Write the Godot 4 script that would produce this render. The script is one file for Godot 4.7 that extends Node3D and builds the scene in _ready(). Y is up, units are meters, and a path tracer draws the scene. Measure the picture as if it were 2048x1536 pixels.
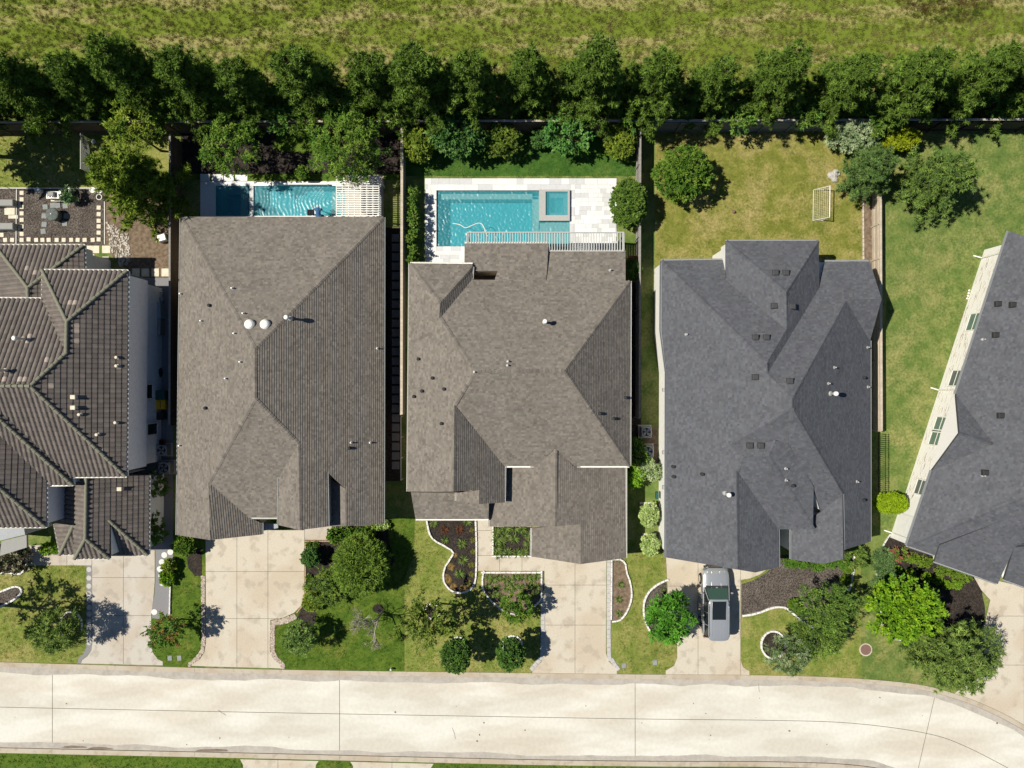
extends Node3D
# An aerial view, straight down, of five houses on a street. 28 photo pixels are one metre on the ground; the drone hangs at 57 m.

const CAM_H := 57.0
const PPM := 28.0

var rng := RandomNumberGenerator.new()
var M := {}
var T := {}
var taken := {}
var org := {}
var hard: Array = []        # ground polygons (x, z) where no grass grows
var lawns: Array = []       # [polygon, tuft density, colours]
var curbs := {}


# ---------------------------------------------------------------- helpers: places
func P(px: float, py: float, h := 0.0) -> Vector3:
	var k := (CAM_H - h) / CAM_H / PPM
	return Vector3((px - 1024.0) * k, h, (py - 768.0) * k)


func G(px: float, py: float) -> Vector2:
	return Vector2((px - 1024.0) / PPM, (py - 768.0) / PPM)


func poly(a: Array) -> PackedVector2Array:
	var r := PackedVector2Array()
	for i in range(0, a.size(), 2):
		r.append(G(a[i], a[i + 1]))
	return r


func rect(x0: float, y0: float, x1: float, y1: float) -> PackedVector2Array:
	return poly([x0, y0, x1, y0, x1, y1, x0, y1])


func curve(a: Array, closed := false, steps := 6) -> PackedVector2Array:
	var p := poly(a)
	var n := p.size()
	var r := PackedVector2Array()
	for i in (n if closed else n - 1):
		var p0 := p[(i - 1 + n) % n] if closed or i > 0 else p[i]
		var p1 := p[i]
		var p2 := p[(i + 1) % n]
		var p3 := p[(i + 2) % n] if closed or i + 2 < n else p2
		for k in steps:
			r.append(p1.cubic_interpolate(p2, p0, p3, float(k) / steps))
	if not closed:
		r.append(p[n - 1])
	return r


func ccw(p: PackedVector2Array) -> PackedVector2Array:
	if Geometry2D.is_polygon_clockwise(p):
		var q := p.duplicate()
		q.reverse()
		return q
	return p


# ---------------------------------------------------------------- helpers: meshes
class MB:
	var v := PackedVector3Array()
	var n := PackedVector3Array()
	var c := PackedColorArray()
	var u := PackedVector2Array()
	var col := Color(1, 1, 1)

	func tri(a: Vector3, b: Vector3, d: Vector3) -> void:  # a, b, d run anticlockwise seen from outside
		var nn := (b - a).cross(d - a)
		if nn.length_squared() < 1e-14:
			return
		nn = nn.normalized()
		v.append(a); v.append(d); v.append(b)
		n.append(nn); n.append(nn); n.append(nn)
		c.append(col); c.append(col); c.append(col)

	func trin(a: Vector3, b: Vector3, d: Vector3, na: Vector3, nb: Vector3, nd: Vector3) -> void:
		v.append(a); v.append(d); v.append(b)
		n.append(na); n.append(nd); n.append(nb)
		c.append(col); c.append(col); c.append(col)

	func quad(a: Vector3, b: Vector3, d: Vector3, e: Vector3) -> void:
		tri(a, b, d)
		tri(a, d, e)

	func quadn(a: Vector3, b: Vector3, d: Vector3, e: Vector3, na: Vector3, nb: Vector3, nd: Vector3, ne: Vector3) -> void:
		trin(a, b, d, na, nb, nd)
		trin(a, d, e, na, nd, ne)

	func fan(p: PackedVector3Array) -> void:
		for i in range(1, p.size() - 1):
			tri(p[0], p[i], p[i + 1])

	func box(x: Transform3D, s: Vector3, bevel := 0.0) -> void:  # s = full size, centred
		var h := s * 0.5
		if bevel <= 0.0:
			var q := PackedVector3Array()
			for i in 8:
				q.append(x * Vector3(h.x if i & 1 else -h.x, h.y if i & 2 else -h.y, h.z if i & 4 else -h.z))
			quad(q[0], q[4], q[6], q[2]); quad(q[1], q[3], q[7], q[5])
			quad(q[2], q[6], q[7], q[3]); quad(q[0], q[1], q[5], q[4])
			quad(q[4], q[5], q[7], q[6]); quad(q[0], q[2], q[3], q[1])
			return
		var b := minf(bevel, minf(h.x, minf(h.y, h.z)) * 0.9)
		# body with a chamfered top edge
		var lo: Array = [Vector3(-h.x, -h.y, -h.z), Vector3(h.x, -h.y, -h.z), Vector3(h.x, -h.y, h.z), Vector3(-h.x, -h.y, h.z)]
		var mi: Array = []
		var hi: Array = []
		for w in lo:
			mi.append(Vector3(w.x, h.y - b, w.z))
			hi.append(Vector3(w.x - signf(w.x) * b, h.y, w.z - signf(w.z) * b))
		for i in 4:
			var j := (i + 1) % 4
			quad(x * lo[j], x * lo[i], x * mi[i], x * mi[j])
			quad(x * mi[j], x * mi[i], x * hi[i], x * hi[j])
		quad(x * hi[3], x * hi[2], x * hi[1], x * hi[0])
		quad(x * lo[0], x * lo[1], x * lo[2], x * lo[3])

	func tube(a: Vector3, b: Vector3, ra: float, rb: float, seg := 8, caps := true) -> void:
		var d := (b - a).normalized()
		var s := d.cross(Vector3.UP if absf(d.y) < 0.95 else Vector3.RIGHT).normalized()
		var t := s.cross(d)
		for i in seg:
			var a0 := TAU * i / seg
			var a1 := TAU * (i + 1) / seg
			var n0 := s * cos(a0) + t * sin(a0)
			var n1 := s * cos(a1) + t * sin(a1)
			quadn(a + n1 * ra, a + n0 * ra, b + n0 * rb, b + n1 * rb, n1, n0, n0, n1)
			if caps:
				tri(b, b + n1 * rb, b + n0 * rb)
				tri(a, a + n0 * ra, a + n1 * ra)

	func lathe(at: Vector3, prof: Array, seg := 16) -> void:  # prof = [radius, height] from bottom to top
		for i in prof.size() - 1:
			var r0: float = prof[i][0]
			var y0: float = prof[i][1]
			var r1: float = prof[i + 1][0]
			var y1: float = prof[i + 1][1]
			var sl := Vector2(y1 - y0, r0 - r1).normalized()
			for k in seg:
				var a0 := TAU * k / seg
				var a1 := TAU * (k + 1) / seg
				var d0 := Vector3(cos(a0), 0, sin(a0))
				var d1 := Vector3(cos(a1), 0, sin(a1))
				var n0 := Vector3(d0.x * sl.x, sl.y, d0.z * sl.x)
				var n1 := Vector3(d1.x * sl.x, sl.y, d1.z * sl.x)
				if n0.length() < 0.01:
					continue
				quadn(at + d1 * r0 + Vector3(0, y0, 0), at + d0 * r0 + Vector3(0, y0, 0), at + d0 * r1 + Vector3(0, y1, 0), at + d1 * r1 + Vector3(0, y1, 0), n1, n0, n0, n1)

	func blob(at: Vector3, r: Vector3, seg := 12, rings := 8, bump := 0.0, ns: FastNoiseLite = null) -> void:
		var g: Array = []
		for i in rings + 1:
			var row := PackedVector3Array()
			var th := PI * i / rings
			for k in seg + 1:
				var ph := TAU * (k % seg) / seg
				var d := Vector3(sin(th) * cos(ph), cos(th), sin(th) * sin(ph))
				var f := 1.0
				if ns:
					f += bump * ns.get_noise_3d(d.x * 3 + at.x, d.y * 3 + at.y, d.z * 3 + at.z)
				row.append(at + d * r * f)
			g.append(row)
		for i in rings:
			for k in seg:
				quad(g[i][k], g[i][k + 1], g[i + 1][k + 1], g[i + 1][k])

	func mesh() -> ArrayMesh:
		var m := ArrayMesh.new()
		if v.is_empty():
			return m
		var a := []
		a.resize(Mesh.ARRAY_MAX)
		a[Mesh.ARRAY_VERTEX] = v
		a[Mesh.ARRAY_NORMAL] = n
		a[Mesh.ARRAY_COLOR] = c
		m.add_surface_from_arrays(Mesh.PRIMITIVE_TRIANGLES, a)
		return m


func numbered(called: String) -> String:
	var k: int = taken.get(called, 0)
	taken[called] = k + 1
	return called if k == 0 else "%s_%03d" % [called, k]


func tag(o: Node, label: String, category: String, group := "", kind := "") -> Node:
	if label: o.set_meta("label", label)
	if category: o.set_meta("category", category)
	if group: o.set_meta("group", group)
	if kind: o.set_meta("kind", kind)
	return o


func thing(called: String, at: Vector3, label: String, category: String, group := "", kind := "") -> Node3D:
	var o := Node3D.new()
	o.name = numbered(called)
	o.position = at
	add_child(o)
	org[o] = at
	return tag(o, label, category, group, kind)


# part(): commits world-space geometry as one mesh under a thing or part (or at the top when parent is null)
func part(b: MB, called: String, m: Material, parent: Node3D = null, kind := "", label := "") -> MeshInstance3D:
	var o := MeshInstance3D.new()
	var at: Vector3 = org[parent] if parent else Vector3.ZERO
	if parent == null:
		# the mesh itself is the thing: put its origin at its base
		var lo := Vector3(1e9, 1e9, 1e9)
		var hi := -lo
		for p in b.v:
			lo = lo.min(p)
			hi = hi.max(p)
		at = Vector3((lo.x + hi.x) / 2, lo.y, (lo.z + hi.z) / 2)
	if at != Vector3.ZERO:
		for i in b.v.size():
			b.v[i] -= at
	o.mesh = b.mesh()
	o.material_override = m
	if parent:
		o.name = called
		parent.add_child(o, true)
	else:
		o.name = numbered(called)
		o.position = at
		add_child(o)
	org[o] = at
	if kind: o.set_meta("kind", kind)
	if label: o.set_meta("label", label)
	return o


# piece(): a part that shares a mesh, placed by a world transform
func piece(mesh: Mesh, x: Transform3D, called: String, m: Material, parent: Node3D) -> MeshInstance3D:
	var o := MeshInstance3D.new()
	o.mesh = mesh
	o.material_override = m
	o.name = called
	o.transform = Transform3D(x.basis, x.origin - org[parent])
	parent.add_child(o, true)
	org[o] = x.origin
	return o


func turned(at: Vector3, yaw: float, s := Vector3.ONE) -> Transform3D:
	return Transform3D(Basis(Vector3.UP, yaw).scaled_local(s), at)


# a flat sheet or slab from a ground polygon: top at y, sides down by thick
func slab(b: MB, p0: PackedVector2Array, y: float, thick := 0.0) -> void:
	var p := ccw(p0)
	var id := Geometry2D.triangulate_polygon(p)
	for i in range(0, id.size(), 3):
		var q := [p[id[i]], p[id[i + 1]], p[id[i + 2]]]
		var va := Vector3(q[0].x, y, q[0].y)
		var vb := Vector3(q[1].x, y, q[1].y)
		var vc := Vector3(q[2].x, y, q[2].y)
		if (vb - va).cross(vc - va).y < 0:
			b.tri(va, vc, vb)
		else:
			b.tri(va, vb, vc)
	if thick > 0.0:
		for i in p.size():
			var j := (i + 1) % p.size()
			var a := Vector3(p[i].x, y, p[i].y)
			var c := Vector3(p[j].x, y, p[j].y)
			var dn := Vector3(0, -thick, 0)
			var nn := (c - a).cross(Vector3.UP)
			# polygon runs anticlockwise in (x, z): outside is to the right of a -> c seen with z down
			var out := Vector3((c - a).z, 0, -(c - a).x)
			if nn.dot(out) > 0:
				b.quad(a, a + dn, c + dn, c)
			else:
				b.quad(c, c + dn, a + dn, a)


func sheet(called: String, p: PackedVector2Array, y: float, m: Material, thick := 0.0, kind := "structure", block := true) -> MeshInstance3D:
	var b := MB.new()
	slab(b, p, y, thick)
	var o := part(b, called, m)
	o.set_meta("kind", kind)
	if block:
		hard.append(p)
	return o


# a poured slab cut into panels by joints: panels are children of one structure node
func panels(called: String, outline: PackedVector2Array, cuts_x: Array, cuts_y: Array, y: float, m: Material, filler: Material, piece_name := "slab", gap := 0.012) -> Node3D:
	var c := Vector2.ZERO
	for q in outline:
		c += q
	c /= outline.size()
	var o := thing(called, Vector3(c.x, 0, c.y), "", "", "", "structure")
	var b := MB.new()
	slab(b, outline, y - 0.012)
	part(b, "joint_filler", filler, o)
	var xs := [-1e4] + cuts_x + [1e4]
	var ys := [-1e4] + cuts_y + [1e4]
	for i in xs.size() - 1:
		for j in ys.size() - 1:
			for q in Geometry2D.intersect_polygons(outline, rect(xs[i], ys[j], xs[i + 1], ys[j + 1])):
				for s in Geometry2D.offset_polygon(ccw(q), -gap):
					if s.size() < 3:
						continue
					var e := MB.new()
					slab(e, s, y, 0.03)
					if e.v.size():
						part(e, piece_name, m, o)
	hard.append(outline)
	return o


# ---------------------------------------------------------------- helpers: materials
func lin(r: float, g: float, b: float) -> Color:
	return Color(r, g, b).linear_to_srgb()


func noise(freq: float, sd: int, oct := 3, type := FastNoiseLite.TYPE_SIMPLEX_SMOOTH) -> FastNoiseLite:
	var n := FastNoiseLite.new()
	n.seed = sd
	n.noise_type = type
	n.frequency = freq
	n.fractal_octaves = oct
	return n


# layers of seamless noise blended into a colour picture; f(a, b, c, d) gives a linear colour
func tex(size: int, freqs: Array, sd: int, f: Callable, stretch := 1) -> ImageTexture:
	var ims: Array = []
	for i in freqs.size():
		var im := noise(freqs[i], sd + i * 7, 3).get_seamless_image(size / stretch if i < 2 else size, size, false, false, 0.15, true)
		if im.get_width() != size:
			im.resize(size, size, Image.INTERPOLATE_CUBIC)
		im.convert(Image.FORMAT_L8)
		ims.append(im.get_data())
	var out := PackedByteArray()
	out.resize(size * size * 3)
	var r := RandomNumberGenerator.new()
	r.seed = sd
	var vals := [0.0, 0.0, 0.0, 0.0]
	for i in size * size:
		for k in ims.size():
			vals[k] = ims[k][i] / 255.0
		var col: Color = f.call(vals[0], vals[1], vals[2], r.randf()).linear_to_srgb()
		out[i * 3] = int(clampf(col.r, 0, 1) * 255)
		out[i * 3 + 1] = int(clampf(col.g, 0, 1) * 255)
		out[i * 3 + 2] = int(clampf(col.b, 0, 1) * 255)
	return ImageTexture.create_from_image(Image.create_from_data(size, size, false, Image.FORMAT_RGB8, out))


func mat(called: String, c: Color, rough := 0.9, texture: Texture2D = null, metres := 4.0, o := {}) -> StandardMaterial3D:
	var m := StandardMaterial3D.new()
	m.resource_name = called
	m.albedo_color = c
	m.roughness = rough
	m.metallic_specular = o.get("spec", 0.35)
	m.metallic = o.get("metal", 0.0)
	if texture:
		m.albedo_texture = texture
		m.uv1_triplanar = true
		m.uv1_world_triplanar = true
		m.uv1_scale = Vector3.ONE / metres
	if o.get("vc", false):
		m.vertex_color_use_as_albedo = true
	if o.has("back"):
		m.backlight_enabled = true
		m.backlight = o.back
	if o.has("coat"):
		m.clearcoat_enabled = true
		m.clearcoat = o.coat
		m.clearcoat_roughness = 0.05
	if o.has("bump"):
		m.heightmap_enabled = true
		m.heightmap_texture = o.bump
		m.heightmap_scale = o.get("bump_cm", 1.0)
	M[called] = m
	return m

const H1_V := {a1 = [168, 491, 4.20], a2 = [57, 576, 5.70], a3 = [-8, 491, 4.20], a4 = [170, 610, 4.20], a5 = [58, 625, 5.71], a6 = [-8, 620, 4.20], b0 = [86, 541, 6.00], b1 = [255, 542, 6.00], b2 = [135, 643, 7.96], b3 = [134, 706, 7.96], b4 = [85, 598, 6.00], c2 = [62, 772, 9.07], c3 = [252, 952, 6.00], c0 = [-25, 772, 9.07], c1 = [-25, 597, 6.00], c5 = [141, 953, 6.01], dv = [-25, 795, 8.68], d2 = [146, 969, 5.98], dh = [-25, 815, 8.65], d3 = [96, 970, 5.96], d4 = [92, 953, 6.06], d5 = [-25, 848, 8.04], f1 = [92, 1053, 6.00], fh = [-25, 954, 7.98], f2 = [-25, 1054, 6.00]}
const H1_F := ["a3 a1 a2", "a1 a4 a5 a2", "a3 a2 a5 a6", "b0 b1 b2", "b0 b2 b3 b4", "b1 c3 c2 b3 b2", "b4 b3 c2 c0 c1", "c2 c3 c5 dv c0", "dv c5 d2 dh", "dh d2 d3 d4 d5", "d5 d4 f1 fh", "fh f1 f2"]

const H2_V := {n1 = [362, 434, 3.10], n2 = [767, 434, 3.10], r1 = [510, 697, 7.59], r2 = [510, 797, 7.61], l1 = [418, 965, 5.05], l2 = [421, 1080, 5.18], w2 = [354, 1070, 3.10], h1 = [597, 887, 6.16], h2 = [600, 1060, 6.10], e2 = [766, 1048, 3.10], q1 = [497, 1035, 3.80], q2 = [557, 1035, 3.75], v1 = [559, 952, 5.14], k2 = [692, 1052, 4.48], k1 = [692, 978, 4.48], k0 = [653, 943, 5.18], k3 = [655, 1053, 5.15], u0 = [523, 1046, 3.36], u1 = [523, 1069, 3.40], t1 = [557, 1050, 5.01]}
const H2_F := ["n1 r1 r2 l1 l2 w2", "n1 n2 r1", "r1 n2 e2 k2 k1 k0 k3 h2 h1 r2", "r2 h1 v1 q2 q1 l1", "l1 q1 u0 u1 l2", "h1 v1 t1 h2"]

const H3_V := {R1 = [951, 742, 7.71], R2 = [1129, 741, 7.69], TR = [1260, 562, 4.00], BR = [1259, 932, 3.98], TL = [820, 527, 3.99], wl = [816, 983, 3.99], n1 = [1090, 561, 4.00], n2 = [943, 560, 4.01], x2 = [880, 636, 5.69], x1 = [880, 606, 5.74], x3 = [945, 533, 4.07], x4 = [945, 528, 3.99], L1 = [909, 810, 6.53], L2 = [907, 983, 6.56], s0 = [1009, 932, 4.01], s1 = [1073, 932, 4.02], s2 = [1145, 932, 4.02], gp = [1111, 894, 4.67], l1 = [1008, 1005, 4.00], l2 = [959, 1008, 5.27], l3 = [959, 980, 5.28], l4 = [913, 1002, 4.30], l5 = [913, 986, 4.30], g2 = [1110, 1053, 4.61], g3 = [979, 1053, 2.59], g5 = [979, 936, 2.60], e1 = [1251, 935, 2.60], e2 = [1251, 1116, 2.59], fp = [1161, 1128, 3.89], fq = [1161, 1048, 3.89], f3 = [1063, 1113, 2.69], f4 = [1064, 1056, 2.71]}
const H3_F := ["R1 R2 TR n1 n2 x2", "TR BR R2", "R1 R2 BR s2 gp s1 s0 L1", "TL x1 x2 R1 L1 L2 wl", "TL x4 x3 x1", "x3 x1 x2 n2", "L1 s0 l1 l2 l3 L2", "l3 l2 l4 l5", "gp s1 g5 g3 g2", "gp s2 e1 e2 fp fq g2", "fq fp f3 f4"]

const H4_V := {a = [1323, 521, 3.29], b = [1451, 520, 3.32], c = [1452, 560, 4.28], d = [1452, 482, 4.60], f = [1637, 482, 4.60], g = [1638, 576, 4.35], r = [1572, 584, 6.77], r2 = [1573, 659, 6.53], k = [1534, 725, 7.78], k2 = [1535, 747, 7.73], T = [1584, 797, 8.72], T2 = [1584, 816, 8.68], x1 = [1650, 523, 3.18], x2 = [1739, 523, 3.31], x3 = [1763, 598, 5.05], x4 = [1691, 602, 5.04], x5 = [1740, 681, 3.29], y1 = [1740, 1083, 3.32], y2 = [1687, 1100, 5.32], y3 = [1685, 988, 5.41], y4 = [1642, 1024, 4.49], y5 = [1626, 972, 5.66], z1 = [1461, 890, 6.28], z2 = [1488, 913, 6.79], z3 = [1473, 942, 6.41], z4 = [1475, 1139, 6.43], z5 = [1551, 881, 7.19], z6 = [1576, 885, 7.16], z7 = [1537, 913, 7.10], w1 = [1332, 1115, 3.29], w2 = [1333, 745, 3.34], w3 = [1322, 660, 3.27], p1 = [1626, 1058, 4.86], p2 = [1556, 1058, 4.65], p3 = [1557, 1134, 4.66], p4 = [1510, 1145, 5.69], p5 = [1510, 1129, 5.69], y6 = [1687, 1118, 5.52], y7 = [1647, 1128, 4.66], y8 = [1583, 1119, 3.21], y9 = [1583, 1060, 3.17]}
const H4_F := ["a b c r2 k", "d f r", "d r r2 c", "f g k2 k r2 r", "x1 x2 x3 x4 T k2 g", "x4 x3 x5", "x4 x5 y1 y2 y3 T2 T", "a k k2 T T2 z1 z2 z3 z4 w1 w2 w3", "T2 z6 z5 z1", "T2 y3 y4 y5 z6", "z1 z5 z7 z2", "z7 z5 z6 y5 p1", "z7 p1 p2 z3 z2", "z3 p2 p3 p4 p5 z4", "z4 p5 p4", "y3 y6 y7 y8 y9 y4"]

const H5_V := {q0 = [2018, 462, 3.40], q1 = [1912, 788, 3.40], q2 = [1919, 866, 5.40], q3 = [1864, 941, 3.41], q4 = [1814, 1091, 3.40], gr = [1987, 888, 5.45], h1 = [2150, 951, 8.62], h2 = [2260, 540, 8.26], s1 = [1870, 1110, 3.41], s2 = [1879, 1089, 4.03], v = [2150, 985, 7.98], s4 = [1869, 1123, 3.37], s5 = [1995, 1167, 3.41], s6 = [2029, 1093, 5.15], s7 = [2150, 1040, 7.01], s8 = [2008, 1159, 3.40], s9 = [2150, 1210, 3.40], s10 = [2200, 1090, 6.58]}
const H5_F := ["q0 q1 gr q3 q4 h1 h2", "q1 q2 gr", "q2 q3 gr", "q4 s1 s2 v h1", "s2 s4 s5 s6 s7 v", "s8 s9 s10 s6"]


func grass_tex(sd: int, a: Color, b: Color, dry: Color, dryness: float) -> ImageTexture:
	return tex(512, [0.010, 0.03, 0.16], sd, func(l, m, f, r):
		var t := clampf((m - 0.5) * 1.6 + 0.5, 0, 1)
		var c := a.lerp(b, t)
		var d := clampf((l * 0.6 + m * 0.25 + f * 0.3 - 1.0 + dryness) * 2.2, 0, 1)
		c = c.lerp(dry, d)
		return c * (0.72 + 0.36 * f + 0.22 * r))


func make_materials() -> void:
	T.grain = tex(256, [0.02, 0.08, 0.3], 11, func(l, m, f, r): return Color(1, 1, 1) * (0.72 + 0.12 * l + 0.12 * m + 0.12 * f + 0.1 * r))
	T.mottle = tex(512, [0.008, 0.03, 0.12], 12, func(l, m, f, r): return Color(1, 1, 1) * (0.62 + 0.26 * l + 0.18 * m + 0.08 * f + 0.05 * r))
	T.roof_wear = tex(512, [0.006, 0.02, 0.1], 13, func(l, m, f, r): return Color(1, 1, 1) * (0.66 + 0.22 * l + 0.2 * m + 0.1 * f + 0.1 * r))
	T.concrete = tex(1024, [0.003, 0.012, 0.09], 21, func(l, m, f, r):
		var c := Color(0.52, 0.475, 0.395).lerp(Color(0.48, 0.415, 0.325), clampf((l - 0.42) * 3.0, 0, 1))
		c = c.lerp(Color(0.36, 0.315, 0.25), clampf((m - 0.55) * 2.4, 0, 0.6))
		return c * (0.86 + 0.14 * f + 0.07 * r), 1)
	T.road = tex(1024, [0.004, 0.014, 0.08], 22, func(l, m, f, r):
		var c := Color(0.565, 0.548, 0.488).lerp(Color(0.535, 0.49, 0.41), clampf((l - 0.42) * 1.8, 0, 1))
		c = c.lerp(Color(0.66, 0.65, 0.60), clampf((m - 0.5) * 2.4, 0, 0.6))
		c = c.lerp(Color(0.46, 0.42, 0.35), clampf((0.40 - m) * 2.6, 0, 0.45))
		return c * (0.88 + 0.12 * f + 0.06 * r), 4)
	T.mulch = tex(512, [0.02, 0.10, 0.3], 31, func(l, m, f, r):
		var c := Color(0.013, 0.011, 0.010).lerp(Color(0.058, 0.046, 0.038), clampf((f - 0.5) * 2.6 + (m - 0.5) * 1.2 + 0.4 + (r - 0.5) * 0.7, 0, 1))
		return c.lerp(Color(0.16, 0.13, 0.10), 0.6 if r > 0.97 else 0.0) * (0.7 + 0.6 * l))
	T.bark = tex(512, [0.02, 0.12, 0.3], 32, func(l, m, f, r):
		var c := Color(0.030, 0.025, 0.022).lerp(Color(0.155, 0.132, 0.115), clampf((f - 0.5) * 2.6 + (m - 0.5) * 1.4 + 0.38 + (r - 0.5) * 0.8, 0, 1))
		return c.lerp(Color(0.30, 0.26, 0.22), 0.55 if r > 0.94 else 0.0) * (0.7 + 0.6 * l))
	T.dirt = tex(512, [0.012, 0.05, 0.25], 33, func(l, m, f, r):
		return Color(0.16, 0.11, 0.07).lerp(Color(0.30, 0.22, 0.15), clampf(m * 1.4 - 0.2, 0, 1)) * (0.7 + 0.3 * f + 0.25 * r))
	T.field = tex(1024, [0.014, 0.042, 0.2], 41, func(l, m, f, r):
		var c := Color(0.155, 0.20, 0.022).lerp(Color(0.11, 0.155, 0.018), clampf(f * 1.5 - 0.2, 0, 1))
		var d := clampf((l * 0.75 + m * 0.55 - 0.62) * 4.5 + (f - 0.5) * 2.4, 0, 1)
		c = c.lerp(Color(0.37, 0.30, 0.15).lerp(Color(0.25, 0.235, 0.08), f), d * 0.8)
		return c * (0.72 + 0.3 * f + 0.24 * r), 4)
	T.lawn_lush = grass_tex(51, Color(0.065, 0.125, 0.012), Color(0.105, 0.17, 0.018), Color(0.19, 0.2, 0.04), 0.36)
	T.lawn_pale = grass_tex(52, Color(0.13, 0.175, 0.03), Color(0.19, 0.215, 0.05), Color(0.28, 0.25, 0.09), 0.50)
	T.lawn_deep = grass_tex(53, Color(0.035, 0.095, 0.014), Color(0.06, 0.13, 0.02), Color(0.12, 0.17, 0.035), 0.40)
	T.lawn_olive = grass_tex(54, Color(0.13, 0.15, 0.024), Color(0.20, 0.20, 0.045), Color(0.30, 0.25, 0.10), 0.52)
	T.lawn_side = grass_tex(55, Color(0.085, 0.14, 0.03), Color(0.15, 0.19, 0.05), Color(0.25, 0.24, 0.09), 0.47)
	T.plank = tex(256, [0.02, 0.06, 0.2], 61, func(l, m, f, r): return Color(1, 1, 1) * (0.6 + 0.3 * l + 0.2 * m + 0.1 * r), 8)
	T.brickwash = tex(512, [0.02, 0.07, 0.3], 62, func(l, m, f, r): return Color(1, 1, 1) * (0.86 + 0.06 * l + 0.05 * f + 0.04 * r))

	mat("lawn_base", Color.WHITE, 1.0, T.lawn_side, 17.0)
	mat("lawn_lush", lin(0.86, 0.84, 0.9), 1.0, T.lawn_lush, 17.0)
	mat("lawn_pale", Color.WHITE, 1.0, T.lawn_pale, 16.0)
	mat("lawn_deep", Color.WHITE, 1.0, T.lawn_deep, 15.0)
	mat("lawn_olive", Color.WHITE, 1.0, T.lawn_olive, 18.0)
	mat("lawn_side", Color.WHITE, 1.0, T.lawn_side, 19.0)
	mat("field", Color.WHITE, 1.0, T.field, 30.0)
	mat("concrete", Color.WHITE, 0.85, T.concrete, 14.0)
	mat("concrete_grey", lin(0.92, 0.94, 1.0), 0.85, T.concrete, 11.0)
	mat("road", Color.WHITE, 0.8, T.road, 30.0)
	mat("kerb", lin(0.86, 0.84, 0.82), 0.85, T.concrete, 9.0)
	mat("joint", lin(0.10, 0.085, 0.065), 1.0, T.grain, 1.0)
	mat("gutter_dirt", lin(0.42, 0.39, 0.35), 0.95, T.mottle, 5.0)
	mat("wet_dirt", lin(0.20, 0.16, 0.13), 0.9, T.mottle, 3.0)
	mat("mulch", Color.WHITE, 1.0, T.mulch, 11.0)
	mat("bark", Color.WHITE, 1.0, T.bark, 12.0)
	mat("dirt", lin(0.72, 0.74, 0.78), 1.0, T.dirt, 9.0)
	mat("gravel", lin(0.22, 0.22, 0.23), 1.0, T.grain, 0.6)
	mat("pebble", Color.WHITE, 0.85, null, 1.0, {vc = true})
	mat("white_stone", lin(0.74, 0.725, 0.69), 0.85, T.mottle, 1.7)
	mat("grey_stone", lin(0.47, 0.46, 0.44), 0.85, T.mottle, 1.3)
	mat("marble", lin(0.69, 0.695, 0.70), 0.45, T.grain, 1.9)
	mat("marble_b", lin(0.56, 0.57, 0.585), 0.45, T.grain, 1.7)
	mat("marble_c", lin(0.75, 0.755, 0.755), 0.45, T.grain, 1.5)
	mat("grout", lin(0.30, 0.30, 0.29), 0.9, T.grain, 1.0)
	mat("paver_cream", lin(0.72, 0.65, 0.52), 0.85, T.mottle, 1.4)
	mat("paver_dark", lin(0.20, 0.20, 0.20), 0.85, T.mottle, 1.4)
	mat("paver_grey", lin(0.26, 0.28, 0.28), 0.85, T.mottle, 1.4)
	mat("brick_red", lin(0.42, 0.27, 0.18), 0.9, T.mottle, 0.9)
	mat("shingle_brown", Color.WHITE, 0.95, T.roof_wear, 9.0, {vc = true, spec = 0.2})
	mat("shingle_grey", Color.WHITE, 0.95, T.roof_wear, 8.0, {vc = true, spec = 0.2})
	mat("clay_tile", Color.WHITE, 0.85, T.roof_wear, 3.0, {vc = true, spec = 0.25})
	mat("deck_brown", lin(0.13, 0.115, 0.10), 0.95, T.grain, 1.0)
	mat("deck_grey", lin(0.06, 0.062, 0.068), 0.95, T.grain, 1.0)
	mat("deck_tile", lin(0.07, 0.06, 0.055), 0.95, T.grain, 1.0)
	mat("ridge_green", lin(0.20, 0.20, 0.15), 0.9, T.grain, 0.9)
	mat("stucco_white", lin(0.80, 0.80, 0.78), 0.9, T.grain, 2.5)
	mat("stucco_pale", lin(0.88, 0.89, 0.88), 0.9, T.grain, 2.5)
	mat("brick_white", lin(0.86, 0.85, 0.82), 0.9, T.brickwash, 1.6)
	mat("brick_white_b", lin(0.60, 0.55, 0.49), 0.9, T.brickwash, 1.6)
	mat("wall_tan", lin(0.46, 0.40, 0.33), 0.9, T.mottle, 2.0)
	mat("white_paint", lin(0.80, 0.79, 0.74), 0.55, T.grain, 1.5)
	mat("offwhite_paint", lin(0.54, 0.55, 0.53), 0.6, T.grain, 1.5)
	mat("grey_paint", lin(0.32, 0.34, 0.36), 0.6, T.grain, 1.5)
	mat("dark_metal", lin(0.025, 0.025, 0.028), 0.5, T.grain, 0.5)
	mat("grey_metal", lin(0.30, 0.31, 0.32), 0.45, T.grain, 0.6, {metal = 0.5})
	mat("light_metal", lin(0.55, 0.55, 0.54), 0.45, T.grain, 0.6, {metal = 0.3})
	mat("wood_cap", lin(0.46, 0.42, 0.36), 0.9, T.plank, 1.6)
	mat("wood_tan", lin(0.52, 0.45, 0.36), 0.9, T.plank, 1.6)
	mat("wood_brown", lin(0.13, 0.10, 0.075), 0.9, T.plank, 1.6)
	mat("wood_grey", lin(0.27, 0.26, 0.24), 0.9, T.plank, 1.6)
	mat("wood_slate", lin(0.17, 0.20, 0.22), 0.9, T.plank, 1.6)
	mat("glass_dark", lin(0.012, 0.016, 0.018), 0.06, null, 1.0, {spec = 0.6})
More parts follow.
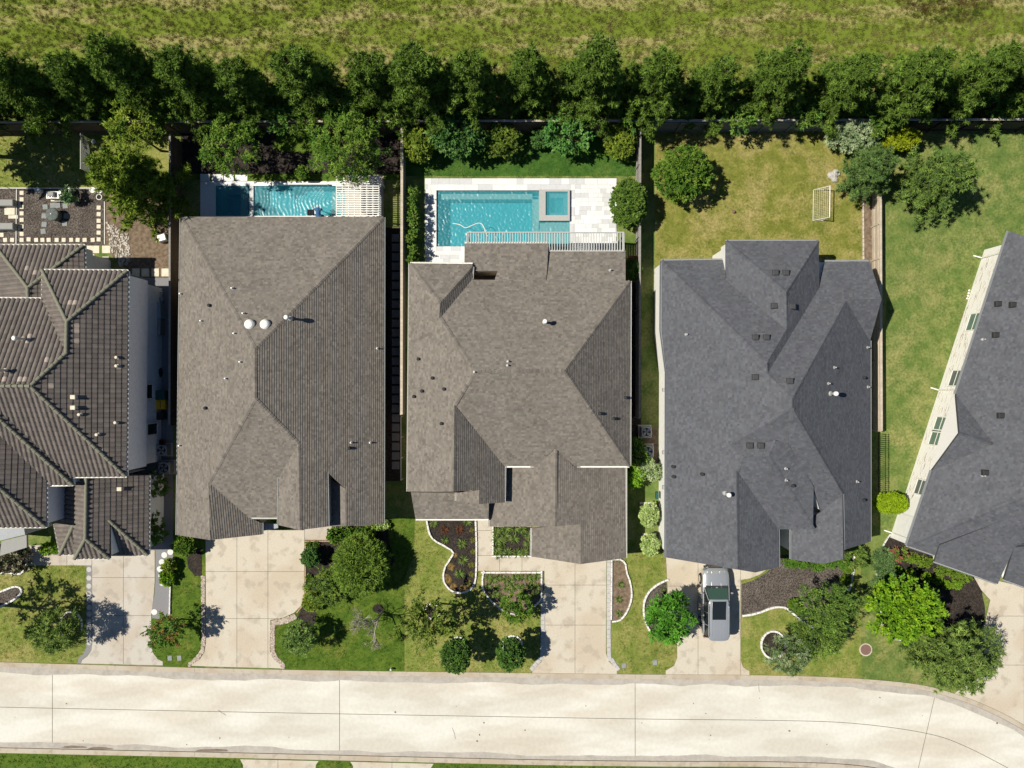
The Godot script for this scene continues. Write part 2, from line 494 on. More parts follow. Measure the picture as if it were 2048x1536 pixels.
	mat("glass_green", lin(0.12, 0.19, 0.165), 0.08, null, 1.0, {spec = 0.6})
	mat("glass_car", lin(0.035, 0.075, 0.06), 0.05, null, 1.0, {spec = 0.6})
	mat("glass_grey", lin(0.11, 0.13, 0.14), 0.08, null, 1.0, {spec = 0.6})
	mat("pool_teal", lin(0.035, 0.34, 0.42), 0.6, T.grain, 1.2)
	mat("pool_teal_b", lin(0.05, 0.27, 0.30), 0.6, T.grain, 1.2)
	mat("pool_ledge", lin(0.26, 0.40, 0.39), 0.6, T.grain, 0.9)
	mat("pool_grey", lin(0.40, 0.40, 0.39), 0.7, T.grain, 1.2)
	mat("leaf", lin(1.0, 1.0, 1.0), 0.65, null, 1.0, {vc = true, back = Color(0.4, 0.45, 0.12), spec = 0.3})
	mat("needle", Color.WHITE, 0.75, null, 1.0, {vc = true, back = Color(0.3, 0.34, 0.1), spec = 0.25})
	mat("blade", Color.WHITE, 0.8, null, 1.0, {vc = true, back = Color(0.3, 0.34, 0.08), spec = 0.25})
	mat("wood_trunk", lin(0.13, 0.10, 0.075), 0.95, T.grain, 0.5)
	mat("bare_wood", lin(0.36, 0.33, 0.28), 0.9, T.grain, 0.5)
	mat("plain_grey", lin(0.30, 0.30, 0.29), 0.8, T.grain, 1.0)
	mat("plain_dark", lin(0.035, 0.036, 0.038), 0.8, T.grain, 1.0)
	mat("cover_blue", lin(0.33, 0.40, 0.42), 0.8, T.mottle, 1.2)
	mat("cover_taupe", lin(0.34, 0.31, 0.28), 0.8, T.mottle, 1.2)
	mat("cover_green", lin(0.12, 0.14, 0.135), 0.75, T.mottle, 1.2)
	mat("yellow", lin(0.75, 0.42, 0.02), 0.5, T.grain, 0.8)
	mat("teal_plastic", lin(0.02, 0.09, 0.08), 0.5, T.grain, 0.8)
	mat("terracotta", lin(0.36, 0.12, 0.06), 0.8, T.grain, 0.6)
	mat("red_plastic", lin(0.35, 0.03, 0.02), 0.5, T.grain, 0.6)
	mat("rust", lin(0.20, 0.12, 0.10), 0.85, T.mottle, 0.9)
	mat("car_paint", lin(0.46, 0.48, 0.50), 0.25, null, 1.0, {metal = 0.55, coat = 1.0})
	mat("car_trim", lin(0.03, 0.03, 0.032), 0.5, null, 1.0)
	mat("chrome", lin(0.7, 0.7, 0.7), 0.15, null, 1.0, {metal = 1.0})
	mat("rubber", lin(0.02, 0.02, 0.02), 0.85, T.grain, 0.4)
	mat("skin", lin(0.45, 0.26, 0.18), 0.6)
	mat("cloth_blue", lin(0.04, 0.12, 0.26), 0.9, T.grain, 0.5)
	mat("cloth_dark", lin(0.02, 0.022, 0.028), 0.9, T.grain, 0.5)
	mat("cloth_pale", lin(0.55, 0.62, 0.66), 0.9, T.grain, 0.5)
	mat("net", lin(0.66, 0.68, 0.62), 0.9)
	var w := StandardMaterial3D.new()
	w.resource_name = "water"
	w.albedo_color = Color(lin(0.07, 0.40, 0.48), 0.42)
	w.transparency = BaseMaterial3D.TRANSPARENCY_ALPHA
	w.roughness = 0.3
	w.metallic_specular = 0.5
	M.water = w


# ---------------------------------------------------------------- roofs
func face_plane(pts: PackedVector3Array) -> Plane:
	var n := Vector3.ZERO
	var c := Vector3.ZERO
	for i in pts.size():
		var a := pts[i]
		var b := pts[(i + 1) % pts.size()]
		n += Vector3((a.y - b.y) * (a.z + b.z), (a.z - b.z) * (a.x + b.x), (a.x - b.x) * (a.y + b.y))
		c += a
	if n.y < 0:
		n = -n
	return Plane(n.normalized(), c / pts.size())


func clip(p: PackedVector2Array, axis: int, lim: float, keep_above: bool) -> PackedVector2Array:
	var r := PackedVector2Array()
	var n := p.size()
	for i in n:
		var a := p[i]
		var b := p[(i + 1) % n]
		var da := (a[axis] - lim) * (1.0 if keep_above else -1.0)
		var db := (b[axis] - lim) * (1.0 if keep_above else -1.0)
		if da >= 0:
			r.append(a)
		if (da >= 0) != (db >= 0):
			r.append(a.lerp(b, da / (da - db)))
	return r


func box2(p: PackedVector2Array) -> Rect2:
	var r := Rect2(p[0], Vector2.ZERO)
	for q in p:
		r = r.expand(q)
	return r


# frame of a roof face: origin, u along the eave, w up the slope, n out
func frame(pl: Plane, at: Vector3) -> Transform3D:
	var u := Vector3.UP.cross(pl.normal).normalized()
	if u.length() < 0.1:
		u = Vector3.RIGHT
	var w := pl.normal.cross(u).normalized()
	return Transform3D(Basis(u, w, pl.normal), at)


func shingles(b: MB, pts: PackedVector3Array, pal: Array, r: RandomNumberGenerator) -> void:
	var pl := face_plane(pts)
	var f := frame(pl, pl.project(pts[0]))
	var p := PackedVector2Array()
	for q in pts:
		var l := f.affine_inverse() * q
		p.append(Vector2(l.x, l.y))
	var bb := box2(p)
	const E := 0.15
	const TH := 0.03
	for cv in Geometry2D.decompose_polygon_in_convex(ccw(p)):
		var cb := box2(cv)
		var i0 := int(floor((cb.position.y - bb.position.y) / E))
		var i1 := int(ceil((cb.end.y - bb.position.y) / E))
		for i in range(i0, i1):
			var w0 := bb.position.y + i * E
			var band := clip(clip(cv, 1, w0, true), 1, w0 + E, false)
			if band.size() < 3:
				continue
			var rb := box2(band)
			r.seed = hash(Vector2i(i, int(pts[0].x * 10)))
			var x := bb.position.x - r.randf() * 0.4
			while x < rb.end.x:
				var len := r.randf_range(0.10, 0.24)
				var k := r.randi() % pal.size()
				var shade := r.randf_range(0.87, 1.12)
				if x + len > rb.position.x:
					var t := clip(clip(band, 0, x, true), 0, x + len, false)
					if t.size() >= 3:
						b.col = pal[k] * shade
						var q := PackedVector3Array()
						for s in t:
							q.append(f * Vector3(s.x, s.y, TH * (1.0 - (s.y - w0) / E) + 0.004))
						if (q[1] - q[0]).cross(q[2] - q[0]).dot(pl.normal) < 0:
							q.reverse()
						b.fan(q)
						for s in t.size():
							var a := t[s]
							var c := t[(s + 1) % t.size()]
							if a.y < w0 + 0.001 and c.y < w0 + 0.001:
								if a.x > c.x:
									var tmp := a
									a = c
									c = tmp
								b.quad(f * Vector3(a.x, a.y, -0.01), f * Vector3(c.x, c.y, -0.01), f * Vector3(c.x, c.y, TH + 0.004), f * Vector3(a.x, a.y, TH + 0.004))
				x += len


# the tiled roof: barrel tiles laid in columns; returns [mesh builder of one tile, size on screen] for each tile
func barrel_tiles(pts: PackedVector3Array, r: RandomNumberGenerator, pale: Array, list: Array) -> void:
	var pl := face_plane(pts)
	var f := frame(pl, pl.project(pts[0]))
	var p := PackedVector2Array()
	for q in pts:
		var l := f.affine_inverse() * q
		p.append(Vector2(l.x, l.y))
	var bb := box2(p)
	const CW := 0.31
	const CL := 0.34
	var prof: Array = [[0.0, 0.0], [0.10, 0.045], [0.30, 0.085], [0.50, 0.095], [0.68, 0.08], [0.84, 0.03], [1.0, 0.0]]
	for cv in Geometry2D.decompose_polygon_in_convex(ccw(p)):
		var cb := box2(cv)
		for j in range(int(floor((cb.position.y - bb.position.y) / CL)), int(ceil((cb.end.y - bb.position.y) / CL))):
			var w0 := bb.position.y + j * CL
			var band := clip(clip(cv, 1, w0, true), 1, w0 + CL, false)
			if band.size() < 3:
				continue
			var rb := box2(band)
			for i in range(int(floor((rb.position.x - bb.position.x) / CW)), int(ceil((rb.end.x - bb.position.x) / CW))):
				var u0 := bb.position.x + i * CW
				var cell := clip(clip(band, 0, u0, true), 0, u0 + CW, false)
				if cell.size() < 3:
					continue
				r.seed = hash(Vector3i(i, j, int(pts[0].x * 10)))
				var mid := f * Vector3(u0 + CW / 2, w0 + CL / 2, 0.05)
				var spx := Vector2(1024 + mid.x * PPM * CAM_H / (CAM_H - mid.y), 768 + mid.z * PPM * CAM_H / (CAM_H - mid.y))
				var col := Color(0.160, 0.140, 0.127) * r.randf_range(0.84, 1.14)
				for q in pale:
					if spx.distance_to(Vector2(q[0], q[1])) < 5.5:
						col = Color(0.40, 0.34, 0.29) * r.randf_range(0.9, 1.05)
				var b := MB.new()
				b.col = col
				for s in prof.size() - 1:
					var a: Array = prof[s]
					var c: Array = prof[s + 1]
					var strip := clip(clip(cell, 0, u0 + a[0] * CW, true), 0, u0 + c[0] * CW, false)
					if strip.size() < 3:
						continue
					var q := PackedVector3Array()
					for t in strip:
						var k := clampf((t.x - u0 - a[0] * CW) / ((c[0] - a[0]) * CW), 0, 1)
						q.append(f * Vector3(t.x, t.y, lerpf(a[1], c[1], k) + 0.03 * (1.0 - (t.y - w0) / CL)))
					if (q[1] - q[0]).cross(q[2] - q[0]).dot(pl.normal) < 0:
						q.reverse()
					b.fan(q)
					for t in strip.size():
						var e := strip[t]
						var g := strip[(t + 1) % strip.size()]
						if e.y < w0 + 0.001 and g.y < w0 + 0.001:
							if e.x > g.x:
								var tmp := e
								e = g
								g = tmp
							var ke := clampf((e.x - u0 - a[0] * CW) / ((c[0] - a[0]) * CW), 0, 1)
							var kg := clampf((g.x - u0 - a[0] * CW) / ((c[0] - a[0]) * CW), 0, 1)
							b.quad(f * Vector3(e.x, e.y, -0.01), f * Vector3(g.x, g.y, -0.01), f * Vector3(g.x, g.y, lerpf(a[1], c[1], kg) + 0.03), f * Vector3(e.x, e.y, lerpf(a[1], c[1], ke) + 0.03))
				if b.v.size():
					var area := box2(cell).get_area() * (1.0 if absf(spx.x - 175) < 176 else 0.01)
					list.append([b, area + (1.0 if col.r > 0.3 else 0.0)])


# builds a roof from named corners and faces; returns what later builders need to stand things on it
func build_roof(house: Node3D, V: Dictionary, F: Array, style: String, gutter_mat: Material, gable_mat: Material, gable_low: float) -> Dictionary:
	var pt := {}
	for k in V:
		pt[k] = P(V[k][0], V[k][1], V[k][2])
	var tile := style == "tile"
	var brown := style == "brown"
	var pal: Array = [Color(0.183, 0.166, 0.146), Color(0.168, 0.152, 0.134), Color(0.203, 0.184, 0.162), Color(0.178, 0.161, 0.143), Color(0.152, 0.137, 0.121), Color(0.194, 0.175, 0.153)] if brown else [Color(0.101, 0.107, 0.121), Color(0.093, 0.098, 0.112), Color(0.109, 0.114, 0.128), Color(0.098, 0.103, 0.118)]
	var deck_m: Material = M.deck_tile if tile else (M.deck_brown if brown else M.deck_grey)
	var deck := MB.new()
	var sh := MB.new()
	var edges := {}
	var faces: Array = []
	var r := RandomNumberGenerator.new()
	var tiles: Array = []
	for fi in F.size():
		var names: PackedStringArray = F[fi].split(" ")
		var pts := PackedVector3Array()
		var px := PackedVector2Array()
		for nm in names:
			pts.append(pt[nm])
			px.append(Vector2(V[nm][0], V[nm][1]))
		var pl := face_plane(pts)
		var fr := frame(pl, pl.project(pts[0]))
		var p2 := PackedVector2Array()
		var cen := Vector3.ZERO
		for q in pts:
			var l := fr.affine_inverse() * q
			p2.append(Vector2(l.x, l.y))
			cen += q / pts.size()
		faces.append({pl = pl, px = px, cen = cen, pts = pts})
		var id := Geometry2D.triangulate_polygon(p2)
		for i in range(0, id.size(), 3):
			var q := PackedVector3Array([pl.project(pts[id[i]]), pl.project(pts[id[i + 1]]), pl.project(pts[id[i + 2]])])
			if (q[1] - q[0]).cross(q[2] - q[0]).y < 0:
				q.reverse()
			deck.tri(q[0] - pl.normal * 0.012, q[1] - pl.normal * 0.012, q[2] - pl.normal * 0.012)
			deck.tri(q[2] - pl.normal * 0.16, q[1] - pl.normal * 0.16, q[0] - pl.normal * 0.16)
		for i in names.size():
			var a: String = names[i]
			var b: String = names[(i + 1) % names.size()]
			var key := a + " " + b if a < b else b + " " + a
			if not edges.has(key):
				edges[key] = []
			edges[key].append(fi)
			deck.quad(pts[i] - Vector3(0, 0.012, 0), pts[(i + 1) % names.size()] - Vector3(0, 0.012, 0), pts[(i + 1) % names.size()] - Vector3(0, 0.17, 0), pts[i] - Vector3(0, 0.17, 0))
		if tile:
			barrel_tiles(pts, r, PALE, tiles)
		else:
			shingles(sh, pts, pal, r)
	var roof := part(deck, "roof", deck_m, house)
	if tile:
		tiles.sort_custom(func(a, b): return a[1] > b[1])
		var rest := MB.new()
		for i in tiles.size():
			var b: MB = tiles[i][0]
			if i < 290:
				part(b, "roof_tile", M.clay_tile, roof)
			else:
				rest.v.append_array(b.v)
				rest.n.append_array(b.n)
				rest.c.append_array(b.c)
		part(rest, "roof_tiles", M.clay_tile, roof, "stuff")
	else:
		part(sh, "shingles", M.shingle_brown if brown else M.shingle_grey, roof, "stuff")
	# ridges and hips get caps, level free edges get gutters, sloping free edges get gable walls below
	var cap := MB.new()
	var capt := MB.new()
	capt.tube(Vector3(0, -0.02, -0.21), Vector3(0, 0.015, 0.21), 0.10, 0.125, 8, true)
	var cap_mesh := capt.mesh()
	for key in edges:
		var ab: PackedStringArray = key.split(" ")
		var a: Vector3 = pt[ab[0]]
		var b: Vector3 = pt[ab[1]]
		var ln := a.distance_to(b)
		if edges[key].size() == 2:
			var f0: Dictionary = faces[edges[key][0]]
			var f1: Dictionary = faces[edges[key][1]]
			if f0.pl.distance_to(f1.cen) < -0.05 and f1.pl.distance_to(f0.cen) < -0.05:
				if tile:
					var n := int(ceil(ln / 0.38))
					if a.y < b.y:
						var tmp := a
						a = b
						b = tmp
					var dir := (b - a).normalized()
					for i in n:
						var at := a.lerp(b, (i + 0.5) / n) + Vector3(0, 0.09, 0)
						piece(cap_mesh, Transform3D(Basis.looking_at(-dir, Vector3.UP), at), "ridge_tile", M.ridge_green, roof)
				else:
					var n := int(ceil(ln / 0.2))
					var dir := (b - a).normalized()
					if dir.y < 0:
						dir = -dir
						var tmp := a
						a = b
						b = tmp
					var s0: Vector3 = (f0.pl.normal.cross(dir)).normalized()
					if s0.dot(f0.cen - a) < 0: s0 = -s0
					var s1: Vector3 = (f1.pl.normal.cross(dir)).normalized()
					if s1.dot(f1.cen - a) < 0: s1 = -s1
					for i in n:
						r.seed = hash(key) + i
						cap.col = pal[r.randi() % pal.size()] * r.randf_range(0.85, 1.1)
						var c0 := a.lerp(b, float(i) / n) + Vector3(0, 0.055, 0)
						var c1 := a.lerp(b, float(i + 1) / n) + Vector3(0, 0.032, 0)
						for s in [s0, s1]:
							var e0: Vector3 = c0 + s * 0.14
							var e1: Vector3 = c1 + s * 0.14
							if (c1 - c0).cross(e0 - c0).y > 0:
								cap.quad(c0, c1, e1, e0)
							else:
								cap.quad(c0, e0, e1, c1)
		else:
			if absf(a.y - b.y) < 0.17 and ln > 0.5:
				var pl: Plane = faces[edges[key][0]].pl
				var o := Vector3(pl.normal.x, 0, pl.normal.z).normalized()
				if absf(o.dot((b - a).normalized())) < 0.3 and gutter_mat and not (ab[0].begins_with("m") and key != "m1 m2") and not key in ["n1 n2", "TR n1"] and o.dot(a - faces[edges[key][0]].cen) > 0:
					var g := MB.new()
					var d := (b - a).normalized()
					var x := Transform3D(Basis(d, Vector3.UP, d.cross(Vector3.UP)), (a + b) / 2 + o * 0.06 - Vector3(0, 0.075, 0))
					g.box(Transform3D(x.basis, x.origin - Vector3(0, 0.06, 0)), Vector3(ln, 0.03, 0.085))
					g.box(Transform3D(x.basis, x.origin + o * 0.04), Vector3(ln, 0.11, 0.015))
					g.box(Transform3D(x.basis, x.origin - o * 0.04), Vector3(ln, 0.11, 0.015))
					part(g, "gutter", gutter_mat, roof)
			if (absf(a.y - b.y) > 0.3 or absf(a.y - gable_low) > 0.9) and not (ab[0].begins_with("m") and ab[1].begins_with("m")):
				var lo := minf(gable_low, minf(a.y, b.y) - 0.1)
				var ia := a.lerp(b, 0.02) - Vector3(0, 0.1, 0)
				var ib := b.lerp(a, 0.02) - Vector3(0, 0.1, 0)
				var inn: Vector3 = faces[edges[key][0]].cen - (a + b) / 2
				inn.y = 0
				inn = inn.normalized() * 0.12
				var gab := MB.new()
				gab.quad(ia + inn, ib + inn, Vector3(ib.x, lo, ib.z) + inn, Vector3(ia.x, lo, ia.z) + inn)
				part(gab, "gable_wall", gable_mat, house)
	if cap.v.size():
		part(cap, "ridge_caps", M.shingle_brown if brown else M.shingle_grey, roof, "stuff")
	return {faces = faces, roof = roof}


func on_roof(rf: Dictionary, px: float, py: float) -> Vector3:
	var eye := Vector3(0, CAM_H, 0)
	var dir := (P(px, py) - eye).normalized()
	var best := Vector3.ZERO
	for f in rf.faces:
		if Geometry2D.is_point_in_polygon(Vector2(px, py), f.px):
			var hit = f.pl.intersects_ray(eye, dir)
			if hit and hit.y > best.y:
				best = hit
	return best


func walls(house: Node3D, a: Array, h: float, inset: float, m: Material, called := "wall") -> PackedVector2Array:
	var p := PackedVector2Array()
	for i in range(0, a.size(), 2):
		var q := P(a[i], a[i + 1], h)
		p.append(Vector2(q.x, q.z))
	p = Geometry2D.offset_polygon(ccw(p), -inset, Geometry2D.JOIN_MITER)[0]
	var b := MB.new()
	slab(b, p, h - 0.12, h - 0.12)
	part(b, called, m, house)
	hard.append(p)
	return p


func window(house: Node3D, at: Vector3, out: Vector3, w: float, h: float, glass: Material, bars := 1) -> void:
	var s := Vector3.UP.cross(out).normalized()
	var x := Transform3D(Basis(s, Vector3.UP, out), at)
	var g := MB.new()
	g.box(x * Transform3D(Basis(), Vector3(0, 0, 0.015)), Vector3(w, h, 0.05))
	var o := part(g, "window", glass, house)
	var f := MB.new()
	for k in [-1, 1]:
		f.box(x * Transform3D(Basis(), Vector3(k * (w / 2 + 0.03), 0, 0.03)), Vector3(0.08, h + 0.16, 0.1))
		f.box(x * Transform3D(Basis(), Vector3(0, k * (h / 2 + 0.03), 0.032)), Vector3(w + 0.02, 0.08, 0.1))
	for k in bars:
		f.box(x * Transform3D(Basis(), Vector3(0, h * ((k + 1.0) / (bars + 1) - 0.5), 0.028)), Vector3(w, 0.045, 0.06))
	part(f, "frame", M.white_paint, o)


# small things that stand on roofs
func roof_vent(house: Node3D, rf: Dictionary, px: float, py: float, kind: String, m: Material = null) -> void:
	var p := on_roof(rf, px, py)
	if p.y < 1.0:
		return
	var b := MB.new()
	match kind:
		"pipe":
			b.lathe(p, [[0.10, -0.1], [0.10, 0.05], [0.045, 0.12], [0.045, 0.34], [0.0, 0.345]], 10)
			part(b, "vent_pipe", m if m else M.light_metal, house)
		"jack":
			b.lathe(p, [[0.13, -0.1], [0.12, 0.04], [0.05, 0.10], [0.05, 0.22], [0.11, 0.24], [0.09, 0.30], [0.0, 0.32]], 10)
			part(b, "vent_pipe", m if m else M.plain_dark, house)
		"flue":
			b.lathe(p, [[0.16, -0.15], [0.15, 0.1], [0.08, 0.2], [0.08, 0.85], [0.0, 0.85]], 12)
			var o := part(b, "flue_pipe", m if m else M.light_metal, house)
			var c := MB.new()
			c.lathe(p, [[0.0, 0.82], [0.15, 0.86], [0.15, 1.02], [0.11, 1.08], [0.0, 1.1]], 12)
			part(c, "flue_cap", M.white_paint, o)
		"box":
			b.box(turned(p + Vector3(0, 0.1, 0), 0.0), Vector3(0.40, 0.3, 0.38), 0.07)
			part(b, "box_vent", m if m else M.deck_grey, house)
		"dome":
			b.lathe(p, [[0.33, -0.25], [0.33, 0.1], [0.30, 0.2], [0.22, 0.29], [0.1, 0.335], [0.0, 0.345]], 18)
			part(b, "skylight_dome", M.white_paint, house)
		"hood":
			b.box(turned(p + Vector3(0, 0.1, 0), 0.0), Vector3(0.26, 0.3, 0.2), 0.05)
			b.box(turned(p + Vector3(-0.02, 0.34, 0), 0.0), Vector3(0.32, 0.06, 0.26), 0.03)
			part(b, "hood_vent", m if m else M.paver_cream, house)


# ---------------------------------------------------------------- plants
func rdir(r: RandomNumberGenerator) -> Vector3:
	var z := r.randf_range(-1, 1)
	var a := r.randf() * TAU
	var s := sqrt(1 - z * z)
	return Vector3(s * cos(a), z, s * sin(a))


func leaf(b: MB, at: Vector3, dir: Vector3, nrm: Vector3, ll: float, lw: float) -> void:
	var s := dir.cross(nrm).normalized()
	if s.length() < 0.5:
		s = dir.cross(Vector3.RIGHT).normalized()
	var n := s.cross(dir).normalized()
	if n.y < 0: n = -n
	var m := at + dir * ll * 0.45 + n * lw * 0.12
	b.quad(at, m + s * lw * 0.5, at + dir * ll, m - s * lw * 0.5)


# a crown of many leaf-sized faces gathered in clumps, round its own centre
func foliage(sd: int, R: Vector3, clumps: int, cr: float, per: int, ll: float, lw: float, cols: Array, core := 0.0, droop := 0.0, shell := 0.45) -> MB:
	var r := RandomNumberGenerator.new()
	r.seed = sd
	var b := MB.new()
	var lump := noise(0.9, sd, 2)
	per = int(per * 1.8)
	clumps = int(clumps * (1.5 if core >= 0.6 else 0.85))
	ll *= 1.3
	lw *= 1.45
	for k in clumps:
		var d := rdir(r)
		if d.y < -0.35 and r.randf() < 0.75:
			d.y = -d.y
		var out := 1.0 + (0.09 if core >= 0.6 else 0.28) * lump.get_noise_3d(d.x * 2, d.y * 2, d.z * 2)
		var c := d * R * out * lerpf(shell, 1.0, sqrt(r.randf()))
		var base: Color = cols[r.randi() % cols.size()] * r.randf_range(0.82, 1.15) * 1.35
		# each clump is a few leafy twigs that spread outwards
		var tw := 3
		for w in tw:
			var dir := (d * 0.9 + rdir(r) * 0.75 + Vector3(0, 0.25 - droop, 0)).normalized()
			var p0 := c + rdir(r) * cr * 0.55
			var len := cr * r.randf_range(1.0, 1.7) * (0.55 if core >= 0.6 else 1.0)
			for i in per / tw:
				var t := (i + r.randf()) * tw / per
				var at := p0 + dir * len * t + Vector3(0, -droop * len * t * t, 0) + rdir(r) * cr * 0.22 * (1.0 - 0.5 * t)
				var ld := (dir * 0.8 + rdir(r) * 0.85 + Vector3(0, -droop * 0.6, 0)).normalized()
				b.col = base * r.randf_range(0.78, 1.22)
				leaf(b, at, ld, (Vector3.UP + rdir(r) * 0.7).normalized(), ll * r.randf_range(0.7, 1.25), lw * r.randf_range(0.8, 1.2))
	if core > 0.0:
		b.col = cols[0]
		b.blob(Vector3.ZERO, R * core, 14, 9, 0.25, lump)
	return b


func trunk_mesh(sd: int, h: float, rad: float, top: Vector3, R: Vector3, limbs: int) -> MB:
	var r := RandomNumberGenerator.new()
	r.seed = sd + 5
	var b := MB.new()
	b.col = Color(1, 1, 1)
	var fork := Vector3(top.x * 0.5, h, top.z * 0.5)
	b.tube(Vector3(0, -0.1, 0), Vector3(0, h * 0.25, 0), rad * 1.35, rad, 8)
	b.tube(Vector3(0, h * 0.25, 0), fork, rad, rad * 0.75, 8)
	for k in limbs:
		var d := rdir(r)
		d.y = absf(d.y) * 0.8 + 0.1
		var e := top + d * R * 0.78
		var m := fork.lerp(e, 0.5) + rdir(r) * R.x * 0.1
		b.tube(fork, m, rad * 0.55, rad * 0.32, 5, false)
		b.tube(m, e, rad * 0.32, rad * 0.1, 5, false)
	return b


# a broad-leaved tree or shrub standing at ground (x, z); its crown's centre is at height hc
func tree(called: String, px: float, py: float, hc: float, R: Vector3, f: MB, label: String, category := "tree", group := "", trunk_r := 0.09, limbs := 9, m: Material = null) -> Node3D:
	var at := P(px, py, hc)
	at.y = 0
	var t := thing(called, at, label, category, group)
	var sd := hash(label) % 9973
	if trunk_r > 0.0:
		var tb := trunk_mesh(sd, maxf(0.15, hc - R.y * 0.75), trunk_r, Vector3(0, hc, 0), R, limbs)
		for i in tb.v.size():
			tb.v[i] += at
		part(tb, "trunk", M.wood_trunk, t)
	for i in f.v.size():
		f.v[i] += at + Vector3(0, hc, 0)
	part(f, "crown", m if m else M.leaf, t)
	return t


func pine_parts(sd: int, H: float, Rm: float, cols: Array, y0 := 1.0) -> Array:
	var r := RandomNumberGenerator.new()
	r.seed = sd
	var tb := MB.new()
	tb.tube(Vector3(0, -0.1, 0), Vector3(0, H * 0.5, 0), 0.16, 0.10, 8)
	tb.tube(Vector3(0, H * 0.5, 0), Vector3(0, H - 0.2, 0), 0.10, 0.03, 6)
	var b := MB.new()
	var y := y0
	while y < H:
		var t := (y - y0) / (H - y0)
		var rad := Rm * pow(1.0 - t * 0.86, 0.62) * r.randf_range(0.86, 1.1)
		var nb := 6 + r.randi() % 3
		var a0 := r.randf() * TAU
		for k in nb:
			var a := a0 + TAU * k / nb + r.randf_range(-0.25, 0.25)
			var ln := rad * r.randf_range(0.65, 1.1)
			var d := Vector3(cos(a), r.randf_range(0.05, 0.45) + t * 0.5, sin(a)).normalized()
			var p0 := Vector3(0, y, 0)
			var tip := p0 + d * ln + Vector3(0, 0.1 * ln, 0)
			tb.tube(p0, tip, 0.035, 0.012, 4, false)
			var nt := int(ceil(ln / 0.26))
			for i in nt:
				var s := lerpf(0.30, 1.0, (i + 1.0) / nt)
				for side in 2:
					var c := p0.lerp(tip, s) + Vector3(r.randf_range(-1, 1), r.randf_range(-0.5, 0.7), r.randf_range(-1, 1)) * 0.30
					var td := (d + rdir(r) * 0.55 + Vector3(0, 0.5, 0)).normalized()
					var base: Color = cols[r.randi() % cols.size()] * r.randf_range(0.65, 1.3) * 1.55
					var nl := r.randf_range(0.24, 0.36)
					for j in 26:
						var nd := (td * 0.55 + rdir(r)).normalized()
						b.col = base * r.randf_range(0.75, 1.25)
						var sv := nd.cross(rdir(r)).normalized() * 0.034
						b.tri(c - sv, c + sv, c + nd * nl)
		y += r.randf_range(0.42, 0.6)
	return [tb, b]


func pine(called: String, base: Vector3, parts: Array, turn: float, s: float, label: String, group := "") -> Node3D:
	# parts = [trunk mesh, crown mesh], shared between the pines
	var t := thing(called, base, label, "tree", group)
	t.rotation.y = turn
	t.scale = Vector3(s, s, s)
	for k in 2:
		var o := MeshInstance3D.new()
		o.mesh = parts[k]
		o.material_override = M.wood_trunk if k == 0 else M.needle
		o.name = ["trunk", "crown"][k]
		t.add_child(o)
	return t


func rosette(sd: int, n: int, ln: float, w: float, cols: Array, rise := 0.8) -> MB:
	var r := RandomNumberGenerator.new()
	r.seed = sd
	var b := MB.new()
	for i in n:
		var a := r.randf() * TAU
		var l := ln * r.randf_range(0.6, 1.1)
		var up := r.randf_range(0.25, 1.0) * rise
		var d := Vector3(cos(a), 0, sin(a))
		var s := Vector3(-d.z, 0, d.x) * w * r.randf_range(0.8, 1.2)
		var p0 := d * 0.03
		var p1 := d * l * 0.5 + Vector3(0, l * up * 0.6, 0)
		var p2 := d * l + Vector3(0, l * up * 0.45, 0)
		b.col = cols[r.randi() % cols.size()] * r.randf_range(0.55, 0.95)
		b.quad(p0 - s * 0.5, p0 + s * 0.5, p1 + s, p1 - s)
		b.tri(p1 - s, p1 + s, p2)
	return b


# small plants that share meshes: one thing each
func small_plants(called: String, meshes: Array, spots: Array, m: Material, label: String, category: String, group: String) -> void:
	for i in spots.size():
		var s: Array = spots[i]
		var o := MeshInstance3D.new()
		o.mesh = meshes[i % meshes.size()]
		o.material_override = m
		o.name = numbered(called)
		var at := P(s[0], s[1], s[3] if s.size() > 3 else 0.0)
		at.y = s[3] if s.size() > 3 else 0.01
		var k: float = s[2]
		o.transform = turned(at, i * 2.4, Vector3(k, k, k))
		add_child(o)
		tag(o, label, category, group)


func bare_tree(px: float, py: float, label: String) -> void:
	var at := P(px, py)
	var t := thing("bare_tree", at, label, "tree")
	var r := RandomNumberGenerator.new()
	r.seed = 77
	var b := MB.new()
	var tips: Array = []
	var stack: Array = [[at, Vector3(-0.12, 1, 0.16).normalized(), 1.2, 0.085, 0]]
	while stack.size():
		var s: Array = stack.pop_back()
		var e: Vector3 = s[0] + s[1] * s[2]
		b.tube(s[0], e, s[3], s[3] * 0.75, 6 if s[4] < 2 else 4, false)
		if s[4] >= 5:
			tips.append(e)
			continue
		for k in (4 if s[4] == 0 else 3):
			var d: Vector3 = (s[1] + rdir(r) * 0.75 + Vector3(0, 0.12, 0)).normalized()
			stack.append([e, d, s[2] * r.randf_range(0.55, 0.78), s[3] * 0.68, s[4] + 1])
	part(b, "trunk", M.bare_wood, t)
	var f := MB.new()
	for e in tips:
		if r.randf() < 0.35:
			for i in 3:
				f.col = Color(0.16, 0.2, 0.05) * r.randf_range(0.7, 1.3)
				leaf(f, e + rdir(r) * 0.1, rdir(r), Vector3.UP, 0.09, 0.04)
	part(f, "crown", M.leaf, t)


# ---------------------------------------------------------------- garden pieces
var stone_meshes: Array = []


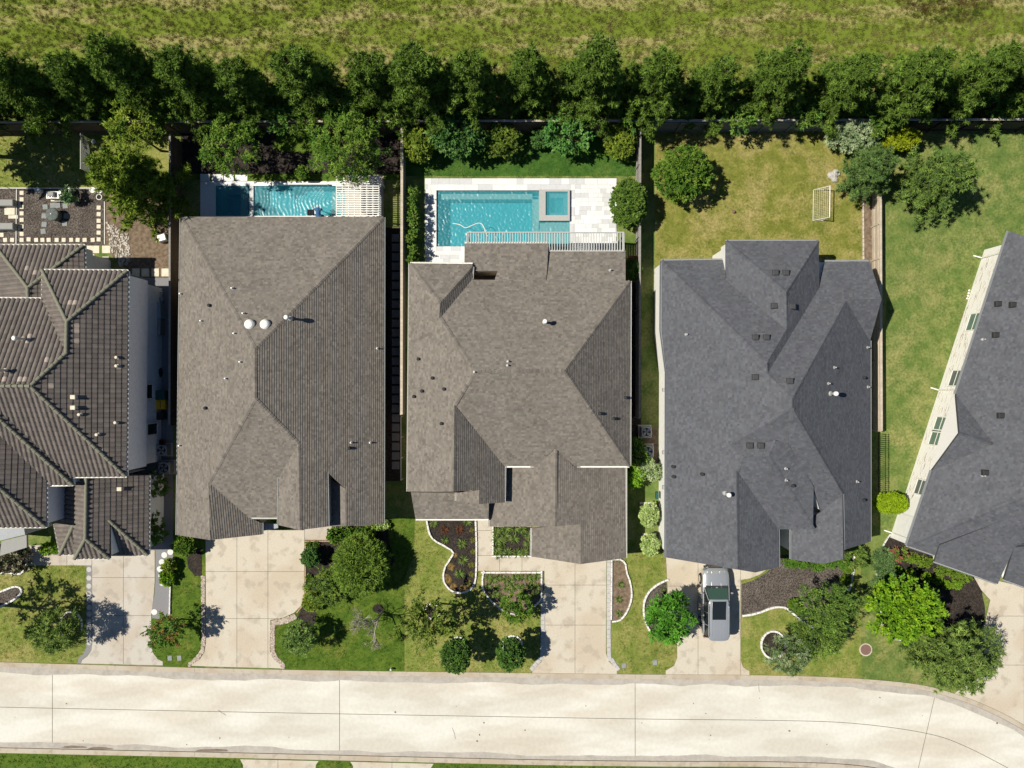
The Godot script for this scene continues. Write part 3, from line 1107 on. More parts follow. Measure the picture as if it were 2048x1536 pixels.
func edging(called: String, line: PackedVector2Array, m: Material, label: String, ln := 0.36, w := 0.15, h := 0.14, group := "stone edgings round the flower beds") -> void:
	if stone_meshes.is_empty():
		for k in 4:
			var b := MB.new()
			var r := RandomNumberGenerator.new()
			r.seed = k
			b.box(Transform3D(Basis().rotated(Vector3.UP, r.randf_range(-0.05, 0.05)), Vector3.ZERO), Vector3(1, 1, r.randf_range(0.85, 1.1)), 0.13)
			stone_meshes.append(b.mesh())
	var c := line[line.size() / 2]
	var t := thing(called, Vector3(c.x, 0, c.y), label, "edging", group)
	var d := 0.0
	var k := 0
	for i in line.size() - 1:
		var a := line[i]
		var b := line[i + 1]
		var L := a.distance_to(b)
		while d < L:
			var p := a.lerp(b, d / maxf(L, 0.001))
			var dir := (b - a).normalized()
			var rr := fmod(k * 0.618, 1.0)
			piece(stone_meshes[k % 4], turned(Vector3(p.x, h * 0.5 + 0.004, p.y), -dir.angle() + (rr - 0.5) * 0.08, Vector3(ln * (0.9 + 0.08 * rr), h * (0.9 + 0.2 * rr), w)), "stone", m, t)
			d += ln
			k += 1
		d -= L


func pebbles(called: String, p: PackedVector2Array, n: int, s: float, cols: Array, label: String, y := 0.02) -> void:
	var b := MB.new()
	b.blob(Vector3.ZERO, Vector3(1, 0.6, 0.75), 7, 4)
	var mm := MultiMesh.new()
	mm.transform_format = MultiMesh.TRANSFORM_3D
	mm.use_colors = true
	mm.mesh = b.mesh()
	var r := RandomNumberGenerator.new()
	r.seed = n
	var bb := box2(p)
	var xs: Array = []
	while xs.size() < n:
		var q := bb.position + Vector2(r.randf(), r.randf()) * bb.size
		if Geometry2D.is_point_in_polygon(q, p):
			xs.append(q)
	mm.instance_count = n
	for i in n:
		var k := s * r.randf_range(0.6, 1.3)
		mm.set_instance_transform(i, turned(Vector3(xs[i].x, y, xs[i].y), r.randf() * TAU, Vector3(k, k, k)))
		mm.set_instance_color(i, cols[r.randi() % cols.size()] * r.randf_range(0.8, 1.15))
	var o := MultiMeshInstance3D.new()
	o.multimesh = mm
	o.material_override = M.pebble
	o.name = numbered(called)
	add_child(o)
	tag(o, label, "gravel", "", "stuff")


func grass_tufts(called: String, p: PackedVector2Array, per_m2: float, hgt: float, rad: float, blades: int, cols: Array, label: String, sd: int) -> void:
	var r := RandomNumberGenerator.new()
	r.seed = sd
	var b := MB.new()
	for i in blades:
		var a := r.randf() * TAU
		var o := Vector3(cos(a), 0, sin(a)) * rad * sqrt(r.randf())
		var lean := Vector3(r.randf_range(-1, 1), 0, r.randf_range(-1, 1)) * hgt * 0.7
		var s := Vector3(cos(a + 1.5), 0, sin(a + 1.5)) * 0.012
		b.col = Color(1, 1, 1) * r.randf_range(0.7, 1.3)
		b.tri(o - s, o + s, o + lean + Vector3(0, hgt * r.randf_range(0.6, 1.1), 0))
	var bb := box2(p)
	var n := int(bb.get_area() * per_m2)
	var xs: Array = []
	var block: Array = []
	for q in hard:
		if box2(q).intersects(bb):
			block.append([box2(q), q])
	for i in n:
		var q := bb.position + Vector2(r.randf(), r.randf()) * bb.size
		if not Geometry2D.is_point_in_polygon(q, p):
			continue
		var ok := true
		for k in block:
			if k[0].has_point(q) and Geometry2D.is_point_in_polygon(q, k[1]):
				ok = false
				break
		if ok:
			xs.append(q)
	var mm := MultiMesh.new()
	mm.transform_format = MultiMesh.TRANSFORM_3D
	mm.use_colors = true
	mm.mesh = b.mesh()
	mm.instance_count = xs.size()
	var ns := noise(0.5, sd, 3)
	for i in xs.size():
		var k := r.randf_range(0.7, 1.3)
		mm.set_instance_transform(i, turned(Vector3(xs[i].x, 0.002, xs[i].y), r.randf() * TAU, Vector3(k, k, k)))
		var t := clampf(ns.get_noise_2d(xs[i].x, xs[i].y * 1.8) * 1.2 + 0.5 + r.randf_range(-0.3, 0.3), 0, 1)
		mm.set_instance_color(i, cols[0].lerp(cols[1], t) * r.randf_range(0.85, 1.15))
	var o := MultiMeshInstance3D.new()
	o.multimesh = mm
	o.material_override = M.blade
	o.name = numbered(called)
	add_child(o)
	tag(o, label, "grass", "", "stuff")


# a board fence from a to b (ground x, z)
func fence(called: String, a: Vector2, b: Vector2, h: float, board: Material, capm: Material, label: String, gap := 2.0, cap_w := 0.14) -> Node3D:
	var d := (b - a).normalized()
	var L := a.distance_to(b)
	var yaw := -d.angle()
	var c := (a + b) / 2
	var t := thing(called, Vector3(c.x, 0, c.y), label, "fence")
	var bm := MB.new()
	var n := int(L / 0.15)
	var r := RandomNumberGenerator.new()
	r.seed = int(L * 100)
	for i in n:
		var p := a + d * (L * (i + 0.5) / n)
		bm.box(turned(Vector3(p.x, h / 2 - 0.02, p.y), yaw), Vector3(L / n - 0.006, h - 0.06 + r.randf_range(-0.015, 0.0), 0.022 + r.randf() * 0.006))
	part(bm, "boards", board, t, "stuff")
	var s := Vector2(-d.y, d.x)
	for k in [0.4, h - 0.35]:
		var rl := MB.new()
		var p := c + s * 0.04
		rl.box(turned(Vector3(p.x, k, p.y), yaw), Vector3(L, 0.09, 0.045))
		part(rl, "rail", board, t)
	var m := maxi(1, int(round(L / gap)))
	for i in m + 1:
		var po := MB.new()
		var p := a.lerp(b, float(i) / m) + s * 0.06
		po.box(turned(Vector3(p.x, h / 2, p.y), yaw), Vector3(0.09, h, 0.09))
		part(po, "post", board, t)
	var cm := MB.new()
	cm.box(turned(Vector3(c.x, h + 0.02, c.y), yaw), Vector3(L, 0.045, cap_w), 0.01)
	part(cm, "cap", capm, t)
	return t


func ac_unit(px: float, py: float, s: float, label: String) -> void:
	var at := P(px, py, 0.8)
	at.y = 0
	var t := thing("air_conditioner", at, label, "air conditioner", "air conditioners between the houses")
	var b := MB.new()
	b.box(turned(at + Vector3(0, 0.05, 0), 0), Vector3(s + 0.2, 0.1, s + 0.2))
	part(b, "pad", M.concrete_grey, t)
	b = MB.new()
	b.box(turned(at + Vector3(0, 0.1 + 0.36, 0), 0), Vector3(s, 0.72, s), 0.05)
	part(b, "casing", M.grey_metal, t)
	b = MB.new()
	b.lathe(at, [[s * 0.40, 0.80], [s * 0.43, 0.835], [s * 0.46, 0.83], [s * 0.47, 0.80]], 20)
	part(b, "top_ring", M.light_metal, t)
	b = MB.new()
	b.lathe(at, [[0.0, 0.822], [s * 0.4, 0.824]], 20)
	part(b, "fan_well", M.plain_dark, t)
	b = MB.new()
	for k in 4:
		var a := k * TAU / 4 + 0.4
		var d := Vector3(cos(a), 0, sin(a))
		var e := Vector3(cos(a + 0.9), 0, sin(a + 0.9))
		b.quad(at + Vector3(0, 0.84, 0), at + Vector3(0, 0.84, 0) + d * s * 0.36, at + Vector3(0, 0.85, 0) + (d + e).normalized() * s * 0.37, at + Vector3(0, 0.86, 0) + e * s * 0.3)
	part(b, "fan", M.grey_metal, t)


func lidded_box(called: String, px: float, py: float, w: float, d: float, h: float, m: Material, label: String, category: String, group := "", turn := 0.0, lid: Material = null) -> Node3D:
	var at := P(px, py, h)
	at.y = 0.012
	var t := thing(called, at, label, category, group)
	var b := MB.new()
	b.box(turned(at + Vector3(0, h * 0.44, 0), turn), Vector3(w, h * 0.88, d), 0.03)
	part(b, "body", m, t)
	b = MB.new()
	b.box(turned(at + Vector3(0, h * 0.94, 0), turn), Vector3(w + 0.05, h * 0.12, d + 0.05), 0.025)
	part(b, "lid", lid if lid else m, t)
	return t


func pot(px: float, py: float, rad: float, h: float, m: Material, label: String, group := "", soil := true) -> void:
	var at := P(px, py, h)
	at.y = 0.012
	var t := thing("planter_pot", at, label, "pot", group)
	var b := MB.new()
	b.lathe(at, [[0.0, 0.0], [rad * 0.7, 0.0], [rad * 0.95, h * 0.8], [rad * 1.05, h * 0.82], [rad * 1.05, h], [rad * 0.85, h], [rad * 0.82, h * 0.9]], 16)
	part(b, "rim", m, t)
	b = MB.new()
	b.lathe(at, [[0.0, h * 0.92], [rad * 0.83, h * 0.9]], 14)
	part(b, "soil", M.mulch if soil else M.white_paint, t)


func stakes(spots: Array, m: Material, label: String) -> void:
	for s in spots:
		var b := MB.new()
		var p := P(s[0], s[1])
		b.tube(p, p + Vector3(0, s[2], 0), 0.018, 0.014, 6)
		b.lathe(p + Vector3(0, s[2], 0), [[0.0, -0.04], [0.06, -0.02], [0.07, 0.06], [0.0, 0.12]], 8)
		tag(part(b, "garden_lamp", m), label, "lamp", "lamps on poles round the bark patio")


# ---------------------------------------------------------------- the person: tapered capsules joined smoothly and meshed as surface nets
func body_mesh(bones: Array, cell: float, k: float) -> MB:
	var lo := Vector3(1e9, 1e9, 1e9)
	var hi := -lo
	for q in bones:
		for e in 2:
			lo = lo.min(q[e] - Vector3.ONE * (q[2 + e] + 0.06))
			hi = hi.max(q[e] + Vector3.ONE * (q[2 + e] + 0.06))
	var n := Vector3i(((hi - lo) / cell).ceil()) + Vector3i.ONE
	var f := PackedFloat32Array()
	f.resize(n.x * n.y * n.z)
	for z in n.z:
		for y in n.y:
			for x in n.x:
				var p := lo + Vector3(x, y, z) * cell
				var d := 1e9
				for q in bones:
					var ab: Vector3 = q[1] - q[0]
					var t := clampf((p - q[0]).dot(ab) / ab.length_squared(), 0, 1)
					var e: float = p.distance_to(q[0] + ab * t) - lerpf(q[2], q[3], t)
					var h := clampf(0.5 + 0.5 * (d - e) / k, 0, 1)
					d = lerpf(d, e, h) - k * h * (1 - h) if d < 1e8 else e
				f[x + n.x * (y + n.y * z)] = d
	var vid := {}
	var vs := PackedVector3Array()
	var cs: Array = []
	for c in 8:
		cs.append(Vector3i(c & 1, (c >> 1) & 1, (c >> 2) & 1))
	for z in n.z - 1:
		for y in n.y - 1:
			for x in n.x - 1:
				var s := Vector3.ZERO
				var m := 0
				for a in 8:
					for ax in 3:
						if cs[a][ax] == 0:
							var o: Vector3i = cs[a]
							o[ax] = 1
							var fa := f[x + cs[a].x + n.x * (y + cs[a].y + n.y * (z + cs[a].z))]
							var fb := f[x + o.x + n.x * (y + o.y + n.y * (z + o.z))]
							if (fa < 0) != (fb < 0):
								s += Vector3(cs[a]).lerp(Vector3(o), fa / (fa - fb))
								m += 1
				if m:
					vid[Vector3i(x, y, z)] = vs.size()
					vs.append(lo + (Vector3(x, y, z) + s / m) * cell)
	var nr := PackedVector3Array()
	nr.resize(vs.size())
	var quads: Array = []
	for key in vid:
		for ax in 3:
			var u: Vector3i = Vector3i.ZERO
			var w: Vector3i = Vector3i.ZERO
			u[(ax + 1) % 3] = 1
			w[(ax + 2) % 3] = 1
			if not (vid.has(key - u) and vid.has(key - w) and vid.has(key - u - w)):
				continue
			var e: Vector3i = key
			e[ax] += 1
			var fa := f[key.x + n.x * (key.y + n.y * key.z)]
			var fb := f[e.x + n.x * (e.y + n.y * e.z)]
			if (fa < 0) == (fb < 0):
				continue
			var q := [vid[key], vid[key - u], vid[key - u - w], vid[key - w]]
			if fa > 0:
				q.reverse()
			var nn := (vs[q[2]] - vs[q[0]]).cross(vs[q[3]] - vs[q[1]])
			for i in 4:
				nr[q[i]] += nn
			quads.append(q)
	var b := MB.new()
	for q in quads:
		b.quadn(vs[q[0]], vs[q[1]], vs[q[2]], vs[q[3]], nr[q[0]].normalized(), nr[q[1]].normalized(), nr[q[2]].normalized(), nr[q[3]].normalized())
	return b


# ---------------------------------------------------------------- the setting
func setup() -> void:
	var cam := Camera3D.new()
	cam.name = "camera"
	cam.position = Vector3(0, CAM_H, 0)
	cam.rotation_degrees = Vector3(-90, 0, 0)
	cam.fov = rad_to_deg(2.0 * atan(768.0 / (PPM * CAM_H)))
	cam.near = 0.5
	cam.far = 400.0
	add_child(cam)
	var env := Environment.new()
	env.background_mode = Environment.BG_SKY
	var sky := Sky.new()
	var sm := ProceduralSkyMaterial.new()
	sm.sky_top_color = Color(0.36, 0.48, 0.66)
	sm.sky_horizon_color = Color(0.72, 0.78, 0.84)
	sm.sky_curve = 0.12
	sm.ground_bottom_color = Color(0.25, 0.27, 0.2)
	sm.ground_horizon_color = Color(0.55, 0.6, 0.6)
	sky.sky_material = sm
	env.sky = sky
	env.background_energy_multiplier = 0.5
	env.tonemap_mode = Environment.TONE_MAPPER_LINEAR
	env.tonemap_exposure = 1.18
	env.sdfgi_enabled = true
	env.ssao_enabled = true
	env.ssil_enabled = true
	var we := WorldEnvironment.new()
	we.name = "sky"
	we.environment = env
	add_child(we)
	var sun := DirectionalLight3D.new()
	sun.name = "sun"
	sun.light_color = Color(1.0, 0.97, 0.91)
	sun.light_energy = 1.6
	sun.light_angular_distance = 0.55
	sun.shadow_enabled = true
	# shadows fall towards +x, a little towards +z; the sun stands 57 degrees high
	var d := Vector3(0.65 * cos(0.09), -1.0, 0.65 * sin(0.09)).normalized()
	sun.basis = Basis.looking_at(d, Vector3.UP)
	add_child(sun)


const POOLS := [[432, 372, 690, 432], [873, 381, 1139, 493]]


func ground() -> void:
	# one sheet to the horizon, open only where the pools are dug
	var b := MB.new()
	var xs := [-6000.0, 8000.0]
	var ys := [-6000.0, 8000.0]
	for q in POOLS:
		xs.append_array([q[0], q[2]])
		ys.append_array([q[1], q[3]])
	xs.sort()
	ys.sort()
	for i in xs.size() - 1:
		for j in ys.size() - 1:
			var mx: float = (xs[i] + xs[i + 1]) / 2
			var my: float = (ys[j] + ys[j + 1]) / 2
			var open := false
			for q in POOLS:
				if mx > q[0] and mx < q[2] and my > q[1] and my < q[3]:
					open = true
			if not open:
				slab(b, rect(xs[i], ys[j], xs[i + 1], ys[j + 1]), 0.0)
	part(b, "ground", M.lawn_base).set_meta("kind", "structure")
	sheet("field", poly([-1500, -1500, 3500, -1500, 3500, 236, -1500, 236]), 0.006, M.field, 0, "structure", false)
	sheet("lawn", poly([-200, 1131, 184, 1131, 184, 1326, -200, 1322]), 0.004, M.lawn_pale, 0, "structure", false)
	sheet("lawn", poly([300, 1060, 411, 1060, 411, 1336, 300, 1331]), 0.004, M.lawn_lush, 0, "structure", false)
	sheet("lawn", poly([540, 1036, 830, 1036, 828, 1110, 809, 1160, 809, 1343, 540, 1339]), 0.004, M.lawn_lush, 0, "structure", false)
	sheet("lawn", poly([830, 1036, 1100, 1036, 1100, 1347, 809, 1343, 809, 1160, 828, 1110]), 0.004, M.lawn_pale, 0, "structure", false)
	sheet("lawn", poly([1205, 1080, 1350, 1080, 1360, 1351, 1205, 1349]), 0.004, M.lawn_pale, 0, "structure", false)
	sheet("lawn", poly([1470, 1100, 1722, 1060, 1722, 1358, 1470, 1352]), 0.004, M.lawn_pale, 0, "structure", false)
	sheet("lawn", poly([1722, 860, 1850, 860, 1850, 1372, 1722, 1358]), 0.004, M.lawn_side, 0, "structure", false)
	sheet("lawn", poly([1310, 255, 1764, 255, 1764, 560, 1310, 560]), 0.004, M.lawn_olive, 0, "structure", false)
	sheet("lawn", poly([808, 255, 1272, 255, 1272, 352, 808, 352]), 0.004, M.lawn_deep, 0, "structure", false)
	sheet("lawn", poly([362, 255, 800, 255, 800, 360, 362, 360]), 0.004, M.lawn_lush, 0, "structure", false)
	sheet("lawn", poly([-200, 255, 345, 255, 345, 378, -200, 378]), 0.004, M.lawn_pale, 0, "structure", false)
	sheet("lawn", poly([1772, 255, 2400, 255, 2400, 860, 1772, 860]), 0.004, M.lawn_side, 0, "structure", false)
	sheet("lawn", poly([-200, 1500, 2400, 1530, 2400, 2000, -200, 2000]), 0.004, M.lawn_lush, 0, "structure", false)
	sheet("lawn", poly([1272, 560, 1316, 560, 1316, 1080, 1272, 1080]), 0.004, M.lawn_side, 0, "structure", false)


func offset_line(p: PackedVector2Array, d: float) -> PackedVector2Array:
	var r := PackedVector2Array()
	for i in p.size():
		var t := (p[mini(i + 1, p.size() - 1)] - p[maxi(i - 1, 0)]).normalized()
		r.append(p[i] + Vector2(-t.y, t.x) * d)
	return r


func strip(a: PackedVector2Array, b: PackedVector2Array) -> PackedVector2Array:
	var r := a.duplicate()
	var q := b.duplicate()
	q.reverse()
	r.append_array(q)
	return r


func street() -> void:
	var top := curve([-300, 1325, 0, 1333, 512, 1347, 1024, 1354.5, 1270, 1357.5, 1536, 1359.5, 1700, 1365, 1830, 1377, 1900, 1394, 1965, 1418, 2048, 1461, 2200, 1560], false, 8)
	var bot := curve([-300, 1488, 0, 1495, 512, 1506, 1024, 1518, 1300, 1522, 1536, 1523, 1700, 1529, 1790, 1546, 1880, 1590, 1960, 1660], false, 8)
	# one poured slab after another; transverse joints and one joint along the middle
	var mid := curve([-300, 1407, 0, 1414, 512, 1424.5, 1024, 1433.5, 1300, 1438, 1536, 1440.5, 1700, 1446, 1850, 1466, 1936, 1495, 2060, 1560], false, 8)
	var outline := strip(top, bot)
	var o := thing("road", Vector3(0, 0, 23.5), "", "", "", "structure")
	var fb := MB.new()
	slab(fb, outline, 0.006)
	part(fb, "joint_filler", M.joint, o)
	var cuts := [[[-400, 1200], [-400, 1700]], [[105, 1200], [105, 1700]], [[679, 1200], [679.5, 1700]], [[1270, 1200], [1270.5, 1700]], [[1893, 1290], [1799, 1700]], [[2500, 1200], [2300, 1700]]]
	for half in [strip(top, mid), strip(mid, bot)]:
		for i in cuts.size() - 1:
			var cell := poly([cuts[i][0][0], cuts[i][0][1], cuts[i + 1][0][0], cuts[i + 1][0][1], cuts[i + 1][1][0], cuts[i + 1][1][1], cuts[i][1][0], cuts[i][1][1]])
			for q in Geometry2D.intersect_polygons(half, cell):
				for s in Geometry2D.offset_polygon(ccw(q), -0.018):
					var b := MB.new()
					slab(b, s, 0.016, 0.02)
					part(b, "slab", M.road, o)
	hard.append(outline)
	# silt that lies along both gutters, with ragged edges
	var r := RandomNumberGenerator.new()
	r.seed = 4
	var ns := noise(0.16, 9, 3)
	for k in 2:
		var line: PackedVector2Array = top if k == 0 else bot
		var fine := PackedVector2Array()
		for i in line.size() - 1:
			for j in 6:
				fine.append(line[i].lerp(line[i + 1], j / 6.0))
		var a := PackedVector2Array()
		var c := PackedVector2Array()
		for i in fine.size():
			var t := (fine[mini(i + 1, fine.size() - 1)] - fine[maxi(i - 1, 0)]).normalized()
			var nn := Vector2(-t.y, t.x) * (1.0 if k == 0 else -1.0)
			var w := (0.42 if k == 0 else 0.36) + 0.20 * ns.get_noise_1d(fine[i].x + k * 90) + 0.03 * r.randf()
			a.append(fine[i] + nn * 0.02)
			c.append(fine[i] + nn * maxf(0.1, w))
		var b := MB.new()
		for i in a.size() - 1:
			var q := [a[i], a[i + 1], c[i + 1], c[i]]
			var v0 := Vector3(q[0].x, 0.020, q[0].y)
			var v1 := Vector3(q[1].x, 0.020, q[1].y)
			var v2 := Vector3(q[2].x, 0.020, q[2].y)
			var v3 := Vector3(q[3].x, 0.020, q[3].y)
			if k == 0:
				b.quad(v3, v2, v1, v0)
			else:
				b.quad(v0, v1, v2, v3)
		part(b, "gutter_dirt", M.gutter_dirt, o)
	# drips and a hairline crack
	for i in 26:
		var p := PackedVector2Array()
		var c := G(r.randf_range(20, 2000), r.randf_range(1375, 1490))
		var s := r.randf_range(0.025, 0.09)
		for k in 9:
			p.append(c + Vector2.from_angle(TAU * k / 9) * s * r.randf_range(0.6, 1.3))
		var b := MB.new()
		slab(b, p, 0.022)
		part(b, "oil_drip", M.wet_dirt, o)
	for e in [[1517, 1368, 1519, 1384], [436, 1420, 452, 1431], [905, 1455, 912, 1478]]:
		var b := MB.new()
		var p0 := G(e[0], e[1])
		for i in 7:
			var p1 := G(lerpf(e[0], e[2], (i + 1) / 7.0), lerpf(e[1], e[3], (i + 1) / 7.0)) + Vector2(r.randf_range(-1, 1), r.randf_range(-1, 1)) * 0.03
			var sd := (p1 - p0).orthogonal().normalized() * 0.012
			slab(b, PackedVector2Array([p0 - sd, p1 - sd, p1 + sd, p0 + sd]), 0.022)
			p0 = p1
		part(b, "crack", M.joint, o)
	for e in [[148, 1495, 26, 4.5], [200, 1498, 26, 4.0], [425, 1502, 36, 4.5]]:
		var p := PackedVector2Array()
		for i in 18:
			var a := TAU * i / 18
			p.append(G(e[0] + cos(a) * e[2] * r.randf_range(0.85, 1.1), e[1] + (sin(a) if sin(a) < 0 else sin(a) * 0.2) * e[3] * r.randf_range(0.8, 1.2)))
		var b := MB.new()
		slab(b, p, 0.024)
		part(b, "silt_patch", M.wet_dirt, o)
	# kerbs
	for k in 2:
		var line: PackedVector2Array = top if k == 0 else bot
		var back := offset_line(line, -0.34 if k == 0 else 0.36)
		var b := MB.new()
		var ko := thing("kerb", Vector3(line[line.size() / 2].x, 0, line[line.size() / 2].y), "", "", "", "structure")
		var joints := [-300, 105, 390, 679, 960, 1270, 1560, 1880, 2400]
		var poly_all := strip(line, back)
		for i in joints.size() - 1:
			for q in Geometry2D.intersect_polygons(poly_all, rect(joints[i], 1200, joints[i + 1], 1800)):
				for s in Geometry2D.offset_polygon(ccw(q), -0.006):
					b = MB.new()
					slab(b, s, 0.075, 0.08)
					part(b, "kerb_stone", M.kerb, ko)
		hard.append(poly_all)


func drives() -> void:
	panels("driveway", poly([184, 1100, 310, 1100, 310, 1165, 307, 1200, 303, 1230, 303, 1290, 306, 1305, 316, 1318, 326, 1323, 326, 1331, 162, 1327, 164, 1320, 175, 1312, 183, 1300, 185, 1285]), [247], [1155, 1231], 0.02, M.concrete_grey, M.joint)
	panels("walkway", poly([56, 1090, 184, 1090, 184, 1131, 56, 1131]), [84, 134], [], 0.02, M.concrete_grey, M.joint)
	panels("driveway", poly([411, 1060, 609, 1060, 609, 1195, 602, 1212, 588, 1226, 565, 1236, 541, 1240, 540, 1300, 545, 1314, 556, 1325, 566, 1328, 566, 1337, 382, 1332, 383, 1328, 400, 1318, 409, 1303, 412, 1285]), [474, 536], [1143, 1237], 0.02, M.concrete, M.joint)
	panels("driveway", poly([1089, 1100, 1213, 1100, 1212, 1305, 1217, 1322, 1234, 1338, 1234, 1349, 1064, 1346, 1065, 1338, 1082, 1324, 1088, 1308]), [1150], [1170, 1250], 0.02, M.concrete, M.joint)
	panels("walkway", poly([955, 1030, 1063, 1030, 1063, 1054, 985, 1054, 985, 1112, 1090, 1112, 1090, 1142, 955, 1142]), [999, 1044], [1061, 1111], 0.02, M.concrete, M.joint)
	panels("driveway", poly([1331, 1100, 1480, 1100, 1540, 1120, 1535, 1138, 1520, 1149, 1500, 1157, 1482, 1160, 1481, 1318, 1486, 1334, 1499, 1342, 1499, 1352, 1331, 1350, 1331, 1341, 1348, 1331, 1354, 1315, 1354, 1262, 1337, 1262, 1335, 1180]), [1396, 1481], [1172], 0.02, M.concrete, M.joint)
	var d5 := poly([1945, 1150, 2300, 1230, 2300, 1640, 2048, 1450, 1960, 1406, 1908, 1387, 1930, 1370, 1945, 1345, 1965, 1265, 1980, 1200, 1962, 1180])
	panels("driveway", d5, [2048], [1232, 1330], 0.02, M.concrete, M.joint)
	panels("driveway", poly([480, 1518, 638, 1521.5, 632, 1530, 628, 1600, 490, 1600, 486, 1530]), [556], [], 0.02, M.concrete, M.joint)
	panels("driveway", poly([700, 1523, 868, 1527, 862, 1536, 860, 1600, 708, 1600, 706, 1532]), [784], [], 0.02, M.concrete, M.joint)
	panels("walkway", poly([609, 1040, 664, 1040, 664, 1080, 609, 1080]), [], [], 0.024, M.concrete_grey, M.joint)


# ---------------------------------------------------------------- houses
const PALE := [[57, 541], [68, 541], [141, 604], [152, 604], [154, 651], [154, 659], [154, 678], [154, 686], [97, 767], [97, 776], [5, 755], [14, 755], [41, 755], [50, 755], [97, 723], [236, 733], [201, 900], [201, 908], [60, 672], [60, 684]]

func houses() -> void:
	# the tiled house
	var at := P(150, 800)
	var t := thing("tiled_house", at, "white two storey house with brown barrel tile roof beside the bark patio", "house")
	var V := H1_V.duplicate()
	V.merge({g1 = [174, 948, 5.3], g2 = [172, 1077, 5.3], g3 = [297, 950, 3.1], g4 = [296, 1109, 3.1], g5 = [219, 1040, 4.48], g7 = [220, 1116, 4.46], g8 = [151, 1116, 4.46], g6 = [222, 1109, 3.1], w0 = [114, 948, 3.1], w1 = [114, 1050, 3.1], w2 = [150, 1052, 4.4], p1 = [149, 1048, 4.3], p2 = [121, 1108, 3.2], p3 = [109, 1048, 3.1], p4 = [152, 1108, 3.2]})
	var F := H1_F.duplicate()
	F.append_array(["g1 g3 g4 g5 g7 g2", "g2 g7 g8", "g1 g2 g8 w2 w1 w0", "g5 g4 g6", "p3 p1 p2", "p1 p4 p2"])
	var rf := build_roof(t, V, F, "tile", M.white_paint, M.stucco_pale, 2.9)
	walls(t, [-30, 598, 85, 598, 86, 541, 255, 542, 252, 952, 146, 953, 146, 969, 92, 970, 92, 1053, -30, 1053], 6.0, 0.4, M.stucco_pale)
	walls(t, [-30, 491, 168, 491, 170, 600, -30, 600], 4.2, 0.35, M.stucco_pale)
	walls(t, [114, 950, 297, 950, 296, 1109, 222, 1109, 220, 1113, 151, 1113, 114, 1050], 3.1, 0.3, M.stucco_pale)
	var wx := P(255, 700, 6.0).x - 0.4
	for w in [[783, 2.2, 0.95, 0.95, 0], [858, 1.75, 0.75, 1.5, 0], [881, 4.85, 0.75, 0.8, 0]]:
		var z: float = (w[0] - 768.0) / PPM * (CAM_H - w[1]) / CAM_H
		window(t, Vector3(wx + 0.02, w[1], z), Vector3.RIGHT, w[2], w[3], M.glass_dark, w[4])
	for v in [[48, 678], [13, 741], [152, 794], [152, 815], [244, 977]]:
		roof_vent(t, rf, v[0], v[1], "flue" if v[0] < 60 else "hood", M.paver_cream)
	for v in [[162, 829], [236, 732], [197, 869], [234, 845], [236, 715]]:
		roof_vent(t, rf, v[0], v[1], "jack", M.paver_cream)
	# lower porch with a sheet metal roof and a white wall, its shade painted in as grey
	var b := MB.new()
	slab(b, PackedVector2Array([_xz(2, 1083, 2.9), _xz(52, 1070, 2.9), _xz(56, 1094, 2.7), _xz(2, 1111, 2.7)]), 2.85, 0.2)
	part(b, "porch_roof", M.plain_grey, t)
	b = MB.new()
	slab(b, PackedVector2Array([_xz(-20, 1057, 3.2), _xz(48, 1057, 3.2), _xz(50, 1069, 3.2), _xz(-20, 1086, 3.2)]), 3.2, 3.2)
	part(b, "shade_grey_porch_wall", M.grey_paint, t)

	# the brown shingle house with two skylights
	t = thing("brown_house", P(560, 760), "long brown shingled house with two white dome skylights beside the narrow pool", "house")
	V = H2_V.duplicate()
	V.merge({m1 = [645, 948, 3.5], m2 = [648, 1053, 3.5]})
	F = H2_F.duplicate()
	F.append("k1 k2 m2 m1")
	rf = build_roof(t, V, F, "brown", M.offwhite_paint, M.wall_tan, 2.9)
	walls(t, [362, 434, 767, 434, 766, 1045, 650, 1048, 600, 1052, 557, 1045, 557, 1033, 523, 1033, 523, 1062, 421, 1072, 354, 1062], 3.0, 0.35, M.wall_tan)
	for v in [[500, 649, "dome"], [531, 649, "dome"], [581, 637, "flue"], [482, 724, "pipe"], [699, 896, "jack"], [703, 885, "pipe"], [741, 885, "pipe"], [755, 697, "pipe"], [420, 611, "jack"], [404, 642, "pipe"], [466, 577, "pipe"], [470, 667, "pipe"], [488, 627, "pipe"], [363, 588, "pipe"], [412, 816, "jack"], [453, 757, "pipe"], [361, 891, "pipe"]]:
		roof_vent(t, rf, v[0], v[1], v[2])
	# entry canopy and posts in the gap of the front
	b = MB.new()
	slab(b, PackedVector2Array([_xz(524, 1048, 2.6), _xz(556, 1048, 2.6), _xz(556, 1056, 2.6), _xz(524, 1062, 2.6)]), 2.6, 0.15)
	part(b, "entry_canopy", M.grey_paint, t)

	# the middle house
	t = thing("middle_house", P(1040, 800), "wide brown shingled house with slatted pergola by the marble pool deck", "house")
	V = H3_V.duplicate()
	V.merge({m1 = [929, 487, 3.3], m2 = [1097, 487, 3.3], m3 = [1094, 542, 3.83], m4 = [929, 542, 3.83], m5 = [995, 542, 3.83], m6 = [1092, 561, 4.02], m7 = [989, 561, 4.02], m8 = [946, 542, 3.83], m9 = [946, 561, 4.02], m10 = [943, 561, 4.02], o1 = [1098, 503, 3.2], o2 = [1251, 503, 3.2], o3 = [1251, 562, 3.98], o4 = [1093, 562, 3.98], v1 = [822, 984, 3.65], v2 = [978, 988, 3.65], v3 = [977, 1038, 3.0], v4 = [831, 1038, 3.0]})
	F = H3_F.duplicate()
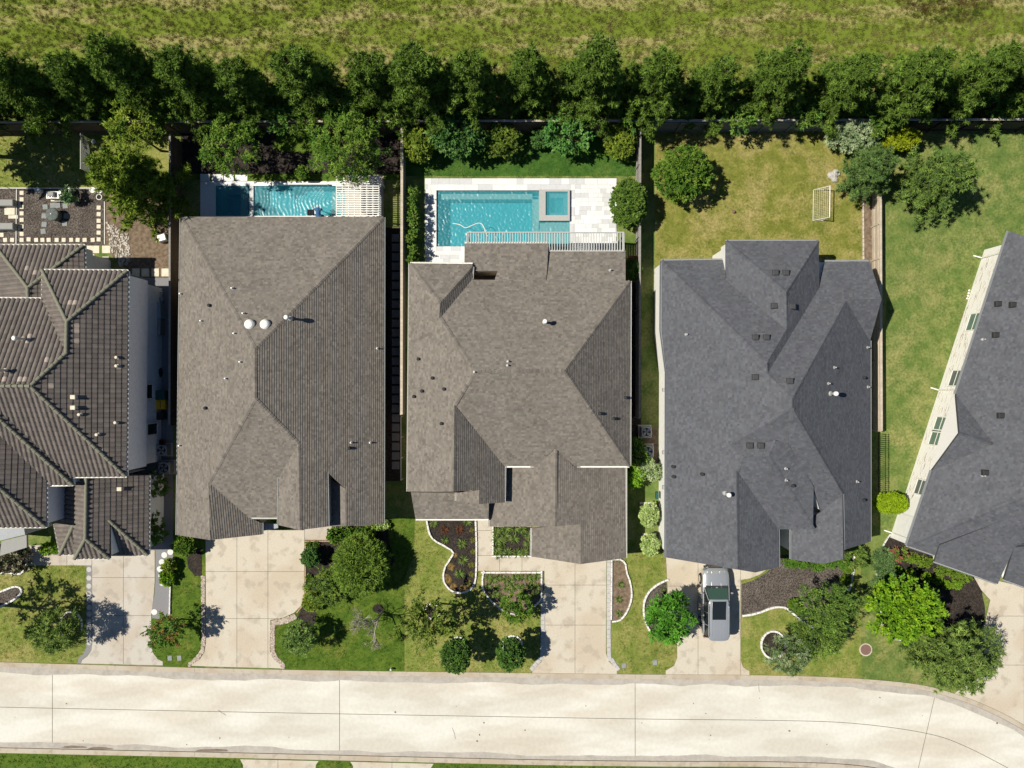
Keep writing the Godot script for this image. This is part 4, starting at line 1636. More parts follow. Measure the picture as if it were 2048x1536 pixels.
	F.append_array(["m1 m2 m3 m5 m8 m4", "m5 m3 m6 m7", "m4 m8 m9 m10", "o1 o2 o3 o4", "v1 v2 v3 v4"])
	rf = build_roof(t, V, F, "brown", M.white_paint, M.wall_tan, 2.5)
	walls(t, [820, 527, 943, 528, 943, 560, 1260, 562, 1259, 932, 1009, 932, 1009, 1003, 960, 1003, 913, 985, 816, 983], 3.95, 0.4, M.wall_tan)
	walls(t, [981, 936, 1251, 935, 1251, 1108, 1161, 1116, 1066, 1104, 1066, 1053, 981, 1053], 2.6, 0.35, M.wall_tan)
	walls(t, [831, 992, 976, 992, 976, 1034, 833, 1034], 3.0, 0.3, M.wall_tan)
	for v in [[1089, 645, "flue"], [1016, 723, "pipe"], [1015, 731, "pipe"], [837, 718, "jack"], [865, 756, "jack"], [888, 778, "jack"], [844, 782, "jack"], [828, 793, "jack"], [883, 847, "jack"], [1199, 827, "jack"], [1226, 837, "jack"], [1250, 795, "jack"], [1220, 541, "pipe"], [949, 744, "pipe"]]:
		roof_vent(t, rf, v[0], v[1], v[2], M.plain_dark if v[2] == "jack" else null)
	# added pit, deep enough to keep the low roof's opening dark
	var wl := [P(946, 542, 3.8), P(995, 542, 3.8), P(989, 561, 3.98), P(946, 561, 3.98)]
	b = MB.new()
	for i in 4:
		var w0: Vector3 = wl[i] - Vector3(0, 0.02, 0)
		var w1: Vector3 = wl[(i + 1) % 4] - Vector3(0, 0.02, 0)
		b.quad(w1, w0, Vector3(w0.x, 0.6, w0.z), Vector3(w1.x, 0.6, w1.z))
	b.quad(Vector3(wl[3].x, 0.6, wl[3].z), Vector3(wl[2].x, 0.6, wl[2].z), Vector3(wl[1].x, 0.6, wl[1].z), Vector3(wl[0].x, 0.6, wl[0].z))
	part(b, "added_dark_well", M.wall_tan, t)
	for q in [[932, 490], [1093, 490], [1247, 506], [1010, 490]]:
		b = MB.new()
		var e := P(q[0], q[1], 3.1)
		b.box(turned(Vector3(e.x, 1.55, e.z + 0.15), 0), Vector3(0.2, 3.1, 0.2))
		part(b, "porch_post", M.white_paint, t)

	# the grey house
	t = thing("grey_house", P(1530, 820), "white walled house with many hips of slate grey shingles behind the parked car", "house")
	rf = build_roof(t, H4_V, H4_F, "grey", M.grey_paint, M.stucco_white, 3.0)
	walls(t, [1323, 521, 1452, 521, 1638, 521, 1739, 523, 1740, 1083, 1687, 1096, 1585, 1110, 1585, 1062, 1554, 1062, 1554, 1128, 1475, 1128, 1332, 1110, 1333, 745, 1322, 660], 3.25, 0.1, M.stucco_white)
	walls(t, [1452, 482, 1637, 482, 1637, 600, 1452, 600], 4.55, 0.25, M.stucco_white, "wall")
	for v in [[1550, 546, "box"], [1571, 546, "box"], [1548, 612, "box"], [1584, 613, "box"], [1510, 675, "box"], [1532, 675, "box"], [1510, 754, "box"], [1579, 762, "box"], [1499, 891, "box"], [1521, 891, "box"], [1372, 669, "pipe"], [1668, 735, "pipe"], [1656, 767, "pipe"], [1734, 695, "pipe"], [1735, 774, "pipe"], [1726, 755, "jack"], [1660, 787, "flue"], [1346, 933, "jack"], [1347, 953, "jack"], [1404, 948, "jack"], [1571, 937, "pipe"], [1571, 960, "pipe"], [1584, 971, "jack"], [1713, 963, "pipe"], [1725, 1000, "jack"], [1450, 986, "flue"]]:
		roof_vent(t, rf, v[0], v[1], v[2])
	# small fittings on the white side wall
	var wx4 := P(1332.5, 800, 3.25).x + 0.08
	for z in [4.7, 0.4, 7.1]:
		b = MB.new()
		b.box(turned(Vector3(wx4 - 0.08, 2.2, z), 0), Vector3(0.12, 0.3, 0.25), 0.02)
		part(b, "wall_vent", M.grey_paint, t)
	b = MB.new()
	b.tube(P(1558, 1064, 3.0), P(1553, 1072, 0.1), 0.06, 0.06, 8)
	part(b, "downspout", M.offwhite_paint, t)

	# the house at the bend
	t = thing("slanted_house", P(1960, 850), "grey shingled house set askew with whitewashed brick side wall and windows", "house")
	rf = build_roof(t, H5_V, H5_F, "grey", M.grey_paint, M.brick_white, 3.0)
	var wp := walls(t, [2018, 462, 1814, 1091, 1870, 1110, 1869, 1123, 1995, 1167, 2150, 1210, 2320, 560], 3.4, 0.55, M.brick_white)
	# the whitewashed bricks worn bare here and there stand a little proud of the wall
	var a := P(2018, 462, 3.4)
	var c := P(1814, 1091, 3.4)
	var along := (c - a)
	along.y = 0
	var al := along.length()
	along = along.normalized()
	var out := Vector3(-absf(along.z), 0, along.x).normalized()
	if out.x > 0: out = -out
	out = Vector3(along.z, 0, -along.x)
	if out.x > 0: out = -out
	var base := Vector3(a.x, 0, a.z) - out * 0.55
	var r := RandomNumberGenerator.new()
	r.seed = 8
	var bm := MB.new()
	for i in 420:
		var q := base + along * r.randf_range(0.8, al - 3.0) + Vector3(0, r.randf_range(0.15, 3.0), 0) + out * 0.004
		bm.box(Transform3D(Basis(along, Vector3.UP, along.cross(Vector3.UP)), q), Vector3(r.randf_range(0.19, 0.5), 0.065, 0.016))
	part(bm, "worn_bricks", M.brick_white_b, t, "stuff")
	for w in [[1952, 645, M.glass_green, 1.2, 1.4], [1913, 757, M.glass_grey, 1.1, 1.3], [1893, 853, M.glass_green, 1.05, 1.5], [1884, 879, M.glass_green, 1.05, 1.5], [1843, 975, M.glass_grey, 1.0, 1.2]]:
		var q := P(w[0], w[1], 1.75)
		var s := (q - base).dot(along)
		window(t, base + along * s + Vector3(0, 1.75, 0), out, w[3], w[4], w[2], 1)
	b = MB.new()
	var corner := base + along * (al - 1.0)
	b.box(Transform3D(Basis(along, Vector3.UP, along.cross(Vector3.UP)), corner + out * 0.03 + Vector3(0, 1.55, 0)), Vector3(1.9, 3.1, 0.08))
	part(b, "plaster_corner", M.stucco_white, t)
	for k in [1.2, al * 0.5, al - 0.4]:
		b = MB.new()
		b.tube(base + along * k + out * 0.08 + Vector3(0, 3.2, 0), base + along * k + out * 0.08 + Vector3(0, 0.15, 0), 0.05, 0.05, 8)
		b.tube(base + along * k + out * 0.08 + Vector3(0, 0.15, 0), base + along * k + out * 0.65 + Vector3(0, 0.06, 0), 0.05, 0.05, 8)
		part(b, "downspout", M.white_paint, t)
	for v in [[1995, 608, "box"], [2024, 610, "box"], [1990, 670, "box"], [1965, 679, "pipe"], [2000, 831, "box"], [1969, 945, "box"], [1965, 951, "pipe"]]:
		roof_vent(t, rf, v[0], v[1], v[2], M.plain_dark if v[2] == "box" else null)


func _xz(px: float, py: float, h: float) -> Vector2:
	var p := P(px, py, h)
	return Vector2(p.x, p.z)


# ---------------------------------------------------------------- pools
func pit(o: Node3D, x0: float, y0: float, x1: float, y1: float, top: float, depth: float, m: Material, called := "basin") -> void:
	var p := [G(x0, y0), G(x1, y0), G(x1, y1), G(x0, y1)]
	var b := MB.new()
	for i in 4:
		var a: Vector2 = p[i]
		var c: Vector2 = p[(i + 1) % 4]
		b.quad(Vector3(c.x, top, c.y), Vector3(a.x, top, a.y), Vector3(a.x, -depth, a.y), Vector3(c.x, -depth, c.y))
	b.quad(Vector3(p[3].x, -depth, p[3].y), Vector3(p[2].x, -depth, p[2].y), Vector3(p[1].x, -depth, p[1].y), Vector3(p[0].x, -depth, p[0].y))
	part(b, called, m, o)


func water_sheet(o: Node3D, x0: float, y0: float, x1: float, y1: float, y: float, amp := 0.016, from := Vector2.INF) -> void:
	# the rippled surface: short crossing waves, or rings that run out from a swimmer's splash
	var a := G(x0, y0)
	var c := G(x1, y1)
	var n := Vector2i(((c - a) / 0.055).ceil())
	var n1 := noise(2.1, 5, 1)
	var n2 := noise(3.6, 6, 1)
	var hs := PackedFloat32Array()
	for j in n.y + 1:
		for i in n.x + 1:
			var p := a.lerp(c, 0.0) + (c - a) * Vector2(float(i) / n.x, float(j) / n.y)
			var h := (absf(n1.get_noise_2d(p.x, p.y)) * 1.6 - 0.4 + n2.get_noise_2d(p.x, p.y) * 0.6) * amp
			if from != Vector2.INF:
				var d := p.distance_to(G(from.x, from.y))
				h = h * 0.35 + sin(d * 24.0 + n1.get_noise_2d(p.x * 0.3, p.y * 0.3) * 5.0) * amp * 0.8 * exp(-d * 0.22)
			hs.append(h)
	var b := MB.new()
	for j in n.y:
		for i in n.x:
			var q := PackedVector3Array()
			for k in [[0, 0], [0, 1], [1, 1], [1, 0]]:
				var p := a + (c - a) * Vector2(float(i + k[0]) / n.x, float(j + k[1]) / n.y)
				q.append(Vector3(p.x, y + hs[(i + k[0]) + (j + k[1]) * (n.x + 1)], p.y))
			b.quad(q[0], q[1], q[2], q[3])
	part(b, "water", M.water, o)


func ledge(o: Node3D, x0: float, y0: float, x1: float, y1: float, top: float, bottom: float, m: Material, called: String) -> void:
	var b := MB.new()
	slab(b, rect(x0, y0, x1, y1), top, top - bottom)
	part(b, called, m, o)


func tile_field(o: Node3D, x0: float, y0: float, x1: float, y1: float, row: float, wmin: float, wmax: float, y: float, sd: int, holes: Array = []) -> void:
	var r := RandomNumberGenerator.new()
	r.seed = sd
	var n := maxi(1, int(round((y1 - y0) / row)))
	for j in n:
		var ya := lerpf(y0, y1, float(j) / n)
		var yb := lerpf(y0, y1, float(j + 1) / n)
		var x := x0 - r.randf() * wmin
		while x < x1 - 0.5:
			var w := r.randf_range(wmin, wmax)
			var xa := maxf(x, x0)
			var xb := minf(x + w, x1)
			x += w
			if xb - xa < 1.0:
				continue
			var ok := true
			for h in holes:
				if xa < h[2] and xb > h[0] and ya < h[3] and yb > h[1]:
					ok = false
			if not ok:
				continue
			var b := MB.new()
			var g := 0.10
			slab(b, rect(xa + g, ya + g, xb - g, yb - g), y + r.randf_range(0, 0.003), 0.03)
			part(b, "tile", [M.marble, M.marble, M.marble_b, M.marble_c][r.randi() % 4], o)


func pools() -> void:
	# the marble pool of the middle house
	var d := thing("pool_deck", P(1040, 360), "", "", "", "structure")
	for q in [[850, 357, 1233, 381], [850, 381, 873, 527], [873, 493, 1139, 527], [1139, 381, 1233, 527], [930, 527, 1251, 575], [1233, 500, 1251, 527]]:
		var b := MB.new()
		slab(b, rect(q[0], q[1], q[2], q[3]), 0.03, 0.03)
		part(b, "mortar_bed", M.grout, d)
		hard.append(rect(q[0], q[1], q[2], q[3]))
	tile_field(d, 850, 357, 1233, 369, 12, 13, 26, 0.045, 1)
	tile_field(d, 862, 369, 1150, 381, 12, 20, 34, 0.048, 2)
	tile_field(d, 850, 369, 862, 527, 10, 12, 12.1, 0.045, 3)
	tile_field(d, 862, 381, 873, 527, 16, 11, 11.1, 0.048, 4)
	tile_field(d, 873, 493, 930, 527, 9, 12, 22, 0.045, 5)
	tile_field(d, 1139, 381, 1150, 500, 17, 11, 11.1, 0.048, 6)
	tile_field(d, 1150, 369, 1233, 500, 9, 8, 17, 0.045, 7)
	tile_field(d, 1098, 500, 1251, 527, 13, 14, 24, 0.045, 8)
	var p := thing("swimming_pool", P(1000, 437), "turquoise swimming pool with raised corner spa set in white marble paving", "pool")
	pit(p, 873, 381, 1139, 493, 0.03, 1.35, M.pool_teal)
	ledge(p, 881, 385, 1065, 396, -0.42, -1.34, M.pool_ledge, "bench")
	ledge(p, 1065, 396, 1078, 493, -0.40, -1.34, M.pool_ledge, "bench")
	ledge(p, 1090, 443.5, 1138.5, 492.5, -0.22, -1.34, M.pool_ledge, "sun_shelf")
	ledge(p, 1078, 443.5, 1090, 492.5, -0.5, -1.34, M.pool_ledge, "step")
	water_sheet(p, 873.2, 381.2, 1138.8, 492.8, -0.10)
	for q in [[1078, 381, 1091, 443], [1091, 432, 1139, 443], [1091, 381, 1139, 385], [1135, 385, 1139, 432]]:
		ledge(p, q[0], q[1], q[2], q[3], 0.28, -1.3, M.pool_grey, "spa_wall")
	ledge(p, 1091, 385, 1097, 432, -0.25, -1.3, M.pool_ledge, "spa_seat")
	ledge(p, 1097, 385, 1135, 394, -0.25, -1.3, M.pool_ledge, "spa_seat")
	ledge(p, 1127, 394, 1135, 432, -0.25, -1.3, M.pool_ledge, "spa_seat")
	ledge(p, 1097, 424, 1127, 432, -0.25, -1.3, M.pool_ledge, "spa_seat")
	ledge(p, 1097, 394, 1127, 424, -0.8, -1.3, M.pool_teal_b, "spa_floor")
	water_sheet(p, 1091.1, 385.1, 1134.9, 431.9, 0.18, 0.003)
	# the hose of the pool cleaner floats in a long bend
	var hz := MB.new()
	var line := curve([905, 446, 920, 449, 931, 455, 945, 450, 955, 446, 963, 447, 968, 455, 971, 464, 975, 472], false, 5)
	for i in line.size() - 1:
		hz.tube(Vector3(line[i].x, -0.09, line[i].y), Vector3(line[i + 1].x, -0.09, line[i + 1].y), 0.03, 0.03, 6, false)
	tag(part(hz, "cleaner_hose", M.white_paint), "white pool cleaner hose floating in bends on the marble pool", "hose")

	# the slatted pergola along the back of the middle house
	var pg := thing("slatted_pergola", P(1090, 484), "pergola of many thin white slats over the marble deck", "pergola")
	var sl := MB.new()
	sl.box(Transform3D(), Vector3(0.045, 0.18, 1.0), 0.01)
	var sm := sl.mesh()
	for i in 60:
		var x := lerpf(936.5, 1245.5, i / 59.0)
		var y1 := 486.5 if x < 1098 else 501.5
		var q0 := P(x, 466, 3.2)
		var q1 := P(x, y1, 3.2)
		piece(sm, Transform3D(Basis().scaled(Vector3(1, 1, q1.z - q0.z)), (q0 + q1) / 2), "slat", M.offwhite_paint, pg)
	for q in [[934, 465, 1248, 465], [1098, 502.4, 1248, 502.4], [934, 487.3, 1098, 487.3]]:
		var b := MB.new()
		var q0 := P(q[0], q[1], 3.2)
		var q1 := P(q[2], q[3], 3.2)
		b.box(turned((q0 + q1) / 2, 0), Vector3(q1.x - q0.x, 0.2, 0.05))
		part(b, "beam", M.offwhite_paint, pg)
	for x in [934.0, 1247.5]:
		var b := MB.new()
		var q0 := P(x, 466, 3.2)
		var q1 := P(x, 487 if x < 1000 else 501, 3.2)
		b.box(turned((q0 + q1) / 2, 0), Vector3(0.05, 0.2, q1.z - q0.z))
		part(b, "beam", M.offwhite_paint, pg)
		b = MB.new()
		b.box(turned(Vector3(q0.x, 1.6, q0.z + 0.1), 0), Vector3(0.14, 3.2, 0.14))
		part(b, "post", M.offwhite_paint, pg)

	# the narrow pool of the skylight house
	d = thing("pool_deck", P(580, 364), "", "", "", "structure")
	for q in [[401, 363, 675, 372], [401, 372, 432, 432], [690, 350, 768, 432], [675, 352, 690, 372], [401, 348, 420, 362], [424, 349, 446, 362], [448, 349, 468, 362], [471, 350, 495, 362], [401, 432, 768, 470]]:
		var b := MB.new()
		slab(b, rect(q[0], q[1], q[2], q[3]), 0.04, 0.04)
		part(b, "slab", M.concrete_grey if q[0] > 680 else M.marble_c, d)
		hard.append(rect(q[0], q[1], q[2], q[3]))
	p = thing("swimming_pool", P(560, 402), "long narrow turquoise pool with a square spa behind the brown house", "pool")
	pit(p, 432, 372, 690, 432, 0.035, 1.25, M.pool_teal)
	ledge(p, 432.3, 372.3, 450, 431.7, -0.45, -1.24, M.pool_teal_b, "spa_seat")
	ledge(p, 450, 372.3, 478, 386, -0.45, -1.24, M.pool_teal_b, "spa_seat")
	ledge(p, 478, 372.3, 492, 431.7, -0.35, -1.24, M.pool_ledge, "spa_seat")
	ledge(p, 450, 423, 478, 431.7, -0.45, -1.24, M.pool_teal_b, "spa_seat")
	ledge(p, 492, 372.2, 499, 431.8, -0.7, -1.24, M.pool_teal_b, "trough")
	ledge(p, 499, 372.2, 507, 431.8, 0.02, -1.24, M.marble_b, "spa_wall")
	ledge(p, 660, 380, 689.7, 431.7, -0.5, -1.24, M.pool_ledge, "sun_shelf")
	ledge(p, 552, 369, 658, 371.8, 0.4, 0.0, M.marble_c, "feature_wall")
	water_sheet(p, 432.2, 372.2, 498.8, 431.8, -0.06, 0.003)
	water_sheet(p, 507.2, 372.2, 689.8, 431.8, -0.09, 0.014, Vector2(660, 405))
	# its white trellis
	pg = thing("white_trellis", P(716, 395), "square white trellis roof of crossing slats over the narrow pool's end", "pergola")
	for i in 18:
		var b := MB.new()
		var q0 := P(672, 354 + i * 4.55, 2.8)
		var q1 := P(758, 354 + i * 4.55, 2.8)
		b.box(turned((q0 + q1) / 2, 0), Vector3(q1.x - q0.x, 0.05, 0.06))
		part(b, "slat", M.white_paint, pg)
	for i in 8:
		var b := MB.new()
		var q0 := P(672.5 + i * 12.2, 352, 2.74)
		var q1 := P(672.5 + i * 12.2, 433, 2.74)
		b.box(turned((q0 + q1) / 2 - Vector3(0, 0.06, 0), 0), Vector3(0.05, 0.1, q1.z - q0.z))
		part(b, "rafter", M.white_paint, pg)
	for q in [[675, 356], [756, 356], [756, 430], [684, 430]]:
		var b := MB.new()
		var e := P(q[0], q[1], 2.7)
		b.box(turned(Vector3(e.x, 1.33, e.z), 0), Vector3(0.12, 2.66, 0.12))
		part(b, "post", M.white_paint, pg)
	lidded_box("outdoor_counter", 738, 392, 1.1, 2.2, 0.9, M.wall_tan, "tan counter standing under the white trellis", "counter", "", 0.0, M.grey_stone)
	ledge(d, 757, 372, 768, 470, 0.9, 0.0, M.grey_paint, "low_wall")
	# lounger float
	var fl := thing("pool_float", P(623, 425), "dark inflatable lounger floating at the edge of the narrow pool", "float")
	var b2 := MB.new()
	var c := P(623, 424.5)
	for k in 5:
		b2.tube(c + Vector3(-0.24 + k * 0.12, -0.02, -0.19), c + Vector3(-0.24 + k * 0.12, 0.0, 0.2), 0.075, 0.075, 8)
	part(b2, "mattress", M.cloth_dark, fl)
	b2 = MB.new()
	b2.tube(c + Vector3(0.28, 0.02, -0.15), c + Vector3(0.30, 0.03, 0.16), 0.085, 0.08, 8)
	part(b2, "pillow", M.cloth_pale, fl)


func person() -> void:
	# stands on the deck by the eave and bends over the water, one arm stretched out
	var at := P(644, 436)
	at.y = 0.04
	var t := thing("person", at, "person in a blue shirt and pale cap bending over the narrow pool's edge", "person")
	var o := at
	var hipL := o + Vector3(-0.11, 0.86, 0.06)
	var hipR := o + Vector3(0.11, 0.86, 0.06)
	var neck := o + Vector3(-0.02, 1.10, -0.44)
	var legs := [
		[hipL, o + Vector3(-0.13, 0.48, -0.06), 0.095, 0.062], [o + Vector3(-0.13, 0.48, -0.06), o + Vector3(-0.13, 0.08, 0.04), 0.060, 0.042], [o + Vector3(-0.13, 0.05, 0.06), o + Vector3(-0.14, 0.03, -0.14), 0.045, 0.035],
		[hipR, o + Vector3(0.17, 0.47, -0.02), 0.095, 0.062], [o + Vector3(0.17, 0.47, -0.02), o + Vector3(0.22, 0.08, 0.08), 0.060, 0.042], [o + Vector3(0.22, 0.05, 0.10), o + Vector3(0.24, 0.03, -0.1), 0.045, 0.035],
	]
	var torso := [
		[hipL, hipR, 0.11, 0.11], [o + Vector3(0, 0.9, 0.05), o + Vector3(-0.01, 1.02, -0.2), 0.125, 0.13], [o + Vector3(-0.01, 1.02, -0.2), o + Vector3(-0.02, 1.09, -0.36), 0.14, 0.13],
		[o + Vector3(-0.17, 1.08, -0.36), o + Vector3(0.14, 1.08, -0.36), 0.075, 0.075],
	]
	var arms := [
		[o + Vector3(-0.18, 1.08, -0.36), o + Vector3(-0.34, 0.86, -0.46), 0.055, 0.043], [o + Vector3(-0.34, 0.86, -0.46), o + Vector3(-0.47, 0.66, -0.58), 0.042, 0.03], [o + Vector3(-0.47, 0.66, -0.58), o + Vector3(-0.52, 0.6, -0.64), 0.034, 0.028],
		[o + Vector3(0.16, 1.08, -0.36), o + Vector3(0.22, 0.84, -0.42), 0.055, 0.043], [o + Vector3(0.22, 0.84, -0.42), o + Vector3(0.14, 0.66, -0.54), 0.042, 0.03], [o + Vector3(0.14, 0.66, -0.54), o + Vector3(0.11, 0.6, -0.6), 0.034, 0.028],
	]
	for w in [[-0.52, 0.6, -0.64], [0.11, 0.6, -0.6]]:
		for k in 5:
			var q := o + Vector3(w[0], w[1], w[2]) + Vector3((k - 2) * 0.016, 0, 0)
			arms.append([q, q + Vector3((k - 2) * 0.012, -0.05, -0.05 + absf(k - 2) * 0.008), 0.012, 0.009])
	var head := [[neck + Vector3(0, -0.03, 0.06), neck + Vector3(0, 0.0, -0.06), 0.055, 0.055], [neck + Vector3(0, 0.02, -0.14), neck + Vector3(0, -0.03, -0.17), 0.095, 0.075], [neck + Vector3(0, -0.09, -0.21), neck + Vector3(0, -0.07, -0.23), 0.018, 0.012]]
	part(body_mesh(legs + torso + arms + head, 0.024, 0.035), "body", M.skin, t)
	var shirt := []
	for q in torso:
		shirt.append([q[0], q[1], q[2] + 0.022, q[3] + 0.022])
	for q in [arms[0], arms[3]]:
		shirt.append([q[0], q[0].lerp(q[1], 0.6), q[2] + 0.026, q[3] + 0.03])
	part(body_mesh(shirt, 0.024, 0.05), "shirt", M.cloth_blue, t)
	var trou := [[hipL, hipR, 0.125, 0.125]]
	for i in [0, 1, 3, 4]:
		trou.append([legs[i][0], legs[i][1], legs[i][2] + 0.024, legs[i][3] + 0.028])
	part(body_mesh(trou, 0.024, 0.04), "trousers", M.cloth_dark, t)
	part(body_mesh([[neck + Vector3(0, 0.045, -0.13), neck + Vector3(0, 0.04, -0.15), 0.10, 0.095], [neck + Vector3(0, -0.0, -0.22), neck + Vector3(0, -0.03, -0.28), 0.05, 0.03]], 0.02, 0.04), "cap", M.cloth_pale, t)


# ---------------------------------------------------------------- fences
func fences() -> void:
	var hb := 2.45
	var yb := func(x): return (lerpf(244.5, 239.0, x / 2048.0) - 768.0) / PPM * (CAM_H - hb) / CAM_H
	var xb := func(x): return (x - 1024.0) / PPM * (CAM_H - hb) / CAM_H
	fence("board_fence", Vector2(xb.call(-160.0), yb.call(0.0)), Vector2(xb.call(1306.0), yb.call(1306.0)), hb, M.wood_brown, M.wood_tan, "long brown board fence with pale cap below the pine row", 2.4)
	fence("board_fence", Vector2(xb.call(1308.0), yb.call(1308.0)), Vector2(xb.call(1766.0), yb.call(1766.0)), hb, M.wood_slate, M.wood_cap, "slate grey board fence behind the lawn with the football goal", 2.0)
	fence("board_fence", Vector2(xb.call(1768.0), yb.call(1768.0)), Vector2(xb.call(2260.0), yb.call(2260.0)), hb, M.plain_dark, M.wood_cap, "black board fence behind the slanted house's lawn", 2.0)
	fence("board_fence", _xz(340, 268, 2.0), _xz(339, 850, 2.0), 2.0, M.wood_brown, M.wood_grey, "dark board fence between the tiled house and the skylight house", 2.4)
	fence("board_fence", _xz(804, 250, 1.9), _xz(803, 829, 1.9), 1.9, M.wood_grey, M.wood_tan, "weathered board fence with tan cap beside the row of dark pavers", 2.4, 0.18)
	fence("board_fence", _xz(1281, 254, 1.85), _xz(1279, 836, 1.85), 1.85, M.wood_grey, M.wood_grey, "weathered grey board fence between the marble pool yard and the olive lawn", 2.4, 0.12)
	fence("board_fence", _xz(1761, 378, 1.35), _xz(1763, 862, 1.35), 1.35, M.wood_tan, M.wood_tan, "tan board fence east of the grey shingled house", 2.4, 0.16)
	# picket railing
	var t := thing("metal_railing", P(1755, 925), "low black metal picket railing at the end of the tan fence", "fence")
	for i in 29:
		var b := MB.new()
		var p := P(1754, 867 + i * 4.1)
		b.tube(p, p + Vector3(0, 1.4, 0), 0.014, 0.014, 5)
		part(b, "picket", M.dark_metal, t)
	for h in [0.25, 1.3]:
		var b := MB.new()
		b.box(turned(P(1754, 924) + Vector3(0, h, 0), 0), Vector3(0.035, 0.035, 4.2))
		part(b, "rail", M.dark_metal, t)
	# thin white rail fence beside the pavers
	t = thing("pipe_railing", P(803, 893), "thin white pipe railing beside the dark paver path", "fence")
	for z in [832, 873, 914, 957]:
		var b := MB.new()
		var p := P(806, z)
		b.tube(p, p + Vector3(0, 1.1, 0), 0.025, 0.025, 6)
		part(b, "post", M.white_paint, t)
	var br := MB.new()
	br.tube(P(806, 832) + Vector3(0, 1.1, 0), P(806, 957) + Vector3(0, 1.1, 0), 0.03, 0.03, 6)
	part(br, "rail", M.white_paint, t)


# ---------------------------------------------------------------- gardens
func gardens() -> void:
	var white := "white stone edging "
	# middle house
	var bedA := curve([853, 1036, 857, 1058, 862, 1072, 872, 1082, 890, 1092, 906, 1104, 899, 1120, 891, 1133, 887, 1150, 890, 1166, 902, 1180, 918, 1185, 936, 1181, 947, 1170, 952, 1150, 953, 1090, 951, 1036], false, 4)
	sheet("flower_bed", bedA, 0.012, M.mulch)
	edging("stone_edging", bedA, M.white_stone, white + "round the long curved mulch bed by the middle house", 0.36, 0.13)
	sheet("flower_bed", rect(987, 1050, 1064, 1111), 0.012, M.mulch)
	edging("stone_edging", poly([986, 1054, 986, 1112, 1063, 1112]), M.white_stone, white + "of the square courtyard bed packed with strap leaves", 0.36, 0.1)
	var bedC := curve([967, 1145, 965, 1160, 967, 1178, 976, 1194, 990, 1208, 1010, 1222, 1035, 1229, 1058, 1219, 1075, 1206, 1082, 1196, 1083, 1170, 1083, 1145], false, 4)
	sheet("flower_bed", bedC, 0.012, M.dirt)
	edging("stone_edging", bedC, M.white_stone, white + "of the bed with rows of strap leaved plants", 0.36, 0.13)
	edging("stone_edging", poly([967, 1144.5, 1083, 1144.5]), M.white_stone, white + "in one straight line along the middle house's front walk", 0.36, 0.13)
	var bedD := curve([1224, 1118, 1247, 1122, 1254, 1146, 1261, 1168, 1263, 1192, 1258, 1213, 1249, 1230, 1238, 1240, 1222, 1243], false, 4)
	sheet("flower_bed", bedD, 0.012, M.dirt)
	edging("stone_edging", bedD, M.white_stone, white + "bowed round the narrow bed right of the flagstone strip", 0.34, 0.12)
	edging("stone_edging", poly([1223.5, 1120, 1222.5, 1241]), M.white_stone, white + "straight between flagstone strip and narrow bed", 0.34, 0.1)
	# flagstones beside the middle drive
	for k in 2:
		var ln: PackedVector2Array = curve([1218, 1120, 1218, 1300, 1224, 1320, 1238, 1340], false, 5) if k == 0 else curve([1086, 1200, 1085, 1300, 1080, 1318, 1064, 1337], false, 5)
		var sp := strip(offset_line(ln, -0.16), offset_line(ln, 0.16))
		sheet("stone_strip", sp, 0.010, M.grout)
		edging("flagstone_strip", ln, M.grey_stone, "grey flagstone strip along the %s side of the middle driveway" % ["narrow bed", "round shrub"][k], 0.32, 0.28, 0.05, "flagstone strips")
	for q in [[917, 1293, 19], [1025, 1290, 19], [866, 1222, 15]]:
		var c := PackedVector2Array()
		for i in 25:
			var a := TAU * i / 24 - 0.4
			c.append(G(q[0] + cos(a) * q[2], q[1] + sin(a) * q[2]))
		sheet("tree_ring", c, 0.012, M.mulch)
		edging("stone_edging", c, M.white_stone, white + "ring round a tree by the middle driveway lawn", 0.3, 0.13, 0.14, "stone rings round trees")
	# grey house
	var bedE := curve([1333, 1160, 1316, 1168, 1300, 1181, 1290, 1198, 1287, 1216, 1289, 1236, 1296, 1255, 1306, 1266, 1330, 1264, 1336, 1230], false, 4)
	sheet("flower_bed", bedE, 0.012, M.bark)
	edging("stone_edging", bedE.slice(0, 30), M.white_stone, white + "curving round the bark bed left of the parked car", 0.32, 0.14)
	var bedF := poly([1483, 1168, 1508, 1160, 1530, 1147, 1543, 1136, 1552, 1110, 1706, 1104, 1704, 1150, 1697, 1183, 1690, 1200, 1660, 1245, 1625, 1256])
	var wave := curve([1625, 1256, 1612, 1247, 1598, 1238, 1585, 1226, 1571, 1216, 1555, 1213.5, 1538, 1217, 1520, 1224, 1500, 1229, 1483, 1231], false, 4)
	bedF.append_array(wave)
	sheet("flower_bed", bedF, 0.012, M.bark)
	edging("stone_edging", wave, M.white_stone, white + "in a long wave below the large bark bed", 0.34, 0.15)
	edging("stone_edging", curve([1708, 1112, 1706, 1140, 1702, 1160, 1696, 1184], false, 4), M.white_stone, white + "running beside two clipped balls to the grass", 0.34, 0.15)
	var ring := PackedVector2Array()
	for i in 31:
		var a := TAU * i / 30
		ring.append(G(1546 + cos(a) * 24, 1289 + sin(a) * 27))
	sheet("tree_ring", ring, 0.012, M.mulch)
	edging("stone_edging", ring, M.white_stone, white + "ring round the grey green tree near the kerb", 0.3, 0.14)
	# slanted house
	var bedG := curve([1781, 1066, 1768, 1088, 1757, 1115, 1752, 1140, 1754, 1165, 1762, 1200, 1762, 1235, 1772, 1262, 1790, 1280, 1830, 1285, 1880, 1290, 1930, 1300, 1962, 1262, 1970, 1220, 1965, 1180, 1995, 1172, 1875, 1120, 1865, 1105], false, 4)
	sheet("flower_bed", bedG, 0.012, M.mulch)
